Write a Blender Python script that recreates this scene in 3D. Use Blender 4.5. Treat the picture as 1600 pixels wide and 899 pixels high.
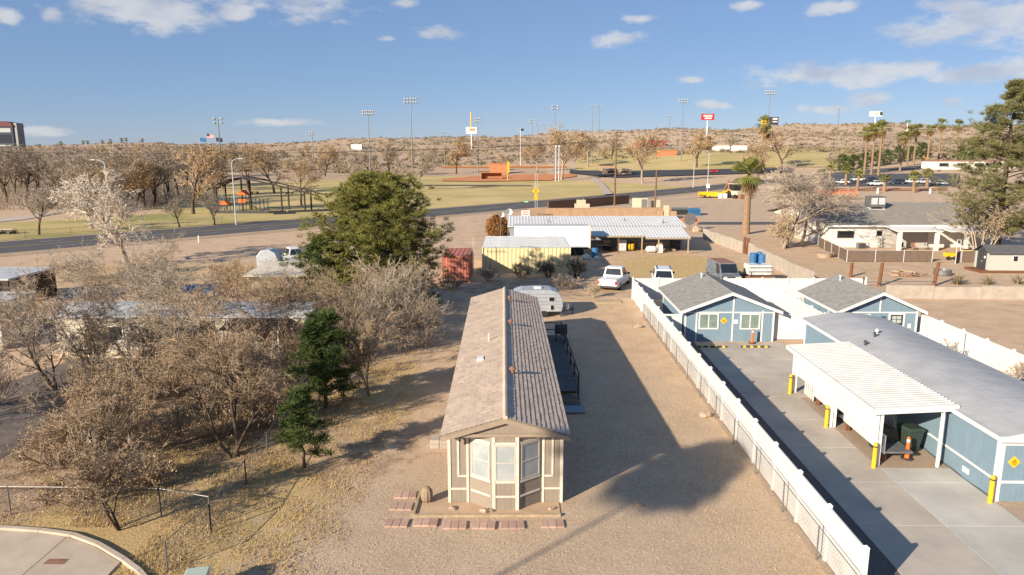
import bpy, bmesh, math, random
import numpy as np
from mathutils import Vector, Matrix
for o in list(bpy.data.objects): bpy.data.objects.remove(o)
S = bpy.context.scene
COL = S.collection
R = math.radians
# ------------------------------------------------------------------ camera
F = 1111.0; PITCH = math.atan(211.5 / F); H = 12.7
cd = bpy.data.cameras.new('camera'); cam = bpy.data.objects.new('camera', cd); COL.objects.link(cam)
cam.location = (0, 0, H); cam.rotation_euler = (R(90) - PITCH, 0, 0)
cd.sensor_width = 36; cd.lens = 36 * F / 1600; cd.clip_end = 6000
S.camera = cam
# ------------------------------------------------------------------ light
SUN_EL = R(21.5); SUN_AZ = R(46)           # shadows run to the right and away
W = bpy.data.worlds.new('World'); S.world = W; W.use_nodes = True
sl = bpy.data.lights.new('sun', 'SUN'); so = bpy.data.objects.new('sun', sl); COL.objects.link(so)
so.rotation_euler = Vector((math.sin(SUN_AZ) * math.cos(SUN_EL), math.cos(SUN_AZ) * math.cos(SUN_EL), -math.sin(SUN_EL))).to_track_quat('-Z', 'Y').to_euler()
sl.energy = 5.0; sl.angle = R(0.5); sl.color = (1.0, 0.86, 0.67)
S.view_settings.view_transform = 'Standard'; S.view_settings.look = 'None'; S.view_settings.gamma = 1.0
S.view_settings.exposure = 0.88
SKY_STRENGTH = 0.06

def direction(px, py):
    a = (px - 800) / F; b = -(py - 449.5) / F
    return Vector((a, math.cos(PITCH) + b * math.sin(PITCH), -math.sin(PITCH) + b * math.cos(PITCH)))

def build_world():
    nt = W.node_tree; nt.nodes.clear(); N = nt.nodes; Lk = nt.links
    def nd(t, **k):
        n = N.new(t)
        for a, b in k.items(): setattr(n, a, b)
        return n
    out = nd('ShaderNodeOutputWorld'); bg = nd('ShaderNodeBackground'); bg.inputs['Strength'].default_value = SKY_STRENGTH
    sky = nd('ShaderNodeTexSky', sky_type='NISHITA', sun_disc=False)
    sky.sun_elevation = SUN_EL; sky.sun_rotation = R(180) + SUN_AZ; sky.altitude = 1500; sky.air_density = 1.0; sky.dust_density = 0.25; sky.ozone_density = 3.5
    tc = nd('ShaderNodeTexCoord'); sep = nd('ShaderNodeSeparateXYZ'); Lk.new(tc.outputs['Generated'], sep.inputs[0])
    az = nd('ShaderNodeMath', operation='ARCTAN2'); Lk.new(sep.outputs['X'], az.inputs[0]); Lk.new(sep.outputs['Y'], az.inputs[1])
    el = nd('ShaderNodeMath', operation='ARCSINE'); Lk.new(sep.outputs['Z'], el.inputs[0])
    com = nd('ShaderNodeCombineXYZ'); Lk.new(az.outputs[0], com.inputs['X']); Lk.new(el.outputs[0], com.inputs['Y'])
    # cloud banks: centre and half size on the sky in radians (azimuth, elevation)
    banks = []
    for px, py, w, h in ((215, 0, 165, 44), (275, 24, 80, 26), (365, 18, 34, 20), (480, -2, 95, 34), (82, 20, 20, 13), (10, 25, 22, 14), (690, 52, 44, 12), (604, 61, 20, 6), (965, 63, 55, 13),
                         (1000, 30, 30, 9), (1560, 35, 150, 36), (1500, 8, 60, 14), (1290, 118, 175, 22), (1400, 108, 80, 16), (1540, 112, 100, 18), (1075, 125, 32, 7), (1115, 165, 30, 9), (1355, 155, 55, 13), (1290, 172, 40, 9), (1490, 158, 22, 9),
                         (440, 192, 60, 8), (55, 205, 50, 9), (1310, 10, 50, 12), (635, 5, 26, 8), (1170, 8, 30, 8)):
        d = direction(px, py); banks.append((math.atan2(d.x, d.y), math.asin(d.normalized().z), w / F, h / F))
    rng = random.Random(5)
    for i in range(14):
        banks.append((rng.choice((-1, 1)) * rng.uniform(0.95, 3.0), rng.uniform(0.05, 0.9), rng.uniform(0.05, 0.2), rng.uniform(0.015, 0.05)))
    acc = None
    for a, e, w, h in banks:
        s = nd('ShaderNodeVectorMath', operation='SUBTRACT'); Lk.new(com.outputs[0], s.inputs[0]); s.inputs[1].default_value = (a, e, 0)
        m = nd('ShaderNodeVectorMath', operation='MULTIPLY'); Lk.new(s.outputs[0], m.inputs[0]); m.inputs[1].default_value = (1 / w, 1 / h, 0)
        l = nd('ShaderNodeVectorMath', operation='LENGTH'); Lk.new(m.outputs[0], l.inputs[0])
        f = nd('ShaderNodeMath', operation='MULTIPLY_ADD'); f.inputs[1].default_value = -1.25; f.inputs[2].default_value = 1.5; Lk.new(l.outputs['Value'], f.inputs[0])
        if acc is None: acc = f
        else:
            x = nd('ShaderNodeMath', operation='MAXIMUM'); Lk.new(acc.outputs[0], x.inputs[0]); Lk.new(f.outputs[0], x.inputs[1]); acc = x
    st = nd('ShaderNodeVectorMath', operation='MULTIPLY'); Lk.new(com.outputs[0], st.inputs[0]); st.inputs[1].default_value = (1, 2.1, 1)
    n1 = nd('ShaderNodeTexNoise'); n1.inputs['Scale'].default_value = 19; n1.inputs['Detail'].default_value = 9; n1.inputs['Roughness'].default_value = 0.62; Lk.new(st.outputs[0], n1.inputs['Vector'])
    k = nd('ShaderNodeMath', operation='MULTIPLY_ADD'); Lk.new(n1.outputs['Fac'], k.inputs[0]); k.inputs[1].default_value = 3.4; k.inputs[2].default_value = -2.0
    ad = nd('ShaderNodeMath', operation='ADD'); Lk.new(k.outputs[0], ad.inputs[0]); Lk.new(acc.outputs[0], ad.inputs[1])
    ramp = nd('ShaderNodeMapRange', interpolation_type='SMOOTHSTEP'); Lk.new(ad.outputs[0], ramp.inputs['Value']); ramp.inputs['From Min'].default_value = 0.0; ramp.inputs['From Max'].default_value = 0.95; ramp.inputs['To Max'].default_value = 0.72
    n2 = nd('ShaderNodeTexNoise'); n2.inputs['Scale'].default_value = 14; n2.inputs['Detail'].default_value = 5; Lk.new(st.outputs[0], n2.inputs['Vector'])
    cr = nd('ShaderNodeValToRGB'); Lk.new(n2.outputs['Fac'], cr.inputs[0])
    cr.color_ramp.elements[0].position = 0.36; cr.color_ramp.elements[0].color = (4.6, 4.9, 5.7, 1); cr.color_ramp.elements[1].position = 0.56; cr.color_ramp.elements[1].color = (6.9, 6.8, 6.8, 1)
    mix = nd('ShaderNodeMix', data_type='RGBA'); Lk.new(ramp.outputs[0], mix.inputs['Factor']); tint = nd('ShaderNodeMix', data_type='RGBA', blend_type='MULTIPLY'); tint.inputs['Factor'].default_value = 1; tint.inputs['B'].default_value = (1.04, .94, .98, 1); Lk.new(sky.outputs[0], tint.inputs['A'])
    air = nd('ShaderNodeMix', data_type='RGBA'); air.inputs['Factor'].default_value = .5; Lk.new(tint.outputs['Result'], air.inputs['A']); air.inputs['B'].default_value = (2.0, 3.4, 5.9, 1); Lk.new(air.outputs['Result'], mix.inputs['A']); Lk.new(cr.outputs[0], mix.inputs['B'])
    Lk.new(mix.outputs['Result'], bg.inputs['Color']); Lk.new(bg.outputs[0], out.inputs[0])
build_world()

# ------------------------------------------------------------------ helpers
def T(x, y):
    """height of the terrain"""
    if y <= 180: return 0.0
    U = (-.72, -.36, -.09, .09, .27, .405, .585, .72)
    D = (180, 260, 330, 420, 600, 900, 1500, 2600)
    Z = ((0,) * 8, (.8, .8, .4, .5, 1, 2, 3.6, 4), (2, 2, 1.0, 2.5, 3.7, 5, 7, 7.5), (4, 4, 2.5, 6, 11, 11.5, 12, 12), (9, 9, 11, 14, 17, 19, 22, 22), (20.5, 23, 31, 36, 42, 46, 46, 46), (12, 12, 14, 14, 20, 20, 20, 20), (5,) * 8)
    u = min(max(x / y, U[0]), U[-1] - 1e-6); d = min(y, D[-1] - 1e-3)
    i = max(k for k in range(8) if U[k] <= u); i = min(i, 6); j = max(k for k in range(8) if D[k] <= d); j = min(j, 6)
    a = (u - U[i]) / (U[i + 1] - U[i]); b = (d - D[j]) / (D[j + 1] - D[j])
    z = (Z[j][i] * (1 - a) + Z[j][i + 1] * a) * (1 - b) + (Z[j + 1][i] * (1 - a) + Z[j + 1][i + 1] * a) * b
    if y > 440:
        w = min(1, (y - 440) / 150)
        z += w * (1.6 * math.sin(x * .021 + y * .013) + 1.1 * math.sin(x * .047 - y * .031 + 1) + .6 * math.sin(x * .11 + y * .07))
    return z
def at(px, py, z=0.0, Y=None):
    d = direction(px, py)
    t = (z - H) / d.z if Y is None else Y / d.y
    return Vector((d.x * t, d.y * t, H + d.z * t))
def land(px, py):
    """where the view through this photo point meets the terrain"""
    d = direction(px, py); y = 20.0
    while y < 1400:
        p = Vector((d.x / d.y * y, y, H + d.z / d.y * y))
        if p.z <= T(p.x, p.y): return Vector((p.x, p.y, T(p.x, p.y)))
        y += 0.5 if y < 200 else 1.5
    return Vector((d.x / d.y * 900, 900, T(d.x / d.y * 900, 900)))
def far(px, Y):
    x = (px - 800) / F * (Y * math.cos(PITCH) + H * math.sin(PITCH))
    return Vector((x, Y, T(x, Y)))

class MB:
    """collects shapes for one mesh object"""
    def __init__(s): s.v = []; s.f = []; s.m = []
    def add(s, vs, fs, m=0):
        o = len(s.v); s.v += [tuple(v) for v in vs]; s.f += [tuple(i + o for i in f) for f in fs]; s.m += [m] * len(fs); return s
    def box(s, x0, x1, y0, y1, z0, z1, m=0):
        v = [(x0, y0, z0), (x1, y0, z0), (x1, y1, z0), (x0, y1, z0), (x0, y0, z1), (x1, y0, z1), (x1, y1, z1), (x0, y1, z1)]
        return s.add(v, [(0, 3, 2, 1), (4, 5, 6, 7), (0, 1, 5, 4), (1, 2, 6, 5), (2, 3, 7, 6), (3, 0, 4, 7)], m)
    def bar(s, p, q, w, h=None, m=0, up=(0, 0, 1)):
        """square bar from p to q"""
        h = h or w; p = Vector(p); q = Vector(q); d = (q - p).normalized(); u = Vector(up)
        if abs(d.dot(u)) > .97: u = Vector((0, 1, 0))
        a = d.cross(u).normalized(); b = a.cross(d)
        v = [c + a * (i * w / 2) + b * (j * h / 2) for c in (p, q) for i, j in ((-1, -1), (1, -1), (1, 1), (-1, 1))]
        return s.add(v, [(0, 1, 2, 3), (7, 6, 5, 4), (0, 4, 5, 1), (1, 5, 6, 2), (2, 6, 7, 3), (3, 7, 4, 0)], m)
    def tube(s, p, q, r0, r1=None, n=8, m=0, caps=True):
        r1 = r0 if r1 is None else r1; p = Vector(p); q = Vector(q); d = (q - p).normalized()
        u = Vector((0, 0, 1)) if abs(d.z) < .9 else Vector((1, 0, 0)); a = d.cross(u).normalized(); b = d.cross(a)
        v = [c + (a * math.cos(t) + b * math.sin(t)) * r for c, r in ((p, r0), (q, r1)) for t in [2 * math.pi * k / n for k in range(n)]]
        f = [(k, (k + 1) % n, n + (k + 1) % n, n + k) for k in range(n)]
        if caps: f += [tuple(range(n))[::-1], tuple(range(n, 2 * n))]
        return s.add(v, f, m)
    def path(s, pts, r, n=6, m=0):
        for a, b in zip(pts, pts[1:]): s.tube(a, b, r, r, n, m)
        return s
    def lathe(s, prof, n=12, c=(0, 0, 0), m=0):
        v = [(c[0] + r * math.cos(2 * math.pi * k / n), c[1] + r * math.sin(2 * math.pi * k / n), c[2] + z) for r, z in prof for k in range(n)]
        f = [(i * n + k, i * n + (k + 1) % n, (i + 1) * n + (k + 1) % n, (i + 1) * n + k) for i in range(len(prof) - 1) for k in range(n)]
        f += [tuple(range(n))[::-1], tuple(range((len(prof) - 1) * n, len(prof) * n))]
        return s.add(v, f, m)
    def prism(s, poly, a, b, axis='y', m=0):
        """polygon in the plane across the axis, pulled from a to b"""
        mk = {'y': lambda p, t: (p[0], t, p[1]), 'x': lambda p, t: (t, p[0], p[1]), 'z': lambda p, t: (p[0], p[1], t)}[axis]
        n = len(poly); v = [mk(p, a) for p in poly] + [mk(p, b) for p in poly]
        return s.add(v, [tuple(range(n)), tuple(range(n, 2 * n))[::-1]] + [(k, n + k, n + (k + 1) % n, (k + 1) % n) for k in range(n)], m)
    def loft(s, rings, m=0, caps=True):
        n = len(rings[0]); v = [p for r in rings for p in r]
        f = [(i * n + k, i * n + (k + 1) % n, (i + 1) * n + (k + 1) % n, (i + 1) * n + k) for i in range(len(rings) - 1) for k in range(n)]
        if caps: f += [tuple(range(n))[::-1], tuple(range((len(rings) - 1) * n, len(rings) * n))]
        return s.add(v, f, m)
    def quad(s, a, b, c, d, m=0): return s.add([a, b, c, d], [(0, 1, 2, 3)], m)
    def slab(s, a, b, c, d, t, m=0):
        """quad given thickness t along its normal"""
        a, b, c, d = map(Vector, (a, b, c, d)); n = (b - a).cross(d - a).normalized() * t
        v = [a, b, c, d, a + n, b + n, c + n, d + n]
        return s.add(v, [(3, 2, 1, 0), (4, 5, 6, 7), (0, 1, 5, 4), (1, 2, 6, 5), (2, 3, 7, 6), (3, 0, 4, 7)], m)
    def build(s, name, mats, parent=None, smooth=False, bevel=0, fix=True):
        me = bpy.data.meshes.new(name); me.from_pydata(s.v, [], s.f)
        for mt in (mats if isinstance(mats, (list, tuple)) else [mats]): me.materials.append(mt)
        if any(s.m): me.polygons.foreach_set('material_index', s.m)
        if fix:
            bm = bmesh.new(); bm.from_mesh(me); bmesh.ops.recalc_face_normals(bm, faces=bm.faces); bm.to_mesh(me); bm.free()
        if smooth: me.polygons.foreach_set('use_smooth', [True] * len(me.polygons))
        o = bpy.data.objects.new(name, me); COL.objects.link(o)
        if parent: o.parent = parent
        if bevel:
            b = o.modifiers.new('bevel', 'BEVEL'); b.width = bevel; b.segments = 2; b.limit_method = 'ANGLE'
        return o
def raw(name, v, f, mats, mi=None, parent=None, smooth=False):
    """mesh from numpy arrays, faces all of one size"""
    me = bpy.data.meshes.new(name); n = f.shape[1]
    me.vertices.add(len(v)); me.vertices.foreach_set('co', np.asarray(v, dtype=np.float32).ravel())
    me.loops.add(f.size); me.loops.foreach_set('vertex_index', f.astype(np.int32).ravel())
    me.polygons.add(len(f)); me.polygons.foreach_set('loop_start', np.arange(0, f.size, n, dtype=np.int32))
    for mt in (mats if isinstance(mats, (list, tuple)) else [mats]): me.materials.append(mt)
    if mi is not None: me.polygons.foreach_set('material_index', np.asarray(mi, dtype=np.int32))
    if smooth: me.polygons.foreach_set('use_smooth', np.ones(len(f), dtype=bool))
    me.update(calc_edges=True); me.validate()
    if not smooth: me.shade_flat()
    o = bpy.data.objects.new(name, me); COL.objects.link(o)
    if parent: o.parent = parent
    return o
def thing(name, label, cat, loc=(0, 0, 0), rz=0.0, group=None, scale=None):
    o = bpy.data.objects.new(name, None); COL.objects.link(o); o.location = loc; o.rotation_euler = (0, 0, rz); o.empty_display_size = .3
    if scale: o.scale = (scale, scale, scale)
    return tag(o, label, cat, group)
def tag(o, label, cat, group=None):
    o['label'] = label; o['category'] = cat
    if group: o['group'] = group
    return o
def struct(o): o['kind'] = 'structure'; return o
def stuff(o, label=None, cat=None):
    o['kind'] = 'stuff'
    if label: tag(o, label, cat)
    return o
def dup(root, loc, rz=0.0, label=None, group=None, scale=None):
    r = root.copy(); COL.objects.link(r); r.location = loc; r.rotation_euler = (0, 0, rz)
    if scale: r.scale = (scale,) * 3 if not isinstance(scale, tuple) else scale
    if label: r['label'] = label
    if group: r['group'] = group
    for ch in root.children:
        c = ch.copy(); COL.objects.link(c); c.parent = r
        for g in ch.children:
            d = g.copy(); COL.objects.link(d); d.parent = c
    return r

# ------------------------------------------------------------------ materials
def M(name, c1, c2=None, scale=4.0, rough=.8, bump=0.0, bscale=40.0, metal=0.0, groove=None, detail=6.0, lo=.35, hi=.65, spec=.3, rand=0.0, island=False, world=False):
    """paint, dirt or plant colour: two tones mixed by noise, fine relief, optional vertical grooves every `groove` metres"""
    m = bpy.data.materials.new(name); m.use_nodes = True; nt = m.node_tree; N = nt.nodes; L = nt.links
    b = N['Principled BSDF']; b.inputs['Roughness'].default_value = rough; b.inputs['Metallic'].default_value = metal; b.inputs['Specular IOR Level'].default_value = spec
    tc = N.new('ShaderNodeTexCoord'); c2 = c2 or tuple(x * .8 for x in c1)
    nz = N.new('ShaderNodeTexNoise'); nz.inputs['Scale'].default_value = scale; nz.inputs['Detail'].default_value = detail; nz.inputs['Roughness'].default_value = .65; L.new(tc.outputs['Object'] if not world else N.new('ShaderNodeNewGeometry').outputs['Position'], nz.inputs['Vector'])
    mr = N.new('ShaderNodeMapRange'); mr.inputs['From Min'].default_value = lo; mr.inputs['From Max'].default_value = hi; L.new(nz.outputs['Fac'], mr.inputs['Value'])
    mx = N.new('ShaderNodeMix'); mx.data_type = 'RGBA'; mx.inputs['A'].default_value = (*c1, 1); mx.inputs['B'].default_value = (*c2, 1); L.new(mr.outputs[0], mx.inputs['Factor'])
    col = mx.outputs['Result']
    if rand:
        oi = N.new('ShaderNodeObjectInfo'); hs = N.new('ShaderNodeHueSaturation'); r2 = N.new('ShaderNodeMapRange'); r2.inputs['To Min'].default_value = 1 - rand; r2.inputs['To Max'].default_value = 1 + rand
        gi = N.new('ShaderNodeNewGeometry'); L.new(gi.outputs['Random Per Island'] if island else oi.outputs['Random'], r2.inputs['Value']); L.new(r2.outputs[0], hs.inputs['Value']); L.new(col, hs.inputs['Color']); col = hs.outputs['Color']
    L.new(col, b.inputs['Base Color'])
    h = None
    if bump:
        nb = N.new('ShaderNodeTexNoise'); nb.inputs['Scale'].default_value = bscale; nb.inputs['Detail'].default_value = 4; L.new(tc.outputs['Object'], nb.inputs['Vector']); h = nb.outputs['Fac']
        bp = N.new('ShaderNodeBump'); bp.inputs['Strength'].default_value = bump; bp.inputs['Distance'].default_value = .02; L.new(h, bp.inputs['Height']); L.new(bp.outputs[0], b.inputs['Normal'])
    if groove:
        sp = N.new('ShaderNodeSeparateXYZ'); L.new(tc.outputs['Object'], sp.inputs[0])
        a = N.new('ShaderNodeMath'); a.operation = 'ADD'; L.new(sp.outputs['X'], a.inputs[0]); L.new(sp.outputs['Y'], a.inputs[1])
        q = N.new('ShaderNodeMath'); q.operation = 'PINGPONG'; L.new(a.outputs[0], q.inputs[0]); q.inputs[1].default_value = groove / 2
        g = N.new('ShaderNodeMapRange'); g.inputs['From Min'].default_value = .004; g.inputs['From Max'].default_value = .014; L.new(q.outputs[0], g.inputs['Value'])
        bp2 = N.new('ShaderNodeBump'); bp2.inputs['Strength'].default_value = .5; bp2.inputs['Distance'].default_value = .012; L.new(g.outputs[0], bp2.inputs['Height'])
        if bump: L.new(bp.outputs[0], bp2.inputs['Normal'])
        L.new(bp2.outputs[0], b.inputs['Normal'])
    return m
def glass(name, col=(.03, .04, .05), rough=.08):
    m = M(name, col, tuple(c * .7 for c in col), 2.0, rough, spec=.8); return m

mt = {}
mt['asphalt'] = M('asphalt', (.10, .10, .105), (.075, .075, .08), 1.5, .9, .3, 60)
mt['asphalt2'] = M('asphalt_dark', (.06, .062, .07), (.045, .047, .053), 2, .9, .3, 60)
mt['paintw'] = M('road_paint', (.6, .6, .58), (.35, .35, .34), 3, .8)
mt['painty'] = M('road_paint_yellow', (.55, .38, .06), (.4, .28, .06), 3, .8)
mt['conc'] = M('drive_concrete', (.48, .43, .365), (.36, .32, .275), .4, .85, .15, 50, rand=.05)
mt['conc_new'] = M('new_concrete', (.52, .50, .455), (.40, .385, .355), .45, .85, .15, 50, rand=.04)
mt['walk'] = M('sidewalk_concrete', (.50, .42, .34), (.42, .345, .275), 1.2, .9, .2, 50, rand=.04)
mt['block'] = M('block_wall', (.42, .37, .31), (.33, .29, .25), 1.2, .9, .4, 25)
mt['tanwall'] = M('tan_block', (.40, .27, .17), (.33, .22, .14), 1.0, .9, .3, 25)
mt['lawn'] = M('lawn', (.48, .365, .155), (.27, .255, .085), .06, .95, .5, 6, lo=.42, hi=.62)
mt['lawn2'] = M('lawn_dry', (.54, .41, .19), (.40, .33, .125), .045, .95, .5, 6, lo=.4, hi=.62)
mt['infield'] = M('infield_clay', (.56, .23, .10), (.48, .19, .08), .1, .95)
mt['clay'] = M('dugout_block', (.46, .20, .10), (.38, .16, .08), .5, .9)
mt['siding'] = M('tan_siding', (.27, .228, .185), (.24, .20, .165), 2.5, .75, .1, 60, groove=.2)
mt['trim'] = M('cream_trim', (.64, .58, .49), (.54, .49, .41), 5, .6)
mt['fascia'] = M('tan_fascia', (.31, .25, .19), (.27, .215, .165), 5, .65)
mt['tile'] = M('roof_tile', (.54, .43, .34), (.45, .355, .28), 1.2, .85, .3, 60, rand=.10, world=True)
mt['glass'] = glass('window_glass', (.10, .13, .15))
mt['glassd'] = glass('dark_glass', (.018, .022, .028))
mt['curtain'] = M('curtain', (.42, .46, .45), (.30, .34, .35), 3, .9)
mt['frame'] = M('window_frame', (.5, .47, .42), (.4, .38, .34), 5, .5)
mt['vinyl'] = M('white_vinyl', (.64, .64, .635), (.50, .48, .44), 1.3, .45, spec=.4, lo=.5, hi=.85)
mt['white'] = M('white_paint', (.76, .75, .72), (.68, .67, .64), 3, .5)
mt['blue'] = M('blue_siding', (.175, .255, .325), (.155, .23, .295), 2, .7, .1, 60, groove=.2)
mt['shingle'] = M('grey_shingle', (.285, .28, .265), (.19, .19, .18), 3.2, .9, .8, 14, detail=3)
mt['membrane'] = M('grey_roof_sheet', (.43, .435, .44), (.35, .355, .365), .8, .6, .1, 8)
mt['galv'] = M('galvanised_sheet', (.50, .52, .54), (.40, .42, .44), .8, .7)
mt['roofwhite'] = M('white_sheet', (.60, .61, .62), (.52, .53, .54), .7, .6)
mt['steel'] = M('grey_steel', (.22, .22, .22), (.16, .16, .165), 3, .5, metal=.5)
mt['dsteel'] = M('dark_steel', (.06, .06, .065), (.04, .04, .045), 3, .6)
mt['yellow'] = M('yellow_paint', (.80, .46, .02), (.70, .40, .02), 4, .5)
mt['orange'] = M('orange_plastic', (.80, .16, .03), (.70, .13, .03), 4, .55)
mt['red'] = M('red_paint', (.45, .03, .03), (.36, .03, .03), 3, .4)
mt['redbox'] = M('red_container', (.47, .17, .12), (.37, .13, .09), 1.2, .7)
mt['cream'] = M('cream_container', (.70, .59, .33), (.62, .52, .30), 1.2, .65)
mt['brick'] = M('red_paver', (.47, .315, .25), (.40, .265, .21), 5, .9, .4, 40, rand=.15)
mt['timber'] = M('pale_timber', (.42, .33, .22), (.30, .23, .15), 6, .9, .3, 30)
mt['dwood'] = M('dark_wood', (.07, .055, .045), (.045, .035, .03), 5, .85)
mt['rustwood'] = M('rust_brown_wood', (.20, .085, .045), (.13, .055, .03), 5, .85)
mt['deck'] = M('grey_deck_board', (.13, .135, .145), (.09, .095, .10), 4, .8, rand=.12)
mt['pole'] = M('pole_wood', (.20, .12, .07), (.13, .08, .05), 3, .9)
mt['carw'] = M('white_car_paint', (.74, .75, .76), (.68, .69, .70), 2, .25, spec=.6)
mt['tyre'] = M('tyre', (.02, .02, .02), (.03, .03, .03), 8, .9)
mt['rim'] = M('wheel_rim', (.40, .41, .42), (.25, .26, .27), 8, .35, metal=.7)
mt['lampred'] = M('tail_lamp', (.45, .02, .02), (.35, .02, .02), 8, .3)
mt['lampw'] = M('head_lamp', (.7, .7, .68), (.6, .6, .58), 8, .2)
mt['carblue'] = M('faded_blue_paint', (.16, .20, .25), (.10, .10, .11), 2, .6)
mt['cardark'] = M('dark_car_paint', (.035, .045, .07), (.03, .035, .05), 2, .25, spec=.6)
mt['rust'] = M('rusty_roof', (.30, .17, .12), (.20, .10, .07), 3, .8)
mt['bluepl'] = M('blue_plastic', (.04, .16, .36), (.03, .12, .28), 3, .5)
mt['binm'] = M('dark_green_plastic', (.035, .055, .045), (.03, .045, .038), 3, .5)
mt['tank'] = M('white_tank', (.66, .66, .64), (.5, .5, .49), 2, .6)
mt['alum'] = M('old_aluminium', (.45, .48, .52), (.34, .37, .41), 1.8, .45, metal=.25)
mt['rock'] = M('pale_rock', (.42, .32, .24), (.30, .22, .16), 5, .9, .5, 20, rand=.2)
mt['lamp'] = M('flood_lamp_glass', (.55, .58, .6), (.35, .37, .4), 3, .3)
mt['slats'] = M('brown_mesh_screen', (.17, .12, .09), (.13, .095, .075), 2, .9)
mt['greyshed'] = M('pale_grey_siding', (.46, .46, .42), (.41, .41, .38), 2, .7, groove=.25)
mt['whitewall'] = M('white_block_wall', (.68, .66, .61), (.60, .58, .54), 1.5, .8)
mt['oldwhite'] = M('aged_white_siding', (.58, .53, .45), (.47, .42, .35), 1.2, .8, groove=.3)
mt['greysh2'] = M('brown_grey_shingle', (.31, .28, .24), (.23, .205, .175), 1.6, .95, .6, 12)
mt['box'] = M('pale_green_steel', (.42, .50, .43), (.37, .45, .39), 3, .5)
mt['black'] = M('black_print', (.015, .015, .015), None, 3, .7)
mt['signgreen'] = M('sign_green', (.02, .28, .14), None, 3, .5)
mt['signred'] = M('sign_red', (.42, .035, .05), (.36, .03, .04), 3, .5)
mt['tan'] = M('tan_metal', (.55, .47, .34), (.48, .41, .3), 3, .6)
# plants
def leafmat(name, c1, c2, scale=1.2, rand=.12):
    m = M(name, c1, c2, scale, .85, rand=rand, lo=.3, hi=.7, spec=.15); return m
mt['bark'] = leafmat('bark', (.10, .072, .052), (.06, .043, .032))
mt['twigwhite'] = leafmat('whitish_twigs', (.60, .53, .44), (.46, .40, .33))
mt['barkpale'] = leafmat('pale_bark', (.34, .28, .22), (.24, .19, .15))
mt['twig'] = leafmat('brown_twigs', (.36, .27, .185), (.22, .16, .105))
mt['twiggold'] = leafmat('golden_twigs', (.44, .32, .20), (.32, .225, .14))
mt['twigpale'] = leafmat('pale_twigs', (.46, .39, .31), (.34, .28, .22))
mt['twiggrey'] = leafmat('grey_twigs', (.40, .33, .26), (.28, .225, .175))
mt['dryleaf'] = leafmat('dry_leaves', (.47, .33, .18), (.36, .24, .13), 2)
mt['dryleaf2'] = leafmat('tan_dry_leaves', (.44, .325, .20), (.32, .23, .14), 2)
mt['needle'] = leafmat('yellow_green_needles', (.215, .205, .052), (.11, .118, .034), .8)
mt['needle2'] = leafmat('deep_green_needles', (.085, .115, .034), (.05, .075, .025), .8)
mt['needle3'] = leafmat('olive_needles', (.19, .18, .075), (.125, .125, .055), .8)
mt['palm'] = leafmat('palm_leaf', (.22, .215, .055), (.14, .15, .04), 1)
mt['palmdry'] = leafmat('dry_palm_leaf', (.26, .17, .08), (.18, .11, .055), 1)
mt['palmtrunk'] = leafmat('palm_trunk', (.30, .20, .125), (.19, .125, .08), 5)
mt['scrub'] = leafmat('desert_scrub', (.24, .19, .125), (.15, .125, .085), .03)
mt['straw'] = leafmat('dry_grass', (.55, .41, .19), (.42, .295, .13), .6)
mt['orangebush'] = leafmat('orange_bush', (.30, .125, .035), (.17, .10, .035), 2)
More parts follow.
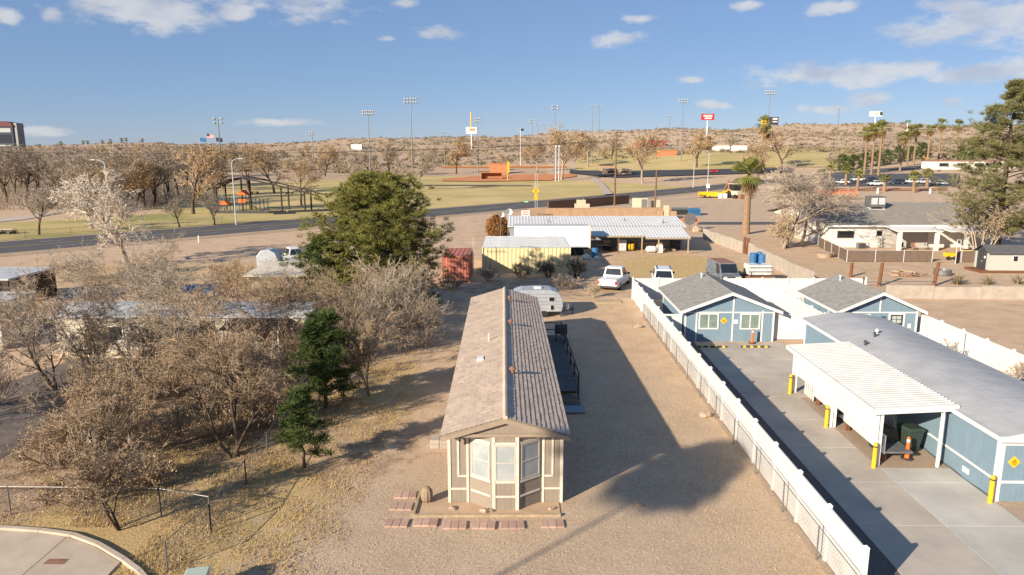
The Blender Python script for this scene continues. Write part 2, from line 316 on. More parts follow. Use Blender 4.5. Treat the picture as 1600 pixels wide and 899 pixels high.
# ------------------------------------------------------------------ ground
def ground_material():
    m = bpy.data.materials.new('ground_soil'); m.use_nodes = True; nt = m.node_tree; N = nt.nodes; L = nt.links; b = N['Principled BSDF']; b.inputs['Roughness'].default_value = .95; b.inputs['Specular IOR Level'].default_value = .15
    g = N.new('ShaderNodeNewGeometry'); at_ = N.new('ShaderNodeAttribute'); at_.attribute_name = 'zone'; sp = N.new('ShaderNodeSeparateColor'); L.new(at_.outputs['Color'], sp.inputs[0])
    def noise(sc, det=5, ro=.6):
        n = N.new('ShaderNodeTexNoise'); n.inputs['Scale'].default_value = sc; n.inputs['Detail'].default_value = det; n.inputs['Roughness'].default_value = ro; L.new(g.outputs['Position'], n.inputs['Vector']); return n.outputs['Fac']
    def mix(f, a, c, lo=None, hi=None):
        if lo is not None:
            r = N.new('ShaderNodeMapRange'); r.inputs['From Min'].default_value = lo; r.inputs['From Max'].default_value = hi; L.new(f, r.inputs['Value']); f = r.outputs[0]
        x = N.new('ShaderNodeMix'); x.data_type = 'RGBA'; L.new(f, x.inputs['Factor'])
        for s, k in ((a, 'A'), (c, 'B')):
            if isinstance(s, tuple): x.inputs[k].default_value = (*s, 1)
            else: L.new(s, x.inputs[k])
        return x.outputs['Result']
    def zone(ch, sc):
        a = N.new('ShaderNodeMath'); a.operation = 'MULTIPLY_ADD'; L.new(noise(sc, 7, .7), a.inputs[0]); a.inputs[1].default_value = 1.3; a.inputs[2].default_value = -.65
        s = N.new('ShaderNodeMath'); s.operation = 'ADD'; L.new(sp.outputs[ch], s.inputs[0]); L.new(a.outputs[0], s.inputs[1])
        r = N.new('ShaderNodeMapRange'); r.inputs['From Min'].default_value = .32; r.inputs['From Max'].default_value = .62; L.new(s.outputs[0], r.inputs['Value']); return r.outputs[0]
    dirt = mix(noise(.5, 8, .7), (.58, .425, .295), (.44, .315, .215), .38, .66)
    dirt = mix(noise(9, 4), dirt, (.41, .285, .19), .55, .75)
    vo = N.new('ShaderNodeTexVoronoi'); vo.inputs['Scale'].default_value = 24; L.new(g.outputs['Position'], vo.inputs['Vector'])
    grav = mix(noise(.4, 6), (.53, .40, .285), (.44, .325, .225), .35, .65)
    peb = N.new('ShaderNodeSeparateColor'); L.new(vo.outputs['Color'], peb.inputs[0])
    grav = mix(peb.outputs[0], grav, (.36, .275, .195), .55, 1.0); grav = mix(peb.outputs[1], grav, (.60, .485, .365), .72, 1.05)
    straw = mix(noise(14, 4), (.53, .39, .19), (.38, .265, .125), .4, .65)
    litter = mix(noise(11, 5), (.21, .145, .10), (.33, .23, .145), .4, .65)
    col = mix(zone(0, .9), dirt, grav); col = mix(zone(1, 1.4), col, straw); col = mix(zone(2, 1.2), col, litter)
    L.new(col, b.inputs['Base Color'])
    bp = N.new('ShaderNodeBump'); bp.inputs['Strength'].default_value = .8; bp.inputs['Distance'].default_value = .06; L.new(noise(7, 8, .75), bp.inputs['Height']); L.new(bp.outputs[0], b.inputs['Normal'])
    return m
def steps(*segs):
    out = [segs[0][0]]
    for a, b, s in segs:
        n = max(1, round((b - a) / s)); out += [a + (b - a) * (k + 1) / n for k in range(n)]
    return out
XS = steps((-2400, -900, 100), (-900, -300, 24), (-300, -60, 8), (-60, -30, 2), (-30, 34, .8), (34, 70, 2.5), (70, 300, 8), (300, 900, 24), (900, 2400, 100))
YS = steps((-60, 14, 6), (14, 70, .8), (70, 180, 3), (180, 450, 7), (450, 1000, 14), (1000, 2600, 80))
def blob(x, y, cx, cy, rx, ry, soft=.35):
    d = math.hypot((x - cx) / rx, (y - cy) / ry); return min(1, max(0, (1 + soft - d) / (2 * soft)))
def zones(x, y):
    g = max(blob(x, y, 1.5, 20, 11, 8.5), .85 * blob(x, y, 5.5, 30, 4.5, 14), .7 * blob(x, y, 19.5, 22, 5, 5))
    if y > 430: g = .5
    if 100 < y < 250 and x > 20: g = max(g, .5)
    for tx in (4.3, 6.0):
        if 16 < y < 60: g *= 1 - .6 * math.exp(-((x - tx - .35 * math.sin(y * .12)) / .3) ** 2)
    s = max(.62 * blob(x, y, -12, 24, 6, 7), .75 * blob(x, y, -14, 21, 5, 3.5), .55 * blob(x, y, -7, 36, 3, 8), .62 * blob(x, y, 19, 78, 9, 12), .5 * blob(x, y, -35, 75, 30, 9), .35 * blob(x, y, 7, 60, 4, 8), .4 * blob(x, y, 36, 80, 6, 10), .28 * blob(x, y, 9, 28, 1.5, 14))
    l = max(.70 * blob(x, y, -17, 35, 9, 9), .5 * blob(x, y, -22, 27, 5, 5), .45 * blob(x, y, 2, 66, 9, 6), .5 * blob(x, y, -13, 27, 3.5, 5), .42 * blob(x, y, -6, 30, 3, 5))
    if y > 300 and x / y < .3: l = max(l, .40 if x / y < .05 else .25)
    return g, s, l
vs = np.array([(x, y, T(x, y)) for y in YS for x in XS]); nx = len(XS)
ii = np.array([(j * nx + i, j * nx + i + 1, (j + 1) * nx + i + 1, (j + 1) * nx + i) for j in range(len(YS) - 1) for i in range(nx - 1)])
ground = struct(raw('ground', vs, ii, ground_material(), smooth=True))
za = ground.data.color_attributes.new('zone', 'FLOAT_COLOR', 'POINT')
za.data.foreach_set('color', np.array([(*zones(x, y), 1) for y in YS for x in XS], dtype=np.float32).ravel())

def sheet(name, rows, mat, lift=.02, kind=True, thick=0, parent=None):
    """sheet of quads through rows of points laid on the terrain"""
    v = []; n = len(rows[0])
    for r in rows:
        for p in r: v.append((p[0], p[1], T(p[0], p[1]) + lift))
    f = [(j * n + i, j * n + i + 1, (j + 1) * n + i + 1, (j + 1) * n + i) for j in range(len(rows) - 1) for i in range(n - 1)]
    b = MB().add(v, f); o = b.build(name, mat, parent)
    for p in o.data.polygons:
        if p.normal.z < 0: o.data.flip_normals(); break
    return struct(o) if kind else o
def offset_line(pts, d):
    out = []
    for i, p in enumerate(pts):
        a = pts[max(0, i - 1)]; b = pts[min(len(pts) - 1, i + 1)]; t = Vector((b[0] - a[0], b[1] - a[1])).normalized()
        out.append((p[0] - t.y * d, p[1] + t.x * d))
    return out
def dense(pts, s=6.0):
    out = []
    for a, b in zip(pts, pts[1:]):
        n = max(1, int(math.dist(a, b) / s))
        out += [(a[0] + (b[0] - a[0]) * k / n, a[1] + (b[1] - a[1]) * k / n) for k in range(n)]
    return out + [pts[-1]]
def band(name, line, d0, d1, mat, lift, n=3):
    return sheet(name, [offset_line(line, d0 + (d1 - d0) * k / n) for k in range(n + 1)], mat, lift)
ROAD = dense([(-190, -35.5), (-69, 95.7), (62, 237.7), (84, 259), (112, 279), (150, 302), (195, 325), (300, 362), (420, 390)], 5)
band('road', ROAD, -6.8, 6.8, mt['asphalt'], .03, 4)
band('road_shoulder', ROAD, -10.5, -6.8, M('shoulder_gravel', (.42, .31, .21), (.33, .24, .16), .5, .95, .4, 20), .02, 2)
band('kerb_line', ROAD, 6.8, 7.15, mt['walk'], .13, 1)
band('verge_strip', ROAD, 7.15, 8.8, M('verge_dirt', (.36, .25, .16), (.28, .19, .12), .5, .95), .025, 1)
for k, d in enumerate((-.25, .1)): band('centre_line', ROAD, d, d + .14, mt['painty'], .037, 1)
dash = []
for d in (-3.5, 3.5):
    ln = offset_line(ROAD, d)
    for i in range(0, len(ln) - 1, 2):
        a, b = Vector(ln[i]), Vector(ln[i + 1]); t = (b - a).normalized(); n = Vector((-t.y, t.x)) * .08; b = a + t * 3.2
        dash.append([(p.x, p.y, T(p.x, p.y) + .038) for p in (a - n, b - n, b + n, a + n)])
db = MB()
for q in dash: db.quad(*q)
struct(db.build('lane_dash_line', mt['paintw']))

def drape(name, pxs, near, farr, rows, mat, lift=.06):
    def ip(tab, x): return float(np.interp(x, [t[0] for t in tab], [t[1] for t in tab]))
    out = []
    for k in range(rows + 1):
        a = k / rows; out.append([tuple(land(px, ip(near, px) * (1 - a) + ip(farr, px) * a))[:2] for px in pxs])
    return sheet(name, out, mat, lift)
rng = lambda a, b, s: [a + (b - a) * k / round((b - a) / s) for k in range(round((b - a) / s) + 1)]
# lawns of the park: from the verge back
lw = offset_line(ROAD, 8.8)
def lawn(name, i0, i1, depth, mat, n=10):
    seg = [q for q in ROAD if i0 <= q[0] <= i1]
    sheet(name, [offset_line(seg, 8.8 + depth * k / n) for k in range(n + 1)], mat, .05)
lawn('lawn', -150, -40, 32, mt['lawn'])
lawn('park_lawn', -44, 70, 135, mt['lawn2'], 26)
drape('hill_lawn', rng(900, 1330, 10), [(900, 272), (1000, 269), (1240, 262), (1330, 262)], [(900, 250), (930, 237), (1230, 231), (1330, 232)], 12, mt['lawn2'], .25)
drape('baseball_infield', rng(690, 900, 10), [(690, 284), (760, 285), (860, 283), (900, 277)], [(690, 281), (760, 275), (880, 273), (900, 274)], 4, mt['infield'], .3)
drape('outfield_strip', rng(640, 830, 10), [(640, 291), (830, 292)], [(640, 289.5), (830, 290.5)], 1, mt['timber'], .35)
drape('park_road', rng(890, 1240, 10), [(890, 272), (960, 279), (1240, 270)], [(890, 267), (960, 268.5), (1240, 263.5)], 3, mt['asphalt2'], .32)
drape('park_path', rng(0, 1, 1), [(0, 0), (1, 0)], [(0, 0), (1, 0)], 1, mt['walk'], -5) if False else None
pl = [land(918, 277), land(930, 287), land(938, 297), land(943, 306)]; pr = [land(930, 277), land(942, 287), land(951, 297), land(958, 305)]
sheet('park_path', [[tuple(p)[:2] for p in pl], [tuple(p)[:2] for p in pr]], mt['walk'], .35)
lp = [tuple(land(px, py))[:2] for px, py in ((-40, 352), (40, 344), (90, 335), (135, 327))]; lq = [tuple(land(px, py))[:2] for px, py in ((-40, 345), (40, 338), (90, 331), (135, 325))]
sheet('park_walkway', [lp, lq], mt['walk'], .09)
drape('parking_lot', rng(1285, 1500, 10), [(1285, 292), (1500, 292)], [(1285, 277), (1400, 272), (1500, 272)], 3, mt['asphalt'], .12)
drape('parking_island', rng(1300, 1480, 10), [(1300, 299), (1480, 299)], [(1300, 295), (1480, 295)], 1, M('island_gravel', (.48, .22, .12), (.38, .18, .10), .5, .95), .16)
drape('side_street', rng(1090, 1290, 10), [(1090, 351.5), (1290, 351.5)], [(1090, 347.5), (1290, 347)], 1, mt['asphalt'], .03)

sheet('side_drive', [[(-33, 24.6), (-30.5, 31), (-28.6, 37), (-27.2, 43)], [(-21.8, 24.6), (-21.4, 31), (-22.2, 37), (-23.0, 43)]], M('shaded_drive_gravel', (.20, .165, .14), (.12, .10, .09), 1.2, .95, .6, 20), .02)  # gravel drive, with the shade of off-frame trees put into its dark colour
# shared frame of the lot on the right (turned a little clockwise)
LOT = R(-0.98)
def lot(x, y, z=0):
    """x is metres right of the camera line measured across the lot, y along it"""
    return Vector((x + y * math.sin(-LOT), y, z))
# concrete drive of slabs
drive = bpy.data.objects.new('driveway', None); COL.objects.link(drive); struct(drive); drive.rotation_euler = (0, 0, LOT)
for (x0, x1, mat) in ((11.55, 14.55, mt['conc']), (14.55, 17.4, mt['conc_new'])):
    y = 13.0; k = 0
    ends = (13, 16.2, 19.5, 22.8, 26.1, 29.4, 32.7, 36.0, 39.3, 42.8, 46.9)
    for a, c in zip(ends, ends[1:]):
        if x0 > 14 and 27.4 < c and a < 36.9:
            if a < 27.4: c = 27.4
            elif a < 36: continue
        MB().box(x0 + .006, x1 - .006, a + .006, c - .006, -.1, .045).build('slab', mat if a < 27 or x0 < 14 else mt['conc'], drive, bevel=.008)
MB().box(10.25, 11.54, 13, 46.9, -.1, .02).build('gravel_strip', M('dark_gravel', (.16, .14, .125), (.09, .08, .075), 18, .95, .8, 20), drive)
MB().box(14.56, 17.4, 27.41, 36.9, -.1, .022).build('gravel_bed', M('tan_gravel', (.40, .31, .23), (.28, .21, .155), 16, .95, .8, 20), drive)
MB().box(17.41, 27.3, 13, 24.2, -.1, .021).build('gravel_yard', M('pink_gravel', (.43, .33, .26), (.33, .25, .19), 14, .95, .8, 20), drive)
# sidewalk and kerb, lower left corner
sw = bpy.data.objects.new('sidewalk', None); COL.objects.link(sw); struct(sw)
cur = [at(px, py) for px, py in ((-120, 826), (0, 830), (60, 834), (110, 841), (150, 856), (190, 880), (215, 899), (240, 930))]
cur2 = [p + Vector((.06, .19, 0)) for p in cur]
kb = MB()
for a, b2, c, d in zip(cur, cur[1:], cur2[1:], cur2): kb.slab((a.x, a.y, -.05), (b2.x, b2.y, -.05), (c.x, c.y, -.05), (d.x, d.y, -.05), .17)
kb.build('kerb', mt['walk'], sw, bevel=.02)
for x0, x1 in ((-24.2, -20.6), (-20.6, -17.7), (-17.7, -14.9), (-14.9, -12.3)):
    ky = lambda x: float(np.interp(x, [p.x for p in cur], [p.y for p in cur])) - .03
    xs_ = [x0 + .01 + (x1 - x0 - .02) * k / 4 for k in range(5)]; MB().prism([(x0 + .01, 16.2), (x1 - .01, 16.2)] + [(x, ky(x)) for x in reversed(xs_)], -.1, .05, 'z').build('slab', mt['walk'], sw, bevel=.01)
MB().box(-24, -12.6, 15.7, 16.15, -.1, .1).build('kerb', mt['walk'], sw, bevel=.03)
gr = at(88, 880); MB().box(gr.x - .32, gr.x + .32, gr.y - .15, gr.y + .15, 0, .056).build('drain_cover', mt['rust'], sw)
# ------------------------------------------------------------------ tan mobile home
def mobile_home():
    h = thing('mobile_home', 'long tan mobile home with bay window and tiled gable roof', 'mobile home', (-.24, 24.3, 0), R(.67))
    L = 23.2; w = 2.1; e = 2.84; rz = 3.54; ov = .17
    b = MB(); bay = [(-1.32, 0), (-.47, -.62), (.47, -.62), (1.32, 0)]
    outline = [(-w, 0), *bay, (w, 0), (w, L), (-w, L)]
    b.prism(outline, 0, e, 'z'); b.build('wall', mt['siding'], h)
    MB().prism([(-w, e), (w, e), (0, rz - .06)], .01, L - .01, 'y').build('gable', mt['siding'], h)
    MB().prism([(-w - .02, e - .02), (w + .02, e - .02), (w + .02, e + .1), (-w - .02, e + .1)], -.66, -.003, 'y').build('bay_soffit', mt['fascia'], h)
    g = MB()                                           # gable face flush with the bay front
    g.prism([(-w + .05, e + .1), (w - .05, e + .1), (0, rz - .1)], -.60, -.004, 'y'); g.build('gable_face', mt['siding'], h)
    for s in (-1, 1):
        r = MB(); r.slab((0, -.72, rz - .17), (s * (w + ov), -.72, e - .14), (s * (w + ov), -.72, e + .02), (0, -.72, rz - .0), .05 * s); r.build('rake_board', mt['fascia'], h)
        MB().box(*sorted((s * (w + ov - .03), s * (w + ov))), -.6, L + .2, e - .11, e + .02).build('fascia', mt['fascia'], h)
        sh = MB(); sh.slab((0, -.74, rz), (s * (w + ov), -.74, e + .03), (s * (w + ov), L + .25, e + .03), (0, L + .25, rz), .03 * s); sh.build('roof_sheet', mt['fascia'], h)
    # tiles: alike pieces, the nearest ones single, the rest joined
    sl = math.hypot(w + ov, rz - e - .03); nc = 13; cl = sl / nc; ny = 72; tl = (L + .99) / ny; ang = math.atan2(rz - e - .03, w + ov)
    def tile_mesh():
        t = MB(); prof = [(0, .004), (.08, .008), (.5, .010), (.92, .008), (1, .004)]
        top = [(0, y * tl * .985, z) for y, z in prof]; bot = [(cl * 1.12, y * tl * .985, z + .027) for y, z in prof]
        n = len(prof); v = top + bot + [(cl * 1.12, p[1], -.01) for p in bot]
        f = [(i, i + 1, n + i + 1, n + i) for i in range(n - 1)] + [(n + i, n + i + 1, 2 * n + i + 1, 2 * n + i) for i in range(n - 1)]
        return v, f
    tv, tf = tile_mesh(); tv = np.array(tv); tq = np.array(tf)
    rng_ = random.Random(3); rest = []
    for s in (-1, 1):
        base = MB().add([(s * (x * math.cos(ang)), y, -x * math.sin(ang) + z) for x, y, z in tv], tf)
        one = base.build('tile', mt['tile'], h, fix=True); first = True
        if True:
            bm = bmesh.new(); bm.from_mesh(one.data); up = sum((f.normal.z for f in bm.faces)) ; 
            if up < 0: bmesh.ops.reverse_faces(bm, faces=bm.faces)
            bm.to_mesh(one.data); bm.free()
        for j in range(ny):
            for c in range(nc):
                d = c * cl; loc = Vector((s * d * math.cos(ang), -.74 + j * tl, rz + .034 - d * math.sin(ang)))
                loc += Vector((rng_.uniform(-.006, .006), rng_.uniform(-.006, .006), rng_.uniform(0, .008)))
                if j < 11:
                    o = one if first else one.copy()
                    if not first: COL.objects.link(o)
                    first = False; o.location = loc
                else:
                    vv = np.column_stack((s * tv[:, 0] * math.cos(ang), tv[:, 1], tv[:, 2] - tv[:, 0] * math.sin(ang))) + np.array(loc); rest.append((vv, s))
    V = np.concatenate([r[0] for r in rest]); n0 = len(tv)
    Fq = np.concatenate([(tq[:, ::-1] if r[1] > 0 else tq) + i * n0 for i, r in enumerate(rest)])
    o = raw('far_tiles', V, Fq, M('roof_tile_far', (.54, .43, .34), (.45, .355, .28), 1.2, .85, .3, 60, rand=.10, island=True, world=True), parent=h); o['kind'] = 'stuff'
    rc = MB()
    for j in range(58): rc.tube((0, -.76 + j * .415, rz + .045), (0, -.76 + (j + 1.06) * .415, rz + .06), .085, .095, 8)
    rc.build('ridge_caps', mt['tile'], h)
    # vents
    for y, nm in ((4.6, 'roof_vent'), (13.2, 'roof_vent'), (19.6, 'roof_vent')):
        v = MB(); v.tube((.32, y, rz - .2), (.32, y, rz + .16), .07, .07, 8); v.lathe([(.02, .12), (.15, .14), (.15, .2), (.03, .28)], 10, (.32, y, rz)); v.build(nm, mt['rust'], h)
    MB().box(-1.28, -.98, 7.2, 7.75, 3.1, 3.36).build('roof_vent_box', mt['white'], h, bevel=.02)
    v = MB(); v.tube((-.8, 10.4, 3.2), (-.8, 10.4, 3.75), .045, .045, 8); v.build('vent_pipe', mt['trim'], h)
    # trim boards, all standing proud of the wall
    def board(p, q, wd, nrm):
        p = Vector((*p,)); q = Vector((*q,)); n = Vector((*nrm, 0)).normalized() * .014
        MB().bar(p + n, q + n, wd if abs((q - p).normalized().z) > .9 else .028, .028 if abs((q - p).normalized().z) > .9 else wd, up=(0, 0, 1) if abs((q - p).normalized().z) < .9 else (n.x, n.y, 0)).build('trim_board', mt['trim'], h)
    fn = (0, -1)
    for x in (-w + .05, w - .05): board((x, 0, 0), (x, 0, e), .11, fn)
    for s in (-1, 1):
        board((s * 1.72, 0, 1.06), (s * 1.72, 0, e), .07, fn); board((s * 1.38, 0, 0), (s * 1.38, 0, e), .09, fn)
        board((s * 1.755, 0, 1.06), (s * 1.43, 0, 1.06), .07, fn); board((s * 2.0, 0, .56), (s * 1.43, 0, .56), .07, fn)
    fc = [(Vector((*bay[i], 0)), Vector((*bay[i + 1], 0))) for i in range(3)]
    for i, (a, c) in enumerate(fc):
        t = (c - a).normalized(); n = (t.y, -t.x)
        for z, wd in ((.55, .07), (1.11, .085), (2.56, .1)): board(a + t * .075 + Vector((0, 0, z)), c - t * .075 + Vector((0, 0, z)), wd, n)
        if i == 1:
            board(a + Vector((.05, 0, 0)), a + Vector((.05, 0, e)), .12, n); board(c - Vector((.05, 0, 0)), c - Vector((.05, 0, e)) + Vector((0, 0, 2 * e)), .12, n)
        lng = (c - a).length
        # window: frame, two sashes, pane
        nv = Vector((n[0], n[1], 0)); x0 = .10; x1 = lng - .10
        def P(s, z, out): return a + t * s + Vector((0, 0, z)) + nv * out
        fr = MB()
        for s0, s1, z0, z1 in ((x0, x0 + .05, 1.17, 2.5), (x1 - .05, x1, 1.17, 2.5), (x0 + .05, x1 - .05, 1.17, 1.22), (x0 + .05, x1 - .05, 2.45, 2.5), (x0 + .05, x1 - .05, 1.82, 1.86)):
            fr.slab(P(s0, z0, .004), P(s1, z0, .004), P(s1, z1, .004), P(s0, z1, .004), .026)
        wf = fr.build('window', mt['frame'], h)
        for z0, z1 in ((1.22, 1.82), (1.86, 2.45)):
            pn = MB().slab(P(x0 + .05, z0, .004), P(x1 - .05, z0, .004), P(x1 - .05, z1, .004), P(x0 + .05, z1, .004), .008).build('pane', pane_glass, wf)
    MB().slab((-w - .02, 3, 0), (-w - .02, L - 1, 0), (-w - .02, L - 1, .06), (-w - .02, 3, .06), .02).build('skirt_board', mt['trim'], h)
    for y in (4, 9, 15):
        q = MB().box(w, w + .03, y, y + 1.1, 1.3, 2.3).build('window', mt['frame'], h); MB().box(w + .031, w + .036, y + .06, y + 1.04, 1.36, 2.24).build('pane', mt['glassd'], q)
        q = MB().box(-w - .03, -w, y, y + 1.1, 1.3, 2.3).build('window', mt['frame'], h); MB().box(-w - .036, -w - .031, y + .06, y + 1.04, 1.36, 2.24).build('pane', mt['glassd'], q)
    MB().box(w, w + .04, 13, 13.95, .75, 2.65).build('door', mt['trim'], h)
    ck = MB(); pts = [(.98, 1.05), (.95, .93), (1.0, .8), (.96, .62), (1.0, .45), (.97, .2), (.99, .05)]
    a, c = fc[2]; t = (c - a).normalized(); n = Vector((t.y, -t.x, 0))
    ck.path([a + t * (p[0] - .78) + n * .008 + Vector((0, 0, p[1])) for p in pts], .008, 4); ck.build('crack', mt['black'], h)
pane_glass = M('curtained_glass', (.36, .39, .39), (.27, .31, .32), 1.0, .2, spec=.45, lo=.4, hi=.6)
mobile_home()
# deck at its right side
def deck():
    d = thing('wooden_deck', 'long grey side deck with dark railing beside tan mobile home', 'deck', (2.12, 35.2, 0), R(.67))
    for k in range(38): MB().box(.02, 1.75, k * .3, k * .3 + .285, .52, .56).build('board', mt['deck'], d)
    MB().box(.03, 1.72, .02, 11.3, .40, .515).build('joist_frame', mt['dwood'], d)
    for y in (.1, 2.3, 4.5, 6.7, 8.9, 11.2): MB().box(1.62, 1.72, y, y + .1, 0, 1.5).build('post', mt['dwood'], d)
    for y in (11.2,): MB().box(.1, .2, y, y + .1, 0, 1.5).build('post', mt['dwood'], d)
    for z in (.95, 1.42):
        MB().box(1.63, 1.70, .1, 11.3, z, z + .045).build('rail', mt['dwood'], d); MB().box(.1, 1.6, 11.21, 11.29, z, z + .045).build('rail', mt['dwood'], d)
    for k in range(2): MB().box(.05, 1.7, -.55 - k * .4, -.16 - k * .4, .3 - k * .17, .34 - k * .17).build('step', mt['deck'], d)
    MB().box(.05, 1.85, -1.9, -.97, .06, .12).build('landing', M('pale_blue_board', (.22, .29, .36), (.19, .25, .31), 3, .7), d)
    d.scale = (.8, 1, 1)
    g = thing('barbecue_grill', 'black grill standing at the far end of the deck', 'grill', (3.2, 45.1, .56)); q = MB(); q.box(-.4, .4, -.25, .25, .5, .85); q.prism([(-.25, .85), (.25, .85), (.15, 1.1), (-.15, 1.1)], -.4, .4, 'x'); q.build('firebox', mt['dsteel'], g, bevel=.03); [MB().box(x, x + .05, -.2, .2, 0, .5).build('leg', mt['dsteel'], g) for x in (-.35, .3)]
deck()
# camper behind the home
def camper():
    c = thing('camper_trailer', 'old rounded aluminium camper trailer behind the tan mobile home', 'camper', (2.0, 54.2, 0), R(3))
    prof = [(-1.95, .55), (-2.05, 1.2), (-2.0, 1.9), (-1.7, 2.45), (-1.2, 2.66), (0, 2.72), (1.1, 2.66), (1.65, 2.4), (1.95, 1.8), (2.0, 1.1), (1.9, .55)]
    MB().prism(prof, 0, 2.1, 'y').build('body', mt['alum'], c, bevel=.05)
    for z in (.9, 1.25, 1.6, 1.95, 2.3): MB().box(-1.75 if z > 2.2 else -1.95, 1.6 if z > 2.2 else 1.85, -.012, 0.0, z, z + .02).build('seam', mt['steel'], c)
    for x, z, w_, h_ in ((1.1, 1.55, .5, .5), (1.15, .7, .35, .55), (-1.2, 1.6, .8, .5)):
        f = MB().box(x - w_ / 2, x + w_ / 2, -.03, -.002, z, z + h_).build('window', mt['frame'], c); MB().box(x - w_ / 2 + .05, x + w_ / 2 - .05, -.036, -.031, z + .05, z + h_ - .05).build('pane', mt['glassd'], f)
    MB().box(-.2, .35, .7, 1.2, 2.7, 2.85).build('roof_vent', mt['white'], c, bevel=.02)
    for x in (-.3, .5): MB().tube((x, -.02, .33), (x, .2, .33), .33, .33, 14).build('wheel', mt['tyre'], c)
    t = MB(); t.bar((1.8, .3, .5), (3.0, 1.05, .5), .08); t.bar((1.8, 1.8, .5), (3.0, 1.05, .5), .08); t.tube((2.9, 1.05, 0), (2.9, 1.05, .8), .04); t.build('tow_bar', mt['dsteel'], c)
    for x in (1.9, -1.8): MB().box(x - .08, x + .08, .2, .35, 0, .55).build('stand', mt['dsteel'], c)
    MB().lathe([(.13, 0), (.15, .15), (.15, .5), (.1, .62), (.05, .64)], 10, (2.45, .85, .5)).build('gas_bottle', mt['white'], c)
camper()
bpy.data.objects['camper_trailer'].scale = (1, 1, .8)

# ------------------------------------------------------------------ vinyl fences
def post_mesh(hh):
    b = MB(); b.box(-.065, .065, -.065, .065, 0, hh + .06); b.add([(-.08, -.08, hh + .06), (.08, -.08, hh + .06), (.08, .08, hh + .06), (-.08, .08, hh + .06), (0, 0, hh + .13)], [(0, 1, 4), (1, 2, 4), (2, 3, 4), (3, 0, 4), (3, 2, 1, 0)]); return b
def vinyl_fence(p, q, label, hh=1.83, pitch=2.4, ends=(True, True)):
    p = Vector((*p[:2], 0)); q = Vector((*q[:2], 0)); d = q - p; Ln = d.length; n = max(1, round(Ln / pitch)); st = Ln / n
    t = thing('vinyl_fence', label, 'fence', p, math.atan2(d.y, d.x), 'white vinyl privacy fences')
    pb = MB(); k = 0; x = .067; nb = 16; bw = (st - .134) / nb
    for i in range(nb): pb.box(.067 + i * bw + .002, .067 + (i + 1) * bw - .002, -.012, .012, .12, hh - .1)
    pb.box(.067, st - .067, -.025, .025, .05, .16); pb.box(.067, st - .067, -.025, .025, hh - .14, hh)
    proto = None
    for i in range(n + 1):
        if (i == 0 and not ends[0]) or (i == n and not ends[1]): continue
        o = post_mesh(hh).build('post', mt['vinyl'], t) if proto is None else proto.copy()
        if proto is not None: COL.objects.link(o)
        proto = o; o.location = (i * st, 0, 0)
    pr = None
    for i in range(n):
        o = pb.build('panel', mt['vinyl'], t) if pr is None else pr.copy()
        if pr is not None: COL.objects.link(o)
        pr = o; o.location = (i * st, 0, 0)
    return t
vinyl_fence(lot(9.56, 18.1), lot(9.56, 61.4), 'long white vinyl fence running along the concrete driveway', pitch=2.4)
vinyl_fence(lot(9.56, 61.4), lot(30.0, 61.4), 'white vinyl fence behind the blue houses, in front of parked cars', ends=(False, True))
vinyl_fence(lot(20.6, 61.4), lot(20.6, 47.4), 'white vinyl fence between the two blue gabled houses', ends=(False, True))
vinyl_fence(lot(9.62, 47.4), lot(10.9, 47.4), 'short white gate panel left of the nearer blue gabled house', ends=(False, False))
vinyl_fence(lot(17.1, 47.4), lot(20.6, 47.4), 'short white fence panel right of the wheel stops', ends=(True, False))
vinyl_fence(lot(27.3, 47.5), lot(27.3, 22.0), 'white vinyl fence at the right beyond the grey roof')
vinyl_fence(lot(22.2, 42.4), lot(27.2, 42.4), 'short white cross fence behind the grey roof', ends=(True, False))
# chain link fence on the near side of the white fence
def chain_fence(pts, label, hh=1.2, mesh=.14, group=None, wire=.0035, every=3.0):
    pts = [Vector((p[0], p[1], 0)) for p in pts]
    t = thing('chain_link_fence', label, 'fence', pts[0], 0, 'chain link fences'); o0 = pts[0]
    wb = MB()
    for a, b in zip(pts, pts[1:]):
        a = a - o0; b = b - o0; Ln = (b - a).length; d = (b - a) / Ln; n = max(1, round(Ln / every))
        for i in range(n + 1): MB().tube(a + d * (Ln * i / n), a + d * (Ln * i / n) + Vector((0, 0, hh + .03)), .026, .026, 7).build('post', mt['steel'], t)
        MB().tube(a + Vector((0, 0, hh)), b + Vector((0, 0, hh)), .015, .015, 6).build('rail', mt['steel'], t)
        m = int(Ln / mesh); z = Vector((0, 0, hh))
        for i in range(-int(hh / mesh), m):
            for up in (0, 1):
                s0 = i * mesh; s1 = s0 + hh; c0 = max(0, -s0); c1 = min(hh, Ln - s0)
                if c1 <= c0: continue
                za, zb = (c0, c1) if up else (hh - c0, hh - c1)
                wb.tube(a + d * (s0 + c0) + Vector((0, 0, za)), a + d * (s0 + c1) + Vector((0, 0, zb)), wire, wire, 3, caps=False)
    w = wb.build('wire_mesh', mt['steel'], t, fix=False); w['kind'] = 'stuff'
    return t
chain_fence([lot(9.3, 17.5), lot(9.32, 54)], 'grey chain link fence along the foot of the long white fence', 1.15)

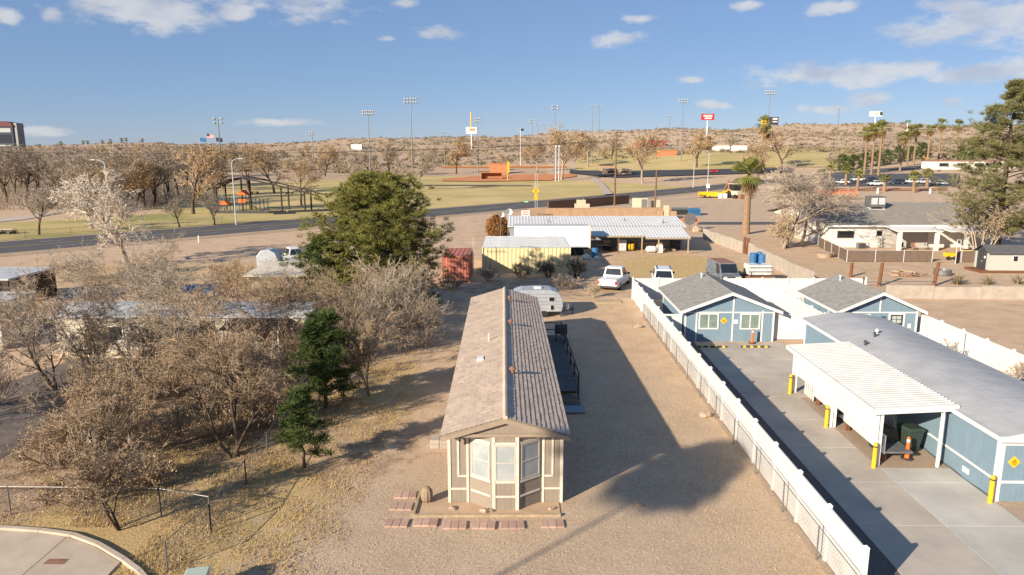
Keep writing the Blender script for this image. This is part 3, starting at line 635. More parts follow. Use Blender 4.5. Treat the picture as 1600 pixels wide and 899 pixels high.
# ------------------------------------------------------------------ blue houses
def window(parent, x, z, w_, h_, y=0.0, pane=None):
    f = MB(); t = .09
    for x0, x1, z0, z1 in ((x, x + t, z, z + h_), (x + w_ - t, x + w_, z, z + h_), (x + t, x + w_ - t, z, z + t), (x + t, x + w_ - t, z + h_ - t, z + h_), (x + w_ / 2 - .03, x + w_ / 2 + .03, z + t, z + h_ - t)): f.box(x0, x1, y - .05, y - .002, z0, z1)
    o = f.build('window', mt['vinyl'], parent)
    for x0, x1 in ((x + t, x + w_ / 2 - .03), (x + w_ / 2 + .03, x + w_ - t)): MB().box(x0, x1, y - .022, y - .004, z + t, z + h_ - t).build('pane', pane or blind, o)
    return o
blind = M('window_blind', (.20, .27, .24), (.13, .18, .17), 1.5, .15, spec=.8)
def diamond(parent, x, z, r, y):
    s = MB().prism([(x, z - r), (x + r, z), (x, z + r), (x - r, z)], y - .025, y - .005, 'y').build('warning_sign', mt['yellow'], parent); b = MB()
    for k, w_ in enumerate((.3, .55, .62, .45)): b.box(x - r * w_ / 1.6, x + r * w_ / 1.6, y - .029, y - .026, z + r * (.28 - .22 * k), z + r * (.38 - .22 * k))
    b.build('print', mt['black'], s); return s
def gable_house(label, x0, x1, y0, dep, kind):
    w = x1 - x0; h = thing('blue_house', label, 'house', lot(x0, y0), LOT, 'small blue houses'); e = 2.3; rz = 3.45; ov = .38; m = w / 2
    MB().prism([(0, 0), (w, 0), (w, e), (m, rz - .1), (0, e)], 0, dep, 'y').build('wall', mt['blue'], h)
    k = (rz - e) / m
    for s in (-1, 1):
        ex = m + s * (m + ov); ez = e - k * ov
        r = MB(); r.slab((m, -ov - .1, rz), (ex, -ov - .1, ez), (ex, dep + .3, ez), (m, dep + .3, rz), .07 * s); r.build('roof', mt['shingle'], h)
        f = MB(); f.slab((m, -ov - .115, rz - .16), (ex, -ov - .115, ez - .16), (ex, -ov - .115, ez + .05), (m, -ov - .115, rz + .05), -.025 * s); f.build('rake_board', mt['vinyl'], h)
        MB().box(*sorted((ex, ex + .025 * s)), -ov - .1, dep + .3, ez - .15, ez + .04).build('fascia', mt['vinyl'], h)
    for x in (-.01, w - .11): MB().box(x, x + .12, -.03, -.002, 0, e - .02).build('trim_board', mt['vinyl'], h); 
    for y in (1.7, dep - .1): MB().box(-.03, -.002, y, y + .12, 0, e - .02).build('trim_board', mt['vinyl'], h)
    if kind == 'front':
        for x, t in ((.75, e - .15), (w * .53, rz - .35), (w - .85, e - .15)): MB().box(x, x + .1, -.03, -.003, 0, t).build('trim_board', mt['vinyl'], h)
        for a, c in ((.12, .74), (.86, w * .53 - .005), (w * .53 + .105, w - .86), (w - .74, w - .12)): MB().box(a, c, -.028, -.003, 1.98, 2.07).build('trim_board', mt['vinyl'], h)
        window(h, .95, .85, 1.35, 1.12); window(h, 3.75, .85, 1.35, 1.12); diamond(h, 2.65, 1.45, .24, 0)
        MB().box(3.35, 3.6, -.03, -.002, 1.25, 1.52).build('notice', mt['white'], h)
    else:
        MB().box(.12, w - .12, -.028, -.003, 1.98, 2.07).build('trim_board', mt['vinyl'], h); MB().box(w * .5, w * .5 + .1, -.03, -.003, 2.075, rz - .4).build('trim_board', mt['vinyl'], h)
        window(h, .75, .8, 1.35, 1.1)
        d = MB()
        for a, c, z in ((3.3, 3.42, (0, 2.0)), (4.28, 4.4, (0, 2.0))): d.box(a, c, -.05, -.003, *z)
        d.box(3.42, 4.28, -.05, -.003, 1.88, 2.0); d.build('door_frame', mt['vinyl'], h)
        dr = MB().box(3.42, 4.28, -.03, -.004, .1, 1.88).build('door', mt['dsteel'], h)
        for i in range(2):
            for j in range(2): MB().box(3.55 + i * .32, 3.83 + i * .32, -.036, -.031, 1.3 + j * .26, 1.52 + j * .26).build('pane', mt['curtain'], dr)
        MB().box(2.85, 3.05, -.12, -.003, 1.4, 1.75).build('wall_lamp', mt['dsteel'], h); MB().box(4.65, 4.85, -.06, -.003, .95, 1.25).build('meter_box', mt['vinyl'], h)
    for (x, y) in ((m + .7, dep * .62), (m - .5, dep * .8)):
        v = MB(); v.tube((x, y, rz - .6), (x, y, rz + .22), .05, .05, 8); v.tube((x, y, rz + .16), (x, y, rz + .26), .09, .09, 8); v.build('roof_vent', mt['dsteel'] if x > m else mt['vinyl'], h)
gable_house('small blue gabled house with two front windows facing the driveway', 10.94, 16.99, 47.1, 7.6, 'front')
gable_house('small blue gabled house with dark panelled door behind the grey roof', 21.45, 26.7, 47.1, 6.4, 'door')
def long_house():
    h = thing('blue_long_house', 'long blue house with smooth grey roof right of the driveway', 'house', lot(17.42, 24.4), LOT); w = 4.75; L = 18.4; e = 2.62; n = 12
    arc = [(w * k / n, e + .33 * math.sin(math.pi * k / n)) for k in range(n + 1)]
    MB().prism([(0, 0), (w, 0)] + [(x, z - .06) for x, z in reversed(arc)], 0, L, 'y').build('wall', mt['blue'], h)
    rf = [(-.22, e - .02)] + [(x, z + .01) for x, z in arc] + [(w + .22, e - .02)]
    MB().prism(rf + [(x, z - .05) for x, z in reversed(rf)], -.25, L + .2, 'y').build('roof', mt['membrane'], h, smooth=False)
    MB().box(-.25, -.225, -.25, L + .2, e - .17, e).build('fascia', mt['vinyl'], h); MB().box(-.24, w + .24, -.28, -.252, e - .2, e + .02).build('fascia', mt['vinyl'], h)
    MB().prism([(x, z) for x, z in arc] + [(x, z - .16) for x, z in reversed(arc)], -.275, -.253, 'y').build('fascia', mt['vinyl'], h)
    for x, y0, y1 in ((-.03, -.03, .16), (-.03, L - .15, L)): MB().box(x, -.002, y0, y1, 0, e - .2).build('trim_board', mt['vinyl'], h)
    MB().box(-.002, .16, -.03, -.002, 0, e - .2).build('trim_board', mt['vinyl'], h)
    MB().box(-.028, -.003, .165, 4.6, .78, .87).build('trim_board', mt['vinyl'], h); MB().box(.165, w, -.028, -.003, .72, .82).build('trim_board', mt['vinyl'], h)
    MB().box(.165, w, -.028, -.003, 2.2, 2.3).build('trim_board', mt['vinyl'], h)
    for k in range(1, 13):
        y = k * L / 13; MB().prism([(x, z + .011) for x, z in arc] + [(x, z + .0145) for x, z in reversed(arc)], y, y + .035, 'y').build('roof_seam', mt['membrane'], h)
    diamond(h, .55, 1.55, .23, 0); MB().box(-.03, -.003, 1.55, 1.95, .3, .52).build('wall_vent', mt['vinyl'], h)
    f = MB().box(-.04, -.003, 13.1, 13.8, 1.1, 1.95).build('window', mt['vinyl'], h); MB().box(-.046, -.041, 13.18, 13.72, 1.18, 1.87).build('pane', mt['glassd'], f)
    for x, y in ((1.5, 12.8), (1.9, 13.4), (.5, 11.7)):
        v = MB(); z = e + .33 * math.sin(math.pi * x / w); v.tube((x, y, z - .05), (x, y, z + .22), .045, .045, 8); v.tube((x, y, z + .15), (x, y, z + .28), .1, .07, 8); v.build('roof_vent', mt['dsteel'] if x != 1.9 else mt['vinyl'], h)
    cb = MB(); cb.path([(-.03, y, .06 + .03 * math.sin(y * 3)) for y in rng(.2, 5.2, .5)], .018, 5); cb.build('cable', mt['dsteel'], h)
long_house()
def carport():
    c = thing('carport', 'white slatted carport beside the long blue house', 'carport', lot(14.15, 27.2), LOT); w = 3.3; L = 9.6; z0 = 2.5; z1 = 2.68
    n = 38; st = L / n
    for k in range(n):
        y = k * st; q = MB(); q.slab((.02, y + .02, z0), (w, y + .02, z1), (w, y + st - .02, z1), (.02, y + st - .02, z0), .035); q.slab((.02, y + .003, z0 + .036), (w, y + .003, z1 + .036), (w, y + .045, z1 + .036), (.02, y + .045, z0 + .036), .03); q.build('roof_pan', mt['vinyl'], c)
    MB().box(-.08, .015, -.1, L + .1, z0 - .17, z0 + .05).build('gutter', mt['vinyl'], c, bevel=.01)
    f = MB(); f.slab((.02, -.09, z0 - .17), (w, -.09, z1 - .17), (w, -.09, z1 + .06), (.02, -.09, z0 + .06), -.06); f.build('end_beam', mt['vinyl'], c)
    f = MB(); f.slab((.02, L + .05, z0 - .17), (w, L + .05, z1 - .17), (w, L + .05, z1 + .06), (.02, L + .05, z0 + .06), -.04); f.build('end_beam', mt['vinyl'], c)
    for y in (.12, 4.3, 9.2):
        for dx in (.2, .36): MB().box(dx, dx + .1, y, y + .1, 0, z0 - .005).build('post', mt['vinyl'], c)
    MB().box(2.75, 2.85, .05, .15, 0, z1 - .06).build('post', mt['vinyl'], c)
    for y0, y1 in ((.24, 4.29), (4.42, 9.19)):
        for k in range(15):
            z = 1.32 + k * .067; q = MB(); q.slab((.19, y0, z), (.19, y1, z), (.24, y1, z + .042), (.24, y0, z + .042), .012); q.build('screen_slat', mt['vinyl'], c)
        MB().box(.16, .27, y0, y1, 1.24, 1.31).build('screen_rail', mt['vinyl'], c)
    for y0, y1 in ((.45, 4.2), (5.0, 7.6)):
        q = MB().box(.75, .8, y0, y1, .42, 1.23).build('ramp_panel', mt['vinyl'], c)
        for y in (y0 + .15, y1 - .3): MB().box(.8, .95, y, y + .15, 0, .42).build('ramp_leg', mt['rustwood'], c)
        for k in range(4): MB().box(.74, .749, y0 + .1 + k * .16, y0 + .19 + k * .16, .75, 1.15).build('vent_slot', mt['steel'], c)
    MB().box(.81, 2.0, .5, 7.6, .42, .5).build('ramp_floor', mt['deck'], c)
    for k in range(5): MB().box(.75, .8, 7.75 + k * .26, 7.83 + k * .26, .1, 1.2).build('baluster', mt['vinyl'], c)
    lt = MB()
    for k in range(-8, 16):
        for s in (1, -1):
            a = k * .16; za, zb = (0.5, 2.4); xa, xb = a, a + (zb - za) * .6 * s
            lt.bar((max(0, min(1.6, xa)) + .95, 3.0 + .012 * s, za), (max(0, min(1.6, xb)) + .95, 3.0 + .012 * s, zb), .035, .01)
    lt.build('lattice', mt['vinyl'], c)
    for k in range(3): MB().box(.9, 1.9, 8.0 + k * .3, 8.29 + k * .3, 0, .45 - .15 * k).build('step', mt['conc'], c)
carport()
def bollard(x, y, label):
    t = thing('bollard', label, 'bollard', lot(x, y), 0, 'yellow safety bollards'); b = MB(); b.lathe([(.085, 0), (.085, 1.05), (.07, 1.1), (.03, 1.125)], 14); b.build('pipe', mt['yellow'], t, smooth=False); MB().lathe([(.088, .93), (.088, .99)], 14).build('band', mt['dsteel'], t)
bollard(14.2, 36.2, 'yellow bollard at the far corner of the white carport'); bollard(14.17, 31.5, 'yellow bollard by the middle posts of the white carport'); bollard(14.3, 27.15, 'yellow bollard at the near post of the white carport'); bollard(17.15, 24.2, 'yellow bollard at the corner of the long blue house')
def cone(x, y, label, hh=.95):
    t = thing('traffic_cone', label, 'traffic cone', lot(x, y, .045), .3, 'orange tube cones'); MB().lathe([(.24, 0), (.24, .05), (.2, .06)], 8).build('base', mt['dsteel'], t)
    b = MB(); b.lathe([(.1, .06), (.075, hh * .5), (.065, hh), (.03, hh + .03)], 12); b.build('tube', mt['orange'], t); MB().lathe([(.074, hh * .55), (.07, hh * .72)], 12).build('band', mt['white'], t); MB().lathe([(.07, hh * .8), (.067, hh * .92)], 12).build('band', mt['white'], t)
cone(16.1, 28.0, 'orange tube cone beside the dark green bins'); cone(15.4, 46.4, 'orange tube cone in front of the right window of the blue house'); cone(10.72, 46.1, 'dark-based orange cone at the left corner of the blue house', .8)
for x, lb in ((11.55, 'black and yellow wheel stop under the left window'), (14.35, 'black and yellow wheel stop under the right window')):
    t = thing('wheel_stop', lb, 'wheel stop', lot(x, 45.4, .045), LOT, 'wheel stops'); MB().prism([(-.08, 0), (.08, 0), (.055, .1), (-.055, .1)], 0, 1.85, 'x').build('bar', mt['dsteel'], t)
    for k in range(4): MB().prism([(-.083, 0), (.083, 0), (.058, .103), (-.058, .103)], .12 + k * .47, .3 + k * .47, 'x').build('stripe', mt['yellow'], t)
def bin_(x, y, label, rz):
    t = thing('wheelie_bin', label, 'bin', lot(x, y, .045), rz, 'dark green wheeled bins'); b = MB()
    b.loft([[(-.26, -.28, .08), (.26, -.28, .08), (.26, .26, .08), (-.26, .26, .08)], [(-.36, -.4, 1.0), (.36, -.4, 1.0), (.36, .38, 1.0), (-.36, .38, 1.0)]]); b.build('body', mt['binm'], t, bevel=.02)
    q = MB(); q.loft([[(-.39, -.46, 1.0), (.39, -.46, 1.0), (.39, .42, 1.0), (-.39, .42, 1.0)], [(-.34, -.36, 1.12), (.34, -.36, 1.12), (.34, .4, 1.1), (-.34, .4, 1.1)]]); q.build('lid', mt['binm'], t, bevel=.02)
    for s in (-.3, .3): MB().tube((s - .05, .3, .12), (s + .05, .3, .12), .12, .12, 12).build('wheel', mt['tyre'], t)
    MB().tube((-.3, .45, 1.0), (.3, .45, 1.0), .025, .025, 6).build('handle', mt['binm'], t)
bin_(15.35, 28.9, 'dark green wheeled bin in the carport shade', R(-85)); bin_(16.65, 28.9, 'dark green wheeled bin against the blue wall', R(8))
# ------------------------------------------------------------------ storage yard
def container(label, x0, y0, L, W_, hh, mat, rz=0.0, along='x', roof=None, group=None):
    """corrugated box with its long side along local x"""
    t = thing('shipping_container', label, 'container', (x0, y0, 0), rz, group)
    n = round(L / .42); st = L / n; prof = []
    for k in range(n):
        a = k * st; prof += [(a + .02 * st, .0), (a + .38 * st, .0), (a + .5 * st, .05), (a + .88 * st, .05)]
    prof.append((L, 0))
    for yy, s in ((.06, 1), (W_ - .06, -1)):
        b = MB()
        for p, q in zip(prof, prof[1:]): b.quad((p[0], yy + s * p[1], .15), (q[0], yy + s * q[1], .15), (q[0], yy + s * q[1], hh - .12), (p[0], yy + s * p[1], hh - .12))
        b.build('side_panel', mat, t, fix=False)
    m = round(W_ / .3)
    for xx, s in ((.03, 1), (L - .03, -1)):
        b = MB()
        for k in range(m):
            a = k * W_ / m; c = W_ / m
            for p, q in (((a, 0), (a + c * .4, 0)), ((a + c * .4, 0), (a + c * .5, .04)), ((a + c * .5, .04), (a + c * .9, .04)), ((a + c * .9, .04), (a + c, 0))): b.quad((xx + s * p[1], p[0], .15), (xx + s * q[1], q[0], .15), (xx + s * q[1], q[0], hh - .12), (xx + s * p[1], p[0], hh - .12))
        b.build('end_panel', mat, t, fix=False)
    fr = MB()
    for x in (0, L - .12):
        for y in (0, W_ - .12): fr.box(x, x + .12, y, y + .12, 0, hh - .125)
    for y in (0, W_ - .1): fr.box(.121, L - .121, y, y + .1, 0, .15)
    fr.build('frame', mat, t)
    tp = MB(); tp.box(0, L, 0, W_, hh - .12, hh - .05); k = .3
    while k < W_ - .2: tp.box(.1, L - .1, k, k + .12, hh - .05, hh - .02); k += .45
    tp.build('roof', roof or mat, t)
    return t
for i, lb in enumerate(('cream corrugated container with shrub shadow on its near side', 'second cream container from the front, only its grey roof showing', 'third cream container from the front, only its grey roof showing', 'rearmost cream container, beside the white box trailer')):
    container(lb, -3.2, 75.0 + i * 2.5, 9.45, 2.44, 2.85, mt['cream'], 0, roof=mt['galv'], group='cream containers side by side')
c = container('dull red container standing end-on left of the cream ones', -4.2, 69.3, 6.1, 2.75, 2.7, mt['redbox'], R(90))
def box_trailer():
    t = thing('box_trailer', 'white box trailer parked behind the cream containers', 'trailer', (.3, 88.0, 0)); L = 9.4
    MB().box(0, L, 0, 2.5, 1.0, 3.7).build('box', mt['carw'], t, bevel=.03); MB().box(-.02, L - .15, -.02, 2.52, 3.705, 3.74).build('roof', mt['galv'], t)
    MB().box(0, L - .16, -.02, -.003, 1.0, 1.25).build('side_rail', mt['galv'], t)
    for x in (L - .14, L + .03): MB().box(x - .06, x + .06, -.04, 2.54, .9, 3.78).build('door_frame', mt['tan'], t) if x > L else None
    MB().box(.4, L - .2, .3, 2.2, .75, .99).build('chassis', mt['dsteel'], t)
    for x in (L - 1.2, L - 2.3):
        for y in (.15, 2.0): MB().tube((x, y, .48), (x, y + .3, .48), .48, .48, 14).build('wheel', mt['tyre'], t)
    MB().box(1.4, 1.6, .3, .5, 0, .76).build('landing_leg', mt['dsteel'], t)
box_trailer()
def ribbed(b, a, bb, c, d, st, hh, m=0):
    """sheet a-b (front) to d-c (back) with raised ribs running front to back"""
    a, bb, c, d = map(Vector, (a, bb, c, d)); n = max(1, round((bb - a).length / st)); up = Vector((0, 0, hh))
    for k in range(n):
        s0, s1, s2 = k / n, (k + .6) / n, (k + 1) / n
        f = lambda s: (a + (bb - a) * s, d + (c - d) * s)
        (p0, q0), (p1, q1), (p2, q2) = f(s0), f(s1), f(s2); e = (s1 - s0) * .3; (pa, qa) = f(s1 + (s2 - s1) * .25); (pb_, qb) = f(s1 + (s2 - s1) * .75)
        b.quad(p0, p1, q1, q0, m); b.quad(p1, pa + up, qa + up, q1, m); b.quad(pa + up, pb_ + up, qb + up, qa + up, m); b.quad(pb_ + up, p2, q2, qb + up, m)
def long_shed():
    t = thing('long_workshop', 'long low workshop with white ribbed metal roof and open front awning', 'workshop', (0, 0, 0))
    x0, x1 = -.6, 23.3
    MB().box(x0 + .3, x1 - .4, 95.2, 100.6, 0, 2.95).build('wall', M('grey_blue_wall', (.27, .30, .33), (.22, .25, .28), 1, .8), t)
    b = MB(); ribbed(b, (x0, 94.9, 3.0), (x1, 94.9, 3.0), (x1, 101.0, 3.8), (x0, 101.0, 3.8), .42, .03); b.build('roof', mt['roofwhite'], t, fix=False)
    MB().box(x0, x1, 94.9, 101, 2.86, 2.95).build('roof_frame', mt['white'], t)
    for a, c, y, z in ((9.4, 16.9, 90.2, 2.2), (16.9, 22.6, 89.3, 2.08)):
        b = MB(); ribbed(b, (a, y, z), (c, y, z), (c, 94.85, 2.94), (a, 94.85, 2.94), .42, .03); b.build('awning_roof', mt['roofwhite'], t, fix=False)
        MB().box(a, c, y + .05, y + .15, z - .18, z - .03).build('awning_beam', mt['timber'], t)
        k = a + .1
        while k < c: MB().bar((k, y + .02, z - .06), (k, 94.8, 2.86), .05, .1).build('rafter', mt['timber'], t); k += .82
    for x, y, hh in ((10.6, 90.3, 2.05), (13.6, 90.3, 2.05), (16.6, 90.3, 2.05), (18.55, 89.4, 1.92), (22.3, 89.4, 1.92)): MB().box(x - .07, x + .07, y - .07, y + .07, 0, hh).build('post', mt['rustwood'] if x < 15 else mt['timber'], t)
    MB().box(14.0, 15.1, 95.14, 95.19, 0, 2.1).build('door', mt['curtain'], t)
    f = MB().box(10.1, 11.2, 95.14, 95.19, 1.2, 2.1).build('window', mt['rustwood'], t); MB().box(10.2, 11.1, 95.12, 95.135, 1.3, 2.0).build('pane', mt['glassd'], f)
    MB().box(16.9, 22.9, 94.9, 95.19, 0, .85).build('base_wall', mt['block'], t)
    for x, y in ((5, 97), (15.5, 98), (20.5, 96.5)): MB().tube((x, y, 3.2), (x, y, 3.75), .08, .08, 8).build('roof_pipe', mt['steel'], t)
long_shed()
def simple(name, label, cat, loc, parts, rz=0.0, group=None):
    t = thing(name, label, cat, loc, rz, group)
    for nm, b, m in parts: b.build(nm, m, t)
    return t
simple('work_table', 'work table piled with boards under the awning', 'table', (10.6, 91.4, 0), [('top', MB().box(0, 2.2, 0, .9, .82, .88), mt['timber'])] + [('leg', MB().box(x, x + .08, y, y + .08, 0, .819), mt['dwood']) for x in (.05, 2.05) for y in (.05, .75)] + [('board', MB().box(.2, 1.9, .1, .4, .885, .95), mt['timber'])])
simple('wooden_crate', 'pale crate on top of dark boxes under the awning', 'crate', (12.0, 92.9, 0), [('base', MB().box(0, 1.1, 0, .8, 0, .9), mt['dwood']), ('crate', MB().box(.05, .95, .05, .7, .905, 1.35), mt['timber'])])
simple('fridge', 'grey upright fridge standing under the awning', 'fridge', (13.75, 92.0, 0), [('body', MB().box(0, 1.15, 0, .75, .05, 1.4), mt['galv']), ('door', MB().box(.03, 1.12, -.05, -.003, .1, 1.36), mt['galv']), ('top', MB().box(-.05, 1.2, -.05, .8, 1.405, 1.45), mt['white'])])
simple('yellow_sprayer', 'yellow wheeled machine with black lid under the awning', 'machine', (15.6, 92.4, 0), [('tub', MB().lathe([(.3, .12), (.42, .4), (.42, .85), (.3, 1.0)], 12), mt['yellow']), ('lid', MB().lathe([(.33, 1.0), (.36, 1.1), (.15, 1.25)], 12), mt['dsteel'])] + [('wheel', MB().tube((s, -.2, .14), (s, -.1, .14), .14, .14, 10), mt['tyre']) for s in (-.3, .3)])
simple('propane_tank', 'white domed tank lying by the awning post', 'tank', (17.9, 90.6, .25), [('shell', MB().loft([[(x, r * math.cos(a), .22 + r * math.sin(a)) for a in [k * math.pi / 5 for k in range(10)]] for x, r in ((-.75, .08), (-.62, .32), (-.4, .42), (.4, .42), (.62, .32), (.75, .08))]), mt['tank']), ('foot', MB().box(-.4, .4, -.2, .2, -.25, -.16), mt['steel'])])
simple('water_heater', 'pale appliance standing beside the white tank', 'appliance', (19.0, 90.9, 0), [('body', MB().box(-.35, .35, -.3, .3, 0, 1.0), mt['white']), ('upper_box', MB().box(-.3, .25, -.25, .25, 1.003, 1.35), mt['tan'])])
for i, (x, lb) in enumerate(((20.3, 'pale stone slab left of the dark box'), (21.1, 'pale stone slab nearest the last awning post'))): tag(MB().box(-.35, .35, -.3, .3, 0, .26 + .05 * i).build('stone_slab', mt['rock'], bevel=.04), lb, 'stone').location = (x, 92.6, 0)
simple('dark_cabinet', 'black cabinet under the right end of the awning', 'cabinet', (21.1, 93.6, 0), [('body', MB().box(0, 1.2, 0, .7, .05, 1.1), mt['dsteel']), ('top', MB().box(-.04, 1.24, -.04, .74, 1.103, 1.15), mt['dwood'])])
def barrel(x, y, label, m, z=0, r=.3, hh=.9):
    t = thing('barrel', label, 'barrel', (x, y, z), 0, 'plastic barrels'); MB().lathe([(r * .9, 0), (r, .05), (r, .3), (r * 1.05, .33), (r, .36), (r, .6), (r * 1.05, .63), (r, .66), (r, hh - .05), (r * .9, hh)], 16).build('drum', m, t, smooth=False); MB().lathe([(r * .88, hh + .001), (r * .85, hh + .03)], 16).build('lid', m, t)
barrel(10.1, 86.0, 'blue barrel standing beside the white box trailer', mt['bluepl'], r=.4, hh=1.2)
barrel(28.2, 82.3, 'left blue barrel standing against the concrete wall', mt['bluepl'], r=.42, hh=1.1); barrel(29.0, 81.6, 'right blue barrel by the concrete wall', mt['bluepl'], r=.42, hh=1.05); barrel(29.2, 82.9, 'rear blue barrel half hidden by the others', mt['bluepl'], r=.42, hh=1.15)
rg = random.Random(11)
def lumpy(r, m, name, seed, sq=(1, 1, .7), sub=2):
    bm = bmesh.new(); bmesh.ops.create_icosphere(bm, subdivisions=sub, radius=1); q = random.Random(seed); ph = [q.uniform(0, 6) for _ in range(6)]
    for v in bm.verts:
        k = 1 + .22 * math.sin(v.co.x * 3 + ph[0]) * math.sin(v.co.y * 3 + ph[1]) + .15 * math.sin(v.co.z * 5 + ph[2] + v.co.x * 4)
        v.co = Vector((v.co.x * k * sq[0] * r, v.co.y * k * sq[1] * r, v.co.z * k * sq[2] * r + r * sq[2] * .6))
    me = bpy.data.meshes.new(name); bm.to_mesh(me); bm.free(); me.materials.append(m); o = bpy.data.objects.new(name, me); COL.objects.link(o); return o
bag = tag(lumpy(.55, mt['tank'], 'plastic_bag', 4), 'white plastic bag slumped left of the blue barrel', 'bag'); bag.location = (8.9, 84.9, 0)
bag = tag(lumpy(.4, mt['tank'], 'plastic_bag', 6), 'small white bag in front of the blue barrel', 'bag'); bag.location = (10.2, 84.6, 0)
# tan compound wall and what stands in it
def wall(label, p, q, hh, th, m, name='block_wall', courses=None, cat='wall', cap=True):
    p = Vector((*p, 0)); q = Vector((*q, 0)); d = q - p; t = thing(name, label, cat, p, math.atan2(d.y, d.x)); L = d.length
    n = max(1, round(L / 3.0))
    for k in range(n): MB().box(k * L / n + .008, (k + 1) * L / n - .008, 0, th, 0, hh).build('panel', m, t)
    if cap: MB().box(0, L, -.03, th + .03, hh + .002, hh + .07).build('cap', m, t)
    return t
a = at(835, 345, 0); 
wall('tan block wall behind the white workshop roof', (3.0, 139), (31.5, 141), 1.9, .2, mt['tanwall'])
wall('dark brown compound wall along the road shoulder', (8, 157), (29.5, 180), 2.0, .2, M('brown_block', (.20, .12, .075), (.16, .10, .065), 1, .9))
simple('utility_cabinet', 'big pale equipment cabinet inside the compound', 'cabinet', (26.6, 158, 0), [('body', MB().box(0, 3.4, 0, 2.0, .1, 2.7), mt['tan']), ('door', MB().box(2.0, 3.3, -.03, -.003, .2, 2.5), mt['steel']), ('base', MB().box(-.1, 3.5, -.1, 2.1, 0, .095), mt['conc'])], R(-8))
simple('utility_cabinet', 'narrow tan cabinet with open dark door', 'cabinet', (31.4, 158, 0), [('body', MB().box(0, 1.4, 0, 1.2, 0, 2.3), mt['tan']), ('door', MB().box(-.6, -.02, -.03, .02, .1, 2.2), mt['dsteel'])])
simple('block_pillar', 'stacked tan blocks at the right end of the tan wall', 'pillar', (28.2, 137.6, 0), [('block', MB().box(0, 1.0, 0, .8, 0, 1.6), mt['tanwall']), ('block', MB().box(1.2, 2.1, .1, .9, 0, 2.6), mt['tan']), ('block', MB().box(2.5, 3.6, 0, .7, 0, 1.5), mt['tanwall'])])
simple('equipment_box', 'tan box on the wall with a grey top', 'box', (12.9, 146, 0), [('body', MB().box(0, 3.0, 0, 1.6, 0, 2.3), mt['tan']), ('upper_box', MB().box(.4, 2.2, .3, 1.4, 2.303, 3.1), mt['tan']), ('vent', MB().tube((1.8, .8, 3.1), (1.8, .8, 3.5), .1, .1, 8), mt['steel'])])
t = thing('scrap_rack', 'rack of reddish scrap beside the tan box', 'rack', (16.6, 145, 0))
for k in range(6): MB().bar((k * .55, 0, 0), (k * .55, 0, 1.5), .08).build('upright', mt['rustwood'], t)
for z in (.3, .8, 1.3): MB().box(-.05, 2.85, -.1, .1, z, z + .12).build('shelf', mt['rustwood'], t)
for k in range(5): MB().box(k * .55 + .08, k * .55 + .45, -.3, .3, .93, 1.25).build('scrap_piece', mt['rust'], t)
t = thing('metal_gate', 'grey bar gate at the left end of the tan wall', 'gate', (3.6, 137.6, 0))
for k in range(14): MB().tube((k * .2, 0, .2), (k * .2, 0, 1.7), .025, .025, 5).build('bar', mt['steel'], t)
for z in (.2, 1.7): MB().box(-.05, 2.7, -.03, .03, z, z + .06).build('rail', mt['steel'], t)
def board_sign(label, x, y, z, w_, hh, m, lines, legs=True, rz=0.0, name='sign', ink=None):
    t = thing(name, label, 'sign', (x, y, T(x, y) if y > 180 else 0), rz)
    p = MB().box(-w_ / 2, w_ / 2, -.05, 0, z, z + hh).build('panel', m, t)
    q = MB()
    for zz, ww, th in lines:
        k = -ww / 2 * w_; i = 0
        while k < ww / 2 * w_ - .02 * w_:
            lw_ = (.055 + .02 * ((i * 7) % 3)) * w_; q.box(k, min(k + lw_, ww / 2 * w_), -.056, -.051, z + hh * (zz - th / 2 * (1 - .2 * ((i * 5) % 2))), z + hh * (zz + th / 2)); k += lw_ + .022 * w_; i += 1
    q.build('lettering', ink or mt['white'], p)
    if legs:
        for s in (-.35, .35): MB().box(s * w_ - .04, s * w_ + .04, .002, .08, 0, z + hh * .9).build('leg', mt['steel'], t)
    return t
board_sign('red and white lettered sign on the bar gate', 2.6, 136.8, .6, 1.6, 1.1, mt['white'], ((.72, .8, .22), (.35, .8, .22)), ink=mt['signred'])
# pallets of blue and black crates, round saw sign, backhoe, yellow trailer
for i, (px, py, m, lb, w_) in enumerate(((1064, 336, mt['dsteel'], 'stack of black pipes on the gravel lot', 4.2), (1086, 337, mt['bluepl'], 'stack of bright blue racks on the gravel lot', 2.8))):
    p = at(px, py); t = thing('pipe_rack', lb, 'rack', (p.x, p.y, 0))
    for r in range(4):
        for k in range(int(w_ / .32)): MB().tube((-w_ / 2 + .16 + k * .32, 0, .18 + r * .33), (-w_ / 2 + .16 + k * .32 + (.5 if i else 0), 3.2, .18 + r * .33), .15, .15, 8).build('pipe', m if r < 3 else (mt['steel'] if i == 0 else m), t)
p = at(1077, 360); t = thing('round_disc_sign', 'round grey disc on a post with orange flags behind', 'sign', (p.x, p.y, 0)); MB().tube((0, 0, 0), (0, 0, 2.2), .05, .05, 6).build('post', mt['rustwood'], t); MB().tube((0, -.08, 1.9), (0, -.13, 1.9), 1.0, 1.0, 20).build('disc', mt['steel'], t)
for s in (-1, 1): MB().add([(s * .6, .1, 1.5), (s * 1.7, .1, 1.2), (s * .9, .1, 2.3), (s * .6, .14, 1.5), (s * 1.7, .14, 1.2), (s * .9, .14, 2.3)], [(0, 1, 2), (5, 4, 3), (0, 3, 4, 1), (1, 4, 5, 2), (2, 5, 3, 0)]).build('flag', mt['orange'], t)
p = at(1090, 362); tag(lumpy(.9, mt['rock'], 'boulder', 9), 'pale boulder at the far end of the concrete wall', 'boulder').location = (p.x, p.y, 0)
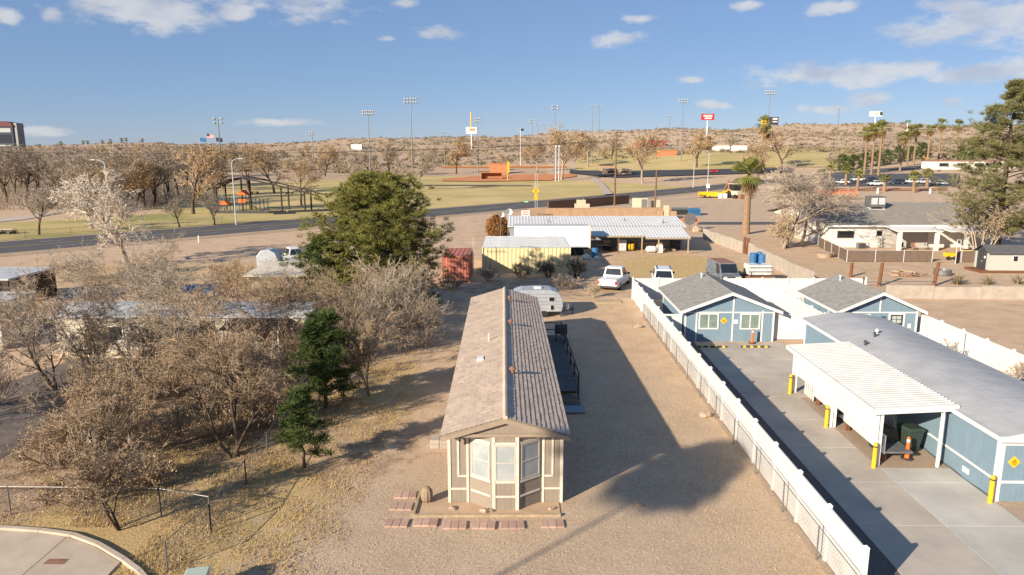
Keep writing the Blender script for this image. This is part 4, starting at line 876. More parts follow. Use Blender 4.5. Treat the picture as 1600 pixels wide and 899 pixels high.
def backhoe():
    p = at(1148, 311); t = thing('backhoe', 'dusty brown backhoe tractor parked on the gravel lot', 'tractor', (p.x, p.y, 0), R(200), None, 1.35)
    MB().box(-1.0, 1.0, -1.6, 1.9, .8, 1.7).build('body', mt['tan'], t, bevel=.1); MB().box(-.8, .8, -.9, .7, 1.703, 3.0).build('cab', mt['glassd'], t); MB().box(-.95, .95, -1.05, .85, 3.003, 3.15).build('cab_roof', mt['tan'], t)
    for s in (-1.15, 1.15): MB().tube((s - .22, -.7, .85), (s + .22, -.7, .85), .85, .85, 18).build('wheel', mt['tyre'], t); MB().tube((s - .15, 1.5, .5), (s + .15, 1.5, .5), .5, .5, 16).build('wheel', mt['tyre'], t)
    MB().bar((0, -1.6, 1.0), (.1, -2.3, 3.6), .35).build('boom', mt['rust'], t); MB().bar((.1, -2.3, 3.6), (.2, -3.3, 1.4), .28).build('dipper', mt['rust'], t); MB().box(-.35, .6, -3.7, -3.0, .5, 1.3).build('bucket', mt['dsteel'], t); MB().box(-1.3, 1.3, 2.7, 3.5, .2, 1.1).build('loader_bucket', mt['rust'], t)
    for s in (-.7, .7): MB().bar((s, 1.0, 1.5), (s, 2.8, .7), .16).build('loader_arm', mt['tan'], t)
backhoe()
p = at(1108, 311); t = thing('yellow_trailer', 'orange-yellow flatbed trailer with a load on the gravel lot', 'trailer', (p.x, p.y, 0))
MB().box(-2.6, 2.6, 0, 2.0, .7, 1.9).build('bed', mt['yellow'], t); MB().prism([(2.7, 1.0), (7.5, 2.9), (7.6, 3.2), (2.7, 1.5)], .3, 1.7, 'y').build('ramp', mt['yellow'], t)
for x in (-1.2, .2): MB().tube((x, -.12, .4), (x, .15, .4), .4, .4, 12).build('wheel', mt['tyre'], t)
for x in (3.0, 4.3): tag(MB().lathe([(.55, 0), (.6, .2), (.6, 1.3), (.5, 1.5)], 12).build('concrete_pipe', mt['white']), 'white drum left of the backhoe' if x > 4 else 'white drum beside the yellow trailer', 'drum', 'white drums').location = (p.x + x, p.y - .5, 0)
# concrete panel wall on the right of the yard
def panel_wall(label, p, q, hh, n, m, jog=.0):
    p = Vector((*p, 0)); q = Vector((*q, 0)); d = q - p; L = d.length; t = thing('concrete_wall', label, 'wall', p, math.atan2(d.y, d.x)); q_ = random.Random(2)
    for k in range(n):
        MB().box(k * L / n + .02, (k + 1) * L / n - .02, -.08 + q_.uniform(-.03, .03), .08, 0, hh + q_.uniform(-.08, .05)).build('panel', m, t)
panel_wall('pale concrete panel wall, far run beyond the gap', (28.6, 106), (29.6, 90.5), 1.5, 6, mt['block'])
panel_wall('pale concrete panel wall, near run behind the vehicles', (29.7, 88.6), (28.6, 66.5), 1.55, 8, mt['block'])
for x, y, lb in ((29.65, 90.0, 'brown gate post at the left side of the wall gap'), (29.75, 89.0, 'brown gate post at the right side of the wall gap')): tag(MB().box(-.15, .15, -.15, .15, 0, 2.1).build('gate_post', mt['rustwood'], bevel=.02), lb, 'post').location = (x, y, 0)
panel_wall('low pale retaining wall across the bare dirt lot', (33.0, 61.6), (62, 60.5), 1.15, 7, mt['block'])
# rust brown posts, sawn round
for px, py, hh, rz, lb in ((1329, 433, 1.5, .02, 'short rust-brown post left of the taller two'), (1373.5, 447, 2.3, .05, 'tall rust-brown post with pale top, middle of three'), (1459, 447, 2.35, .10, 'leaning rust-brown post, rightmost of three')):
    p = at(px, py); t = thing('wooden_post', lb, 'post', (p.x, p.y, 0), 0, 'rust brown posts'); b = MB(); b.tube((0, 0, 0), (rz * hh, 0, hh), .17, .15, 10); b.build('log', mt['rustwood'], t); MB().tube((rz * hh, 0, hh), (rz * hh, 0, hh + .03), .145, .14, 10).build('cut_end', mt['timber'], t)
MB_ = MB().bar((33.2, 66.9, .5), (40.8, 67.3, .5), .05); o = MB_.build('wire_rail', mt['steel']); tag(o, 'thin rail strung between the rust-brown posts', 'rail')
# white house on the right
def white_house():
    h = thing('white_house', 'low white house with brown-grey roof and open patio', 'house', (0, 0, 0)); x0, x1, y0 = 43.0, 66, 96.0
    MB().box(x0, x1, y0, 108, 0, 2.95).build('wall', mt['whitewall'], h)
    for s, (ya, za, yb, zb) in enumerate(((y0 - .5, 2.97, 107.5, 5.2), (107.5, 5.2, 119, 2.97))): MB().slab((x0 - .6, ya, za), (x1 + .6, ya, za), (x1 + .6, yb, zb), (x0 - .6, yb, zb), .1).build('roof', mt['greysh2'], h)
    MB().prism([(y0, 2.953), (107.5, 5.1), (118, 2.953)], x0 + .05, x1 - .05, 'x').build('gable', mt['whitewall'], h)
    MB().box(x0 - .6, x1 + .6, y0 - .53, y0 - .503, 2.8, 3.07).build('fascia', mt['white'], h)
    for x, w_, z, hh in ((44.0, 2.4, 1.2, 1.1), (49.3, .9, 1.5, .8)):
        f = MB().box(x, x + w_, y0 - .05, y0 - .003, z, z + hh).build('window', mt['frame'], h); MB().box(x + .08, x + w_ - .08, y0 - .06, y0 - .051, z + .08, z + hh - .08).build('pane', mt['glassd'], f)
    MB().slab((50.2, 92.3, 2.5), (56.2, 92.3, 2.5), (56.2, 97.2, 3.0), (50.2, 97.2, 3.0), .12).build('patio_roof', mt['white'], h)
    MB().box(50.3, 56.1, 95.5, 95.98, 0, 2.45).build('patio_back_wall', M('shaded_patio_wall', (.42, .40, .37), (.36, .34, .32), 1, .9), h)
    for x in (50.5, 55.4): MB().box(x, x + .45, 92.4, 92.8, 0, 2.49).build('patio_post', mt['whitewall'], h)
    MB().slab((57, 91.9, 2.5), (66.5, 91.9, 2.5), (66.5, 95.4, 2.7), (57, 95.4, 2.7), .1).build('porch_roof', mt['white'], h)
    for x in (59.0, 62.6): MB().box(x, x + .45, 92.0, 92.4, 0, 2.49).build('porch_post', mt['whitewall'], h)
    c = thing('rooftop_cooler', 'grey evaporative cooler unit standing on the brown-grey roof', 'cooler', (53.0, 104.3, 4.3)); MB().box(-1.1, 1.1, -.9, .9, .55, 2.1).build('housing', mt['steel'], c); MB().box(-1.2, 1.2, -1.0, 1.0, -.1, .3).build('stand', mt['galv'], c)
    for s in (-1, 1): MB().box(s * .55 - .45, s * .55 + .45, -.93, -.903, .95, 1.9).build('louvre', mt['galv'], c)
    for s in (-1.0, .9): MB().box(s, s + .1, -.8, .8, .3, .55).build('leg', mt['galv'], c)
white_house()
def chair_like(label, x, y, m, cat='chair', sc=1.0):
    t = thing('patio_chair', label, cat, (x, y, 0), rg.uniform(-.6, .6), 'patio chairs'); MB().box(-.28, .28, -.28, .28, .4, .46).build('seat', m, t); MB().box(-.28, .28, .25, .3, .47, .95).build('backrest', m, t)
    for a in (-.25, .22):
        for c in (-.25, .22): MB().box(a, a + .04, c, c + .04, 0, .4).build('leg', mt['dsteel'], t)
chair_like('dark chair under the white patio roof', 51.6, 93.4, mt['dsteel']); chair_like('red-brown chair in the middle of the patio', 53.0, 93.1, mt['rust']); chair_like('pale blue chair at the right of the patio', 54.8, 93.4, mt['galv'])
simple('garden_cart', 'yellow garden cart by the gate gap', 'cart', (52.6, 84.6, 0), [('tray', MB().box(-.6, .6, -.4, .4, .4, .85), mt['yellow']), ('handle', MB().bar((.6, 0, .7), (1.2, 0, 1.0), .05), mt['dsteel'])] + [('wheel', MB().tube((s, -.42, .25), (s, -.32, .25), .25, .25, 12), mt['tyre']) for s in (-.4, .4)])
simple('hand_truck', 'pale hand truck standing in front of the porch', 'hand truck', (57.6, 91.0, 0), [('frame', MB().bar((-.25, 0, .1), (-.25, .1, 1.6), .05).bar((.25, 0, .1), (.25, .1, 1.6), .05).bar((-.25, .1, 1.6), (.25, .1, 1.6), .05).bar((-.25, .05, .9), (.25, .05, .9), .05), mt['white']), ('toe_plate', MB().box(-.3, .3, -.35, 0, .04, .08), mt['white'])])
simple('yellow_tool_box', 'yellow tool box below the hand truck', 'box', (57.4, 89.0, 0), [('case', MB().box(-.5, .5, -.3, .3, 0, .6), mt['yellow']), ('lid', MB().box(-.52, .52, -.32, .32, .603, .7), mt['dsteel'])])
simple('lawn_mower', 'orange-red mower beside the porch clutter', 'mower', (60.0, 90.2, 0), [('deck', MB().box(-.6, .6, -.45, .45, .2, .5), mt['orange']), ('seat', MB().box(-.25, .25, -.25, .2, .5, .95), mt['red'])] + [('wheel', MB().tube((s, -.5, .22), (s, -.4, .22), .22, .22, 10), mt['tyre']) for s in (-.45, .45)])
simple('utility_trailer', 'small white-railed trailer left of the grey shed', 'trailer', (62.5, 89.6, 0), [('deck', MB().box(-1.3, 1.3, -.7, .7, .5, .6), mt['steel']), ('rail', MB().box(-1.3, 1.3, -.73, -.68, .95, 1.02), mt['white'])] + [('wheel', MB().tube((0, s, .32), (0, s + .15, .32), .32, .32, 12), mt['tyre']) for s in (-.9, .75)])
simple('stacked_chairs', 'pale rack against the white house wall', 'rack', (49.7, 95.3, 0), [('frame', MB().bar((-.3, 0, 0), (-.3, .2, 1.6), .05).bar((.3, 0, 0), (.3, .2, 1.6), .05), mt['steel'])] + [('shelf', MB().box(-.35, .35, -.15, .25, z, z + .04), mt['steel']) for z in (.3, .8, 1.3)])
simple('air_conditioner', 'small grey unit on the ground by the white wall', 'air conditioner', (46.9, 94.9, 0), [('case', MB().box(-.5, .5, -.35, .35, .05, .75), mt['steel']), ('grille', MB().box(-.4, .4, -.38, -.353, .12, .65), mt['dsteel'])])
def screen_fence(label, p, q, hh=1.35):
    p = Vector((*p, 0)); q = Vector((*q, 0)); d = q - p; L = d.length; t = thing('screen_fence', label, 'fence', p, math.atan2(d.y, d.x), 'brown screened fences'); n = max(1, round(L / 3.2))
    for k in range(n + 1): MB().tube((k * L / n, 0, 0), (k * L / n, 0, hh + .1), .05, .05, 8).build('post', mt['galv'], t)
    for k in range(n): MB().box(k * L / n + .05, (k + 1) * L / n - .05, -.015, .015, .05, hh).build('screen', mt['slats'], t)
    MB().tube((0, 0, hh + .05), (L, 0, hh + .05), .022, .022, 6).build('rail', mt['galv'], t)
screen_fence('brown screened fence running toward the white house', (41.8, 96.5), (39.4, 82.8)); screen_fence('brown screened fence in front of the patio', (39.4, 82.8), (49.3, 82.6)); screen_fence('brown screened fence left of the grey shed', (52.6, 82.4), (58.5, 82.2)); screen_fence('open grey gate leaf of the brown screened fence', (51.2, 81.2), (52.4, 82.3))
def shed():
    h = thing('garden_shed', 'pale grey garden shed with dark door and dark roof', 'shed', (51.0, 75.2, 0), R(-2)); L = 5.2; w = 2.6; e = 2.05
    MB().box(-1.0, L + .2, -.3, w, .04, .24).build('base_deck', mt['rustwood'], h); MB().box(.05, L, 0, w, .243, e).build('wall', mt['greyshed'], h)
    MB().prism([(0, e), (w, e), (w / 2, 2.75)], .05, L, 'x').build('gable', mt['dsteel'], h)
    for s, (ya, yb) in enumerate(((-.2, w / 2), (w + .2, w / 2))):
        MB().slab((-.15, ya, e - .05), (L + .15, ya, e - .05), (L + .15, yb, 2.82), (-.15, yb, 2.82), .06 if s == 0 else -.06).build('roof', M('dark_grey_roof', (.11, .11, .115), (.085, .085, .09), 2, .8) if s == 0 else mt['dsteel'], h)
    d = MB().box(.0, .047, .55, w - .5, .26, e).build('door', mt['dsteel'], h); MB().box(-.03, -.001, 1.2, 1.26, 1.0, 1.15).build('handle', mt['galv'], d); MB().box(-.02, -.002, .65, .9, 1.45, 1.7).build('notice', mt['white'], d)
    f = MB().box(2.45, 3.0, -.04, -.003, 1.2, 1.85).build('window', mt['white'], h); MB().box(2.5, 2.95, -.05, -.041, 1.25, 1.8).build('pane', mt['glassd'], f)
shed()
for i, (px, py, lb) in enumerate(((1418, 432, 'pile of firewood left of the leaning post'),)):
    p = at(px, py); t = thing('firewood_pile', lb, 'firewood', (p.x, p.y, 0))
    for k in range(26): a = rg.uniform(0, 3.1); x, y, z = rg.uniform(-1.3, 1.3), rg.uniform(-.5, .5), rg.uniform(.08, .5); MB().tube((x, y, z), (x + .8 * math.cos(a), y + .8 * math.sin(a), z + rg.uniform(-.05, .1)), .07, .06, 6).build('log', mt['rust'] if k % 2 else mt['timber'], t)
p = at(1472, 430); tag(MB().lathe([(.75, 0), (.85, .1), (.85, .55), (.78, .6), (.75, .1)], 18).build('stock_tank', mt['steel']), 'low round grey tub behind the leaning post', 'tub').location = (p.x, p.y, 0)
p = at(1288, 402); tag(MB().lathe([(.8, 0), (1.0, .5), (1.05, .55), (.9, .5)], 16).build('planter_tub', mt['rock']), 'pale round tub at the corner of the screened fence', 'tub').location = (p.x, p.y, 0)
# ------------------------------------------------------------------ left neighbours
def left_home():
    h = thing('white_mobile_home', 'aged white mobile home half hidden behind bare brush', 'mobile home', (-28.4, 43.0, 0)); L = 15.6; w = 4.4; e = 2.6
    MB().box(0, L, 0, w, .45, e).build('wall', mt['oldwhite'], h); MB().box(.05, L - .05, .05, w - .05, 0, .449).build('skirting', mt['tan'], h)
    MB().prism([(-.15, e), (w + .15, e), (w + .15, e + .12), (w / 2, e + .5), (-.15, e + .12)], -.2, L + .2, 'x').build('roof', mt['galv'], h)
    for x in (3.2, 7.2, 13.4):
        f = MB().box(x, x + 1.0, -.05, -.003, 1.1, 2.1).build('window', mt['white'], h); MB().box(x + .08, x + .92, -.06, -.051, 1.18, 2.02).build('pane', mt['glassd'], f)
    MB().box(9.0, 9.9, -.05, -.003, .5, 2.4).build('door', mt['dwood'], h)
    MB().slab((11.0, -2.0, 2.3), (14.6, -2.0, 2.3), (14.6, -.05, 2.55), (11.0, -.05, 2.55), .08).build('porch_roof', mt['dwood'], h)
    for x in (11.1, 14.4): MB().box(x, x + .1, -1.9, -1.8, 0, 2.3).build('porch_post', mt['white'], h)
left_home()
p = at(285, 462, 2.6); t = thing('blue_tarp', 'blue tarp stretched behind the white mobile home', 'tarp', (p.x, p.y + 1.5, 0)); MB().slab((-1.2, 0, 2.5), (1.2, 0, 2.5), (1.4, 1.6, 2.8), (-1.1, 1.6, 2.8), .04).build('sheet', mt['bluepl'], t); [MB().bar((x, .1, 0), (x, .1, 2.5), .06).build('pole', mt['steel'], t) for x in (-1.0, 1.0)]; [MB().bar((x, 1.5, 0), (x, 1.5, 2.75), .06).build('pole', mt['steel'], t) for x in (-1.0, 1.0)]
h = thing('white_trailer_home', 'end of a white trailer home at the left edge', 'mobile home', (-36.6, 44.5, 0), R(4)); MB().box(-9, 3.5, 0, 4, .3, 3.0).build('wall', mt['oldwhite'], h); MB().box(-9.1, 3.6, -.1, 4.1, 3.003, 3.15).build('roof', mt['galv'], h); f = MB().box(1.8, 2.6, -.05, -.003, 1.3, 2.2).build('window', mt['white'], h); MB().box(1.88, 2.52, -.06, -.051, 1.38, 2.12).build('pane', mt['glassd'], f); MB().box(-8.9, 3.4, .1, 3.9, 0, .299).build('skirting', mt['tan'], h)
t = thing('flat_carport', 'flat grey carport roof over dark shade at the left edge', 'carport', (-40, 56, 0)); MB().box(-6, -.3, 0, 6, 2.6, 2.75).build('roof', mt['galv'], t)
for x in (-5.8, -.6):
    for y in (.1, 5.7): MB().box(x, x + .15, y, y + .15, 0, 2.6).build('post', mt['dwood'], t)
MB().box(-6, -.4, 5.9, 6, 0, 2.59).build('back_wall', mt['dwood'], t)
t = thing('patio_cover', 'weathered white patio cover among the brown brush', 'patio cover', (-21.3, 60, 0)); MB().slab((-1.8, 0, 2.2), (4.2, 0, 2.2), (4.4, 5, 2.7), (-1.4, 5, 2.7), .1).build('roof', mt['oldwhite'], t); [MB().box(x, x + .12, y, y + .12, 0, 2.2).build('post', mt['timber'], t) for x in (-1.5, 1.2, 3.9) for y in (.2, 4.5)]
p = at(418, 424); t = thing('small_tank_trailer', 'small white rounded trailer in the brush behind the pickup', 'trailer', (p.x, p.y, 0)); MB().prism([(-1.1, .5), (1.1, .5), (1.2, 1.2), (.9, 2.0), (.3, 2.3), (-.6, 2.25), (-1.15, 1.6)], 0, 1.8, 'y').build('body', mt['alum'], t, bevel=.05); [MB().tube((x, -.05, .32), (x, .2, .32), .32, .32, 12).build('wheel', mt['tyre'], t) for x in (-.2,)]
# ------------------------------------------------------------------ vehicles
def car(name, label, loc, rz, L, W_, hh, paint, kind='suv', group=None, roofm=None, sill=.32):
    t = thing(name, label, 'truck' if kind == 'pickup' else ('van' if kind == 'van' else 'car'), loc, rz, group); w = W_ / 2; belt = hh * .56 if kind != 'van' else hh * .52; f = L / 2; r = -L / 2
    def ring(y, ws, zb, zt): return [(-ws * .9, y, zb), (-ws, y, zb + .14), (-ws, y, zt - .16), (-ws * .9, y, zt), (ws * .9, y, zt), (ws, y, zt - .16), (ws, y, zb + .14), (ws * .9, y, zb)]
    hood = {'suv': belt - .06, 'pickup': belt - .04, 'van': belt - .05, 'sedan': belt - .08}[kind]
    cf = {'suv': f - 1.25, 'pickup': f - 1.45, 'van': f - .75, 'sedan': f - 1.3}[kind]         # cowl
    b = MB(); b.loft([ring(f - .02, w * .82, sill + .15, hood - .2), ring(f - .12, w * .94, sill, hood - .07), ring(f - .6, w, sill - .04, hood), ring(cf, w, sill - .05, belt), ring(0, w, sill - .05, belt), ring(r + .5, w, sill - .04, belt), ring(r + .1, w * .96, sill, belt - .02), ring(r, w * .9, sill + .1, belt - .08)])
    b.build('body', paint, t, bevel=.02)
    y0, y1 = {'suv': (r + .12, cf), 'pickup': (r + 2.15, cf), 'van': (r + .1, cf), 'sedan': (r + .75, cf)}[kind]      # greenhouse at belt
    ty0, ty1 = {'suv': (r + .42, cf - .75), 'pickup': (r + 2.4, cf - .8), 'van': (r + .2, cf - .65), 'sedan': (r + 1.35, cf - .85)}[kind]
    tw = w * (.78 if kind != 'van' else .86)
    B4 = [Vector((-w * .93, y0, belt - .02)), Vector((w * .93, y0, belt - .02)), Vector((w * .93, y1, belt - .02)), Vector((-w * .93, y1, belt - .02))]; T4 = [Vector((-tw, ty0, hh - .05)), Vector((tw, ty0, hh - .05)), Vector((tw, ty1, hh - .05)), Vector((-tw, ty1, hh - .05))]
    g = MB(); g.loft([B4, T4]); g.build('cabin', paint, t, bevel=.03)
    rf = MB(); rf.loft([[(x * 1.0, y, hh - .049) for x, y in ((-tw, ty0), (tw, ty0), (tw, ty1), (-tw, ty1))], [(x * .9, y * 1.0, hh) for x, y in ((-tw, ty0 + .12), (tw, ty0 + .12), (tw, ty1 - .12), (-tw, ty1 - .12))]]); rf.build('roof', roofm or paint, t)
    def pane(i, j, u0, u1, v0, v1, nm):
        def P(u, v): return (B4[i] * (1 - u) + B4[j] * u) * (1 - v) + (T4[i] * (1 - u) + T4[j] * u) * v
        n = (P(1, 0) - P(0, 0)).cross(P(0, 1) - P(0, 0)).normalized(); c = (B4[0] + B4[2]) / 2
        if n.dot(P(.5, .5) - c) < 0: n = -n
        q = [P(u0, v0), P(u1, v0), P(u1, v1), P(u0, v1)]; b_ = MB(); v = [p + n * .004 for p in q] + [p + n * .014 for p in q]
        b_.add(v, [(0, 1, 2, 3), (4, 5, 6, 7), (0, 1, 5, 4), (1, 2, 6, 5), (2, 3, 7, 6), (3, 0, 4, 7)]); b_.build(nm, mt['glassd'], t)
    pane(0, 1, .07, .93, .12, .9, 'rear_window'); pane(3, 2, .06, .94, .1, .92, 'windscreen')
    cuts = {'suv': ((.04, .3), (.33, .62), (.65, .95)), 'pickup': ((.08, .46), (.5, .92)), 'van': ((.72, .95),), 'sedan': ((.08, .46), (.5, .9))}[kind]
    for a, c_ in cuts: pane(0, 3, a, c_, .12, .9, 'side_window'); pane(1, 2, a, c_, .12, .9, 'side_window')
    if kind == 'pickup':
        bd = MB(); bd.box(-w * .82, w * .82, r + .12, r + 2.1, belt + .002, belt + .03); bd.build('bed_cover', mt['dsteel'] if paint != mt['carw'] else paint, t)
        MB().prism([(-w * .84, belt), (w * .84, belt), (w * .80, belt + .14), (-w * .80, belt + .14)], r + 2.05, r + 2.13, 'y').build('bed_rack', paint, t)
    wr = .36 if kind in ('suv', 'pickup', 'van') else .32
    for s in (-1, 1):
        for y in (r + L * .19, f - L * .18):
            wh = MB().tube((s * (w - .24), y, wr), (s * (w + .005), y, wr), wr, wr, 18).build('wheel', mt['tyre'], t); MB().tube((s * (w + .006), y, wr), (s * (w + .016), y, wr), wr * .6, wr * .55, 12).build('rim', mt['rim'], wh)
        MB().box(*sorted((s * w * .72, s * w * .93)), r - .015, r + .1, belt - .42, belt - .1).build('tail_lamp', mt['lampred'], t)
        MB().box(*sorted((s * w * .55, s * w * .85)), f - .1, f + .005, hood - .32, hood - .14).build('head_lamp', mt['lampw'], t)
        MB().box(*sorted((s * w * .98, s * (w + .2))), y1 - .5, y1 - .36, belt + .02, belt + .2).build('mirror', mt['dsteel'] if kind != 'sedan' else paint, t)
    MB().box(-w * .9, w * .9, r - .09, r + .05, sill + .02, sill + .2).build('rear_bumper', mt['dsteel'] if kind == 'pickup' else paint, t, bevel=.02); MB().box(-w * .9, w * .9, f - .08, f + .06, sill, sill + .2).build('front_bumper', mt['dsteel'], t, bevel=.02)
    MB().box(-w * .5, w * .5, f - .04, f + .015, hood - .34, hood - .12).build('grille', mt['dsteel'], t)
    MB().box(-.26, .26, r - .03, r - .004, belt - .42, belt - .28).build('number_plate', mt['lampw'], t)
    if kind == 'suv':
        for s in (-1, 1): MB().box(s * tw * .8 - .03, s * tw * .8 + .03, ty0 + .2, ty1 - .2, hh + .001, hh + .06).build('roof_rail', mt['dsteel'], t)
    return t
car('pickup_truck', 'white pickup truck parked left of the white suv', (9.9, 67.5, 0), R(-22), 5.8, 2.02, 1.92, mt['carw'], 'pickup')
car('suv', 'white suv with dark rear window behind the white fence', (14.6, 68.0, 0), R(-9), 4.9, 1.98, 1.85, mt['carw'], 'suv')
car('van', 'old blue-grey van with rusty roof facing the camera', (21.1, 70.0, 0), R(184), 5.0, 2.0, 2.05, mt['carblue'], 'van', roofm=mt['rust'])
p = at(458, 412); car('pickup_truck', 'white pickup truck parked in shade beside the green tree', (p.x, p.y, 0), R(-58), 5.7, 2.0, 1.9, mt['carw'], 'pickup')
t = thing('water_tank_trailer', 'white square water tank on a rusty trailer', 'trailer', (24.5, 70.0, 0)); MB().box(-1.15, 1.15, -.9, .9, .75, 1.75).build('tank', mt['tank'], t, bevel=.12); MB().box(-1.4, 1.4, -1.2, 1.2, .5, .62).build('bed', mt['rust'], t); MB().lathe([(.25, 1.75), (.25, 1.85)], 12).build('cap', mt['bluepl'], t)
for z in (1.1, 1.5): MB().box(-1.2, 1.2, -.97, -.93, z, z + .06).build('strap', mt['dsteel'], t)
for s in (-1.35, 1.1): MB().tube((s, 0, .36), (s + .25, 0, .36), .36, .36, 14).build('wheel', mt['tyre'], t)
for s in (-1.2, 1.15): MB().box(s, s + .05, -1.2, -1.15, .62, 1.3).build('stake', mt['rust'], t)
MB().bar((0, -1.2, .55), (0, -2.6, .5), .1).build('tow_bar', mt['rust'], t)
# ------------------------------------------------------------------ small things near the home
hx = lambda x, y: (x - .24 - .0117 * y, 24.3 + y)
def pad(px, py, label, n=3):
    p = at(px, py); t = thing('brick_pad', label, 'paver', (p.x, p.y, 0), rg.uniform(-.05, .05), 'red paver pads')
    for k in range(n): MB().box(-.41 + k * .82 / n + .006, -.41 + (k + 1) * .82 / n - .006, -.25, .25, 0, .06 + rg.uniform(0, .012)).build('brick', mt['brick'], t, bevel=.01)
for px, py, lb in ((634, 775, 'red brick pad farthest from the path, left of the timber edging'), (627, 793, 'red brick pad second up the left row'), (620, 819, 'red brick pad at the corner of the two rows'), (666, 818, 'red brick pad second from the left in the front row'), (711, 822, 'red brick pad third from the left in the front row'), (756, 822, 'red brick pad below the middle of the bay window'), (801, 822, 'red brick pad second from the right in the front row'), (863, 820, 'red brick pad at the right end of the front row')): pad(px, py, lb)
e0 = at(646, 808); e1 = at(876, 807); e2 = at(657, 770)
tag(MB().bar((e0.x, e0.y, .05), (e1.x, e1.y, .05), .1).build('edging_timber', mt['timber']), 'long pale edging timber in front of the bay window', 'edging'); tag(MB().bar((e0.x, e0.y + .06, .05), (e2.x, e2.y, .05), .1).build('edging_timber', mt['timber']), 'short pale edging timber left of the bay window', 'edging')
MBs = MB().box(e0.x + .06, e1.x, e0.y + .06, 24.25, -.05, .03); struct(MBs.build('planting_bed', M('bed_soil', (.50, .36, .24), (.42, .295, .195), 2, .95, .7, 14)))
for i, (px, py, s, lb) in enumerate(((707, 797, .11, 'round tan rock at the left of the bed'), (757, 801, .12, 'flat pale rock in the middle of the bed'), (862, 797, .09, 'small grey rock at the right of the bed'), (768, 800, .09, 'dark rock beside the flat pale one'))): tag(lumpy(s, mt['rock'], 'rock', 20 + i, (1.4, 1, .7)), lb, 'rock').location = (*at(px, py)[:2], .02)
p = at(1105, 650); 
for i, (px, py, s, lb) in enumerate(((1102, 651, .22, 'pale rock at the foot of the chain link fence'), (997, 512, .25, 'pale rock pair near the far end of the fence'), (1000, 790, .1, 'small dark stone on the gravel drive'))): tag(lumpy(s, mt['rock'], 'rock', 40 + i, (1.4, 1, .7)), lb, 'rock').location = at(px, py)
t = thing('barrel_cactus', 'tan barrel cactus left of the bay window', 'cactus', at(667, 784)); b = MB(); n = 22
b.loft([[(r * (1 + .1 * (k % 2)) * math.cos(2 * math.pi * k / n), r * (1 + .1 * (k % 2)) * math.sin(2 * math.pi * k / n), z) for k in range(n)] for r, z in ((.12, 0), (.19, .1), (.21, .28), (.19, .45), (.12, .56), (.03, .6))]); b.build('stem', mt['twig'], t)
t = thing('concrete_block_stack', 'stack of grey concrete blocks at the left wall of the home', 'blocks', at(689, 697))
for z in range(2):
    for k in range(3): MB().box(-.45 + k * .42, -.05 + k * .42, -.3, .3, z * .2, z * .2 + .19).build('block', mt['block'], t, bevel=.01)
t = thing('utility_box', 'pale green utility box at the bottom edge', 'utility box', (-9.1, 18.6, 0), R(12)); MB().box(-.3, .3, -.26, .26, 0, .72).build('cabinet', mt['box'], t, bevel=.02); MB().box(-.33, .33, -.29, .29, .723, .8).build('lid', mt['box'], t, bevel=.03)
p1, p2, p3, p4 = at(262, 893), at(330, 832), at(385, 757), at(470, 640); chain_fence([p1, p2, p3, p4], 'rusty chain link fence climbing past the small green pine', 1.0, .16)
chain_fence([(-26, 23.6), (-12.4, 23.2), (-10.4, 22.6)], 'chain link fence across the lower left yard', 1.1, .16); chain_fence([(-21.5, 25.0), (-23.5, 38.0)], 'chain link fence beside the dark drive at the left edge', 1.5, .18)
t = thing('wood_pallet', 'weathered pallets lying by the far end of the fence', 'pallet', (8.2, 60.0, 0), R(6))
for k in range(9): MB().box(-1.1, 1.1, -.6 + k * .14, -.5 + k * .14, .1, .125).build('slat', mt['timber'], t)
for y in (-.55, 0, .55): MB().box(-1.1, 1.1, y - .05, y + .05, 0, .099).build('bearer', mt['timber'], t)
p = at(148, 688); t = thing('plant_pot', 'white pot of dead stalks in the left yard', 'plant pot', p); MB().lathe([(.3, 0), (.42, .5), (.45, .55)], 14).build('pot', mt['white'], t); b = MB(); q = random.Random(8)
for k in range(70): a = q.uniform(0, 6.28); l = q.uniform(.3, .9); b.tube((0, 0, .5), (l * math.cos(a), l * math.sin(a), .5 + q.uniform(-.1, .5)), .02, .008, 4)
b.build('dead_stalks', mt['twigpale'], t)
# ------------------------------------------------------------------ plants
def tubes(segs, n):
    """all segments as n-sided tapered tubes in one go"""
    a = np.array([s[0] for s in segs], dtype=float); b = np.array([s[1] for s in segs], dtype=float); r0 = np.array([s[2] for s in segs]); r1 = np.array([s[3] for s in segs])
    d = b - a; d /= np.linalg.norm(d, axis=1)[:, None] + 1e-9
    u = np.where(np.abs(d[:, 2:3]) < .9, np.array([[0, 0, 1.]]), np.array([[1., 0, 0]])); x = np.cross(d, u); x /= np.linalg.norm(x, axis=1)[:, None]; y = np.cross(d, x)
    ang = np.arange(n) * 2 * math.pi / n; c = np.cos(ang)[None, :, None]; s = np.sin(ang)[None, :, None]
    rad = x[:, None, :] * c + y[:, None, :] * s
    V = np.concatenate((a[:, None, :] + rad * r0[:, None, None], b[:, None, :] + rad * r1[:, None, None]), axis=1)
    m = len(segs); k = np.arange(n); base = (np.arange(m) * 2 * n)[:, None]
    Fc = np.stack((base + k, base + (k + 1) % n, base + n + (k + 1) % n, base + n + k), axis=2).reshape(-1, 4)
    return V.reshape(-1, 3), Fc
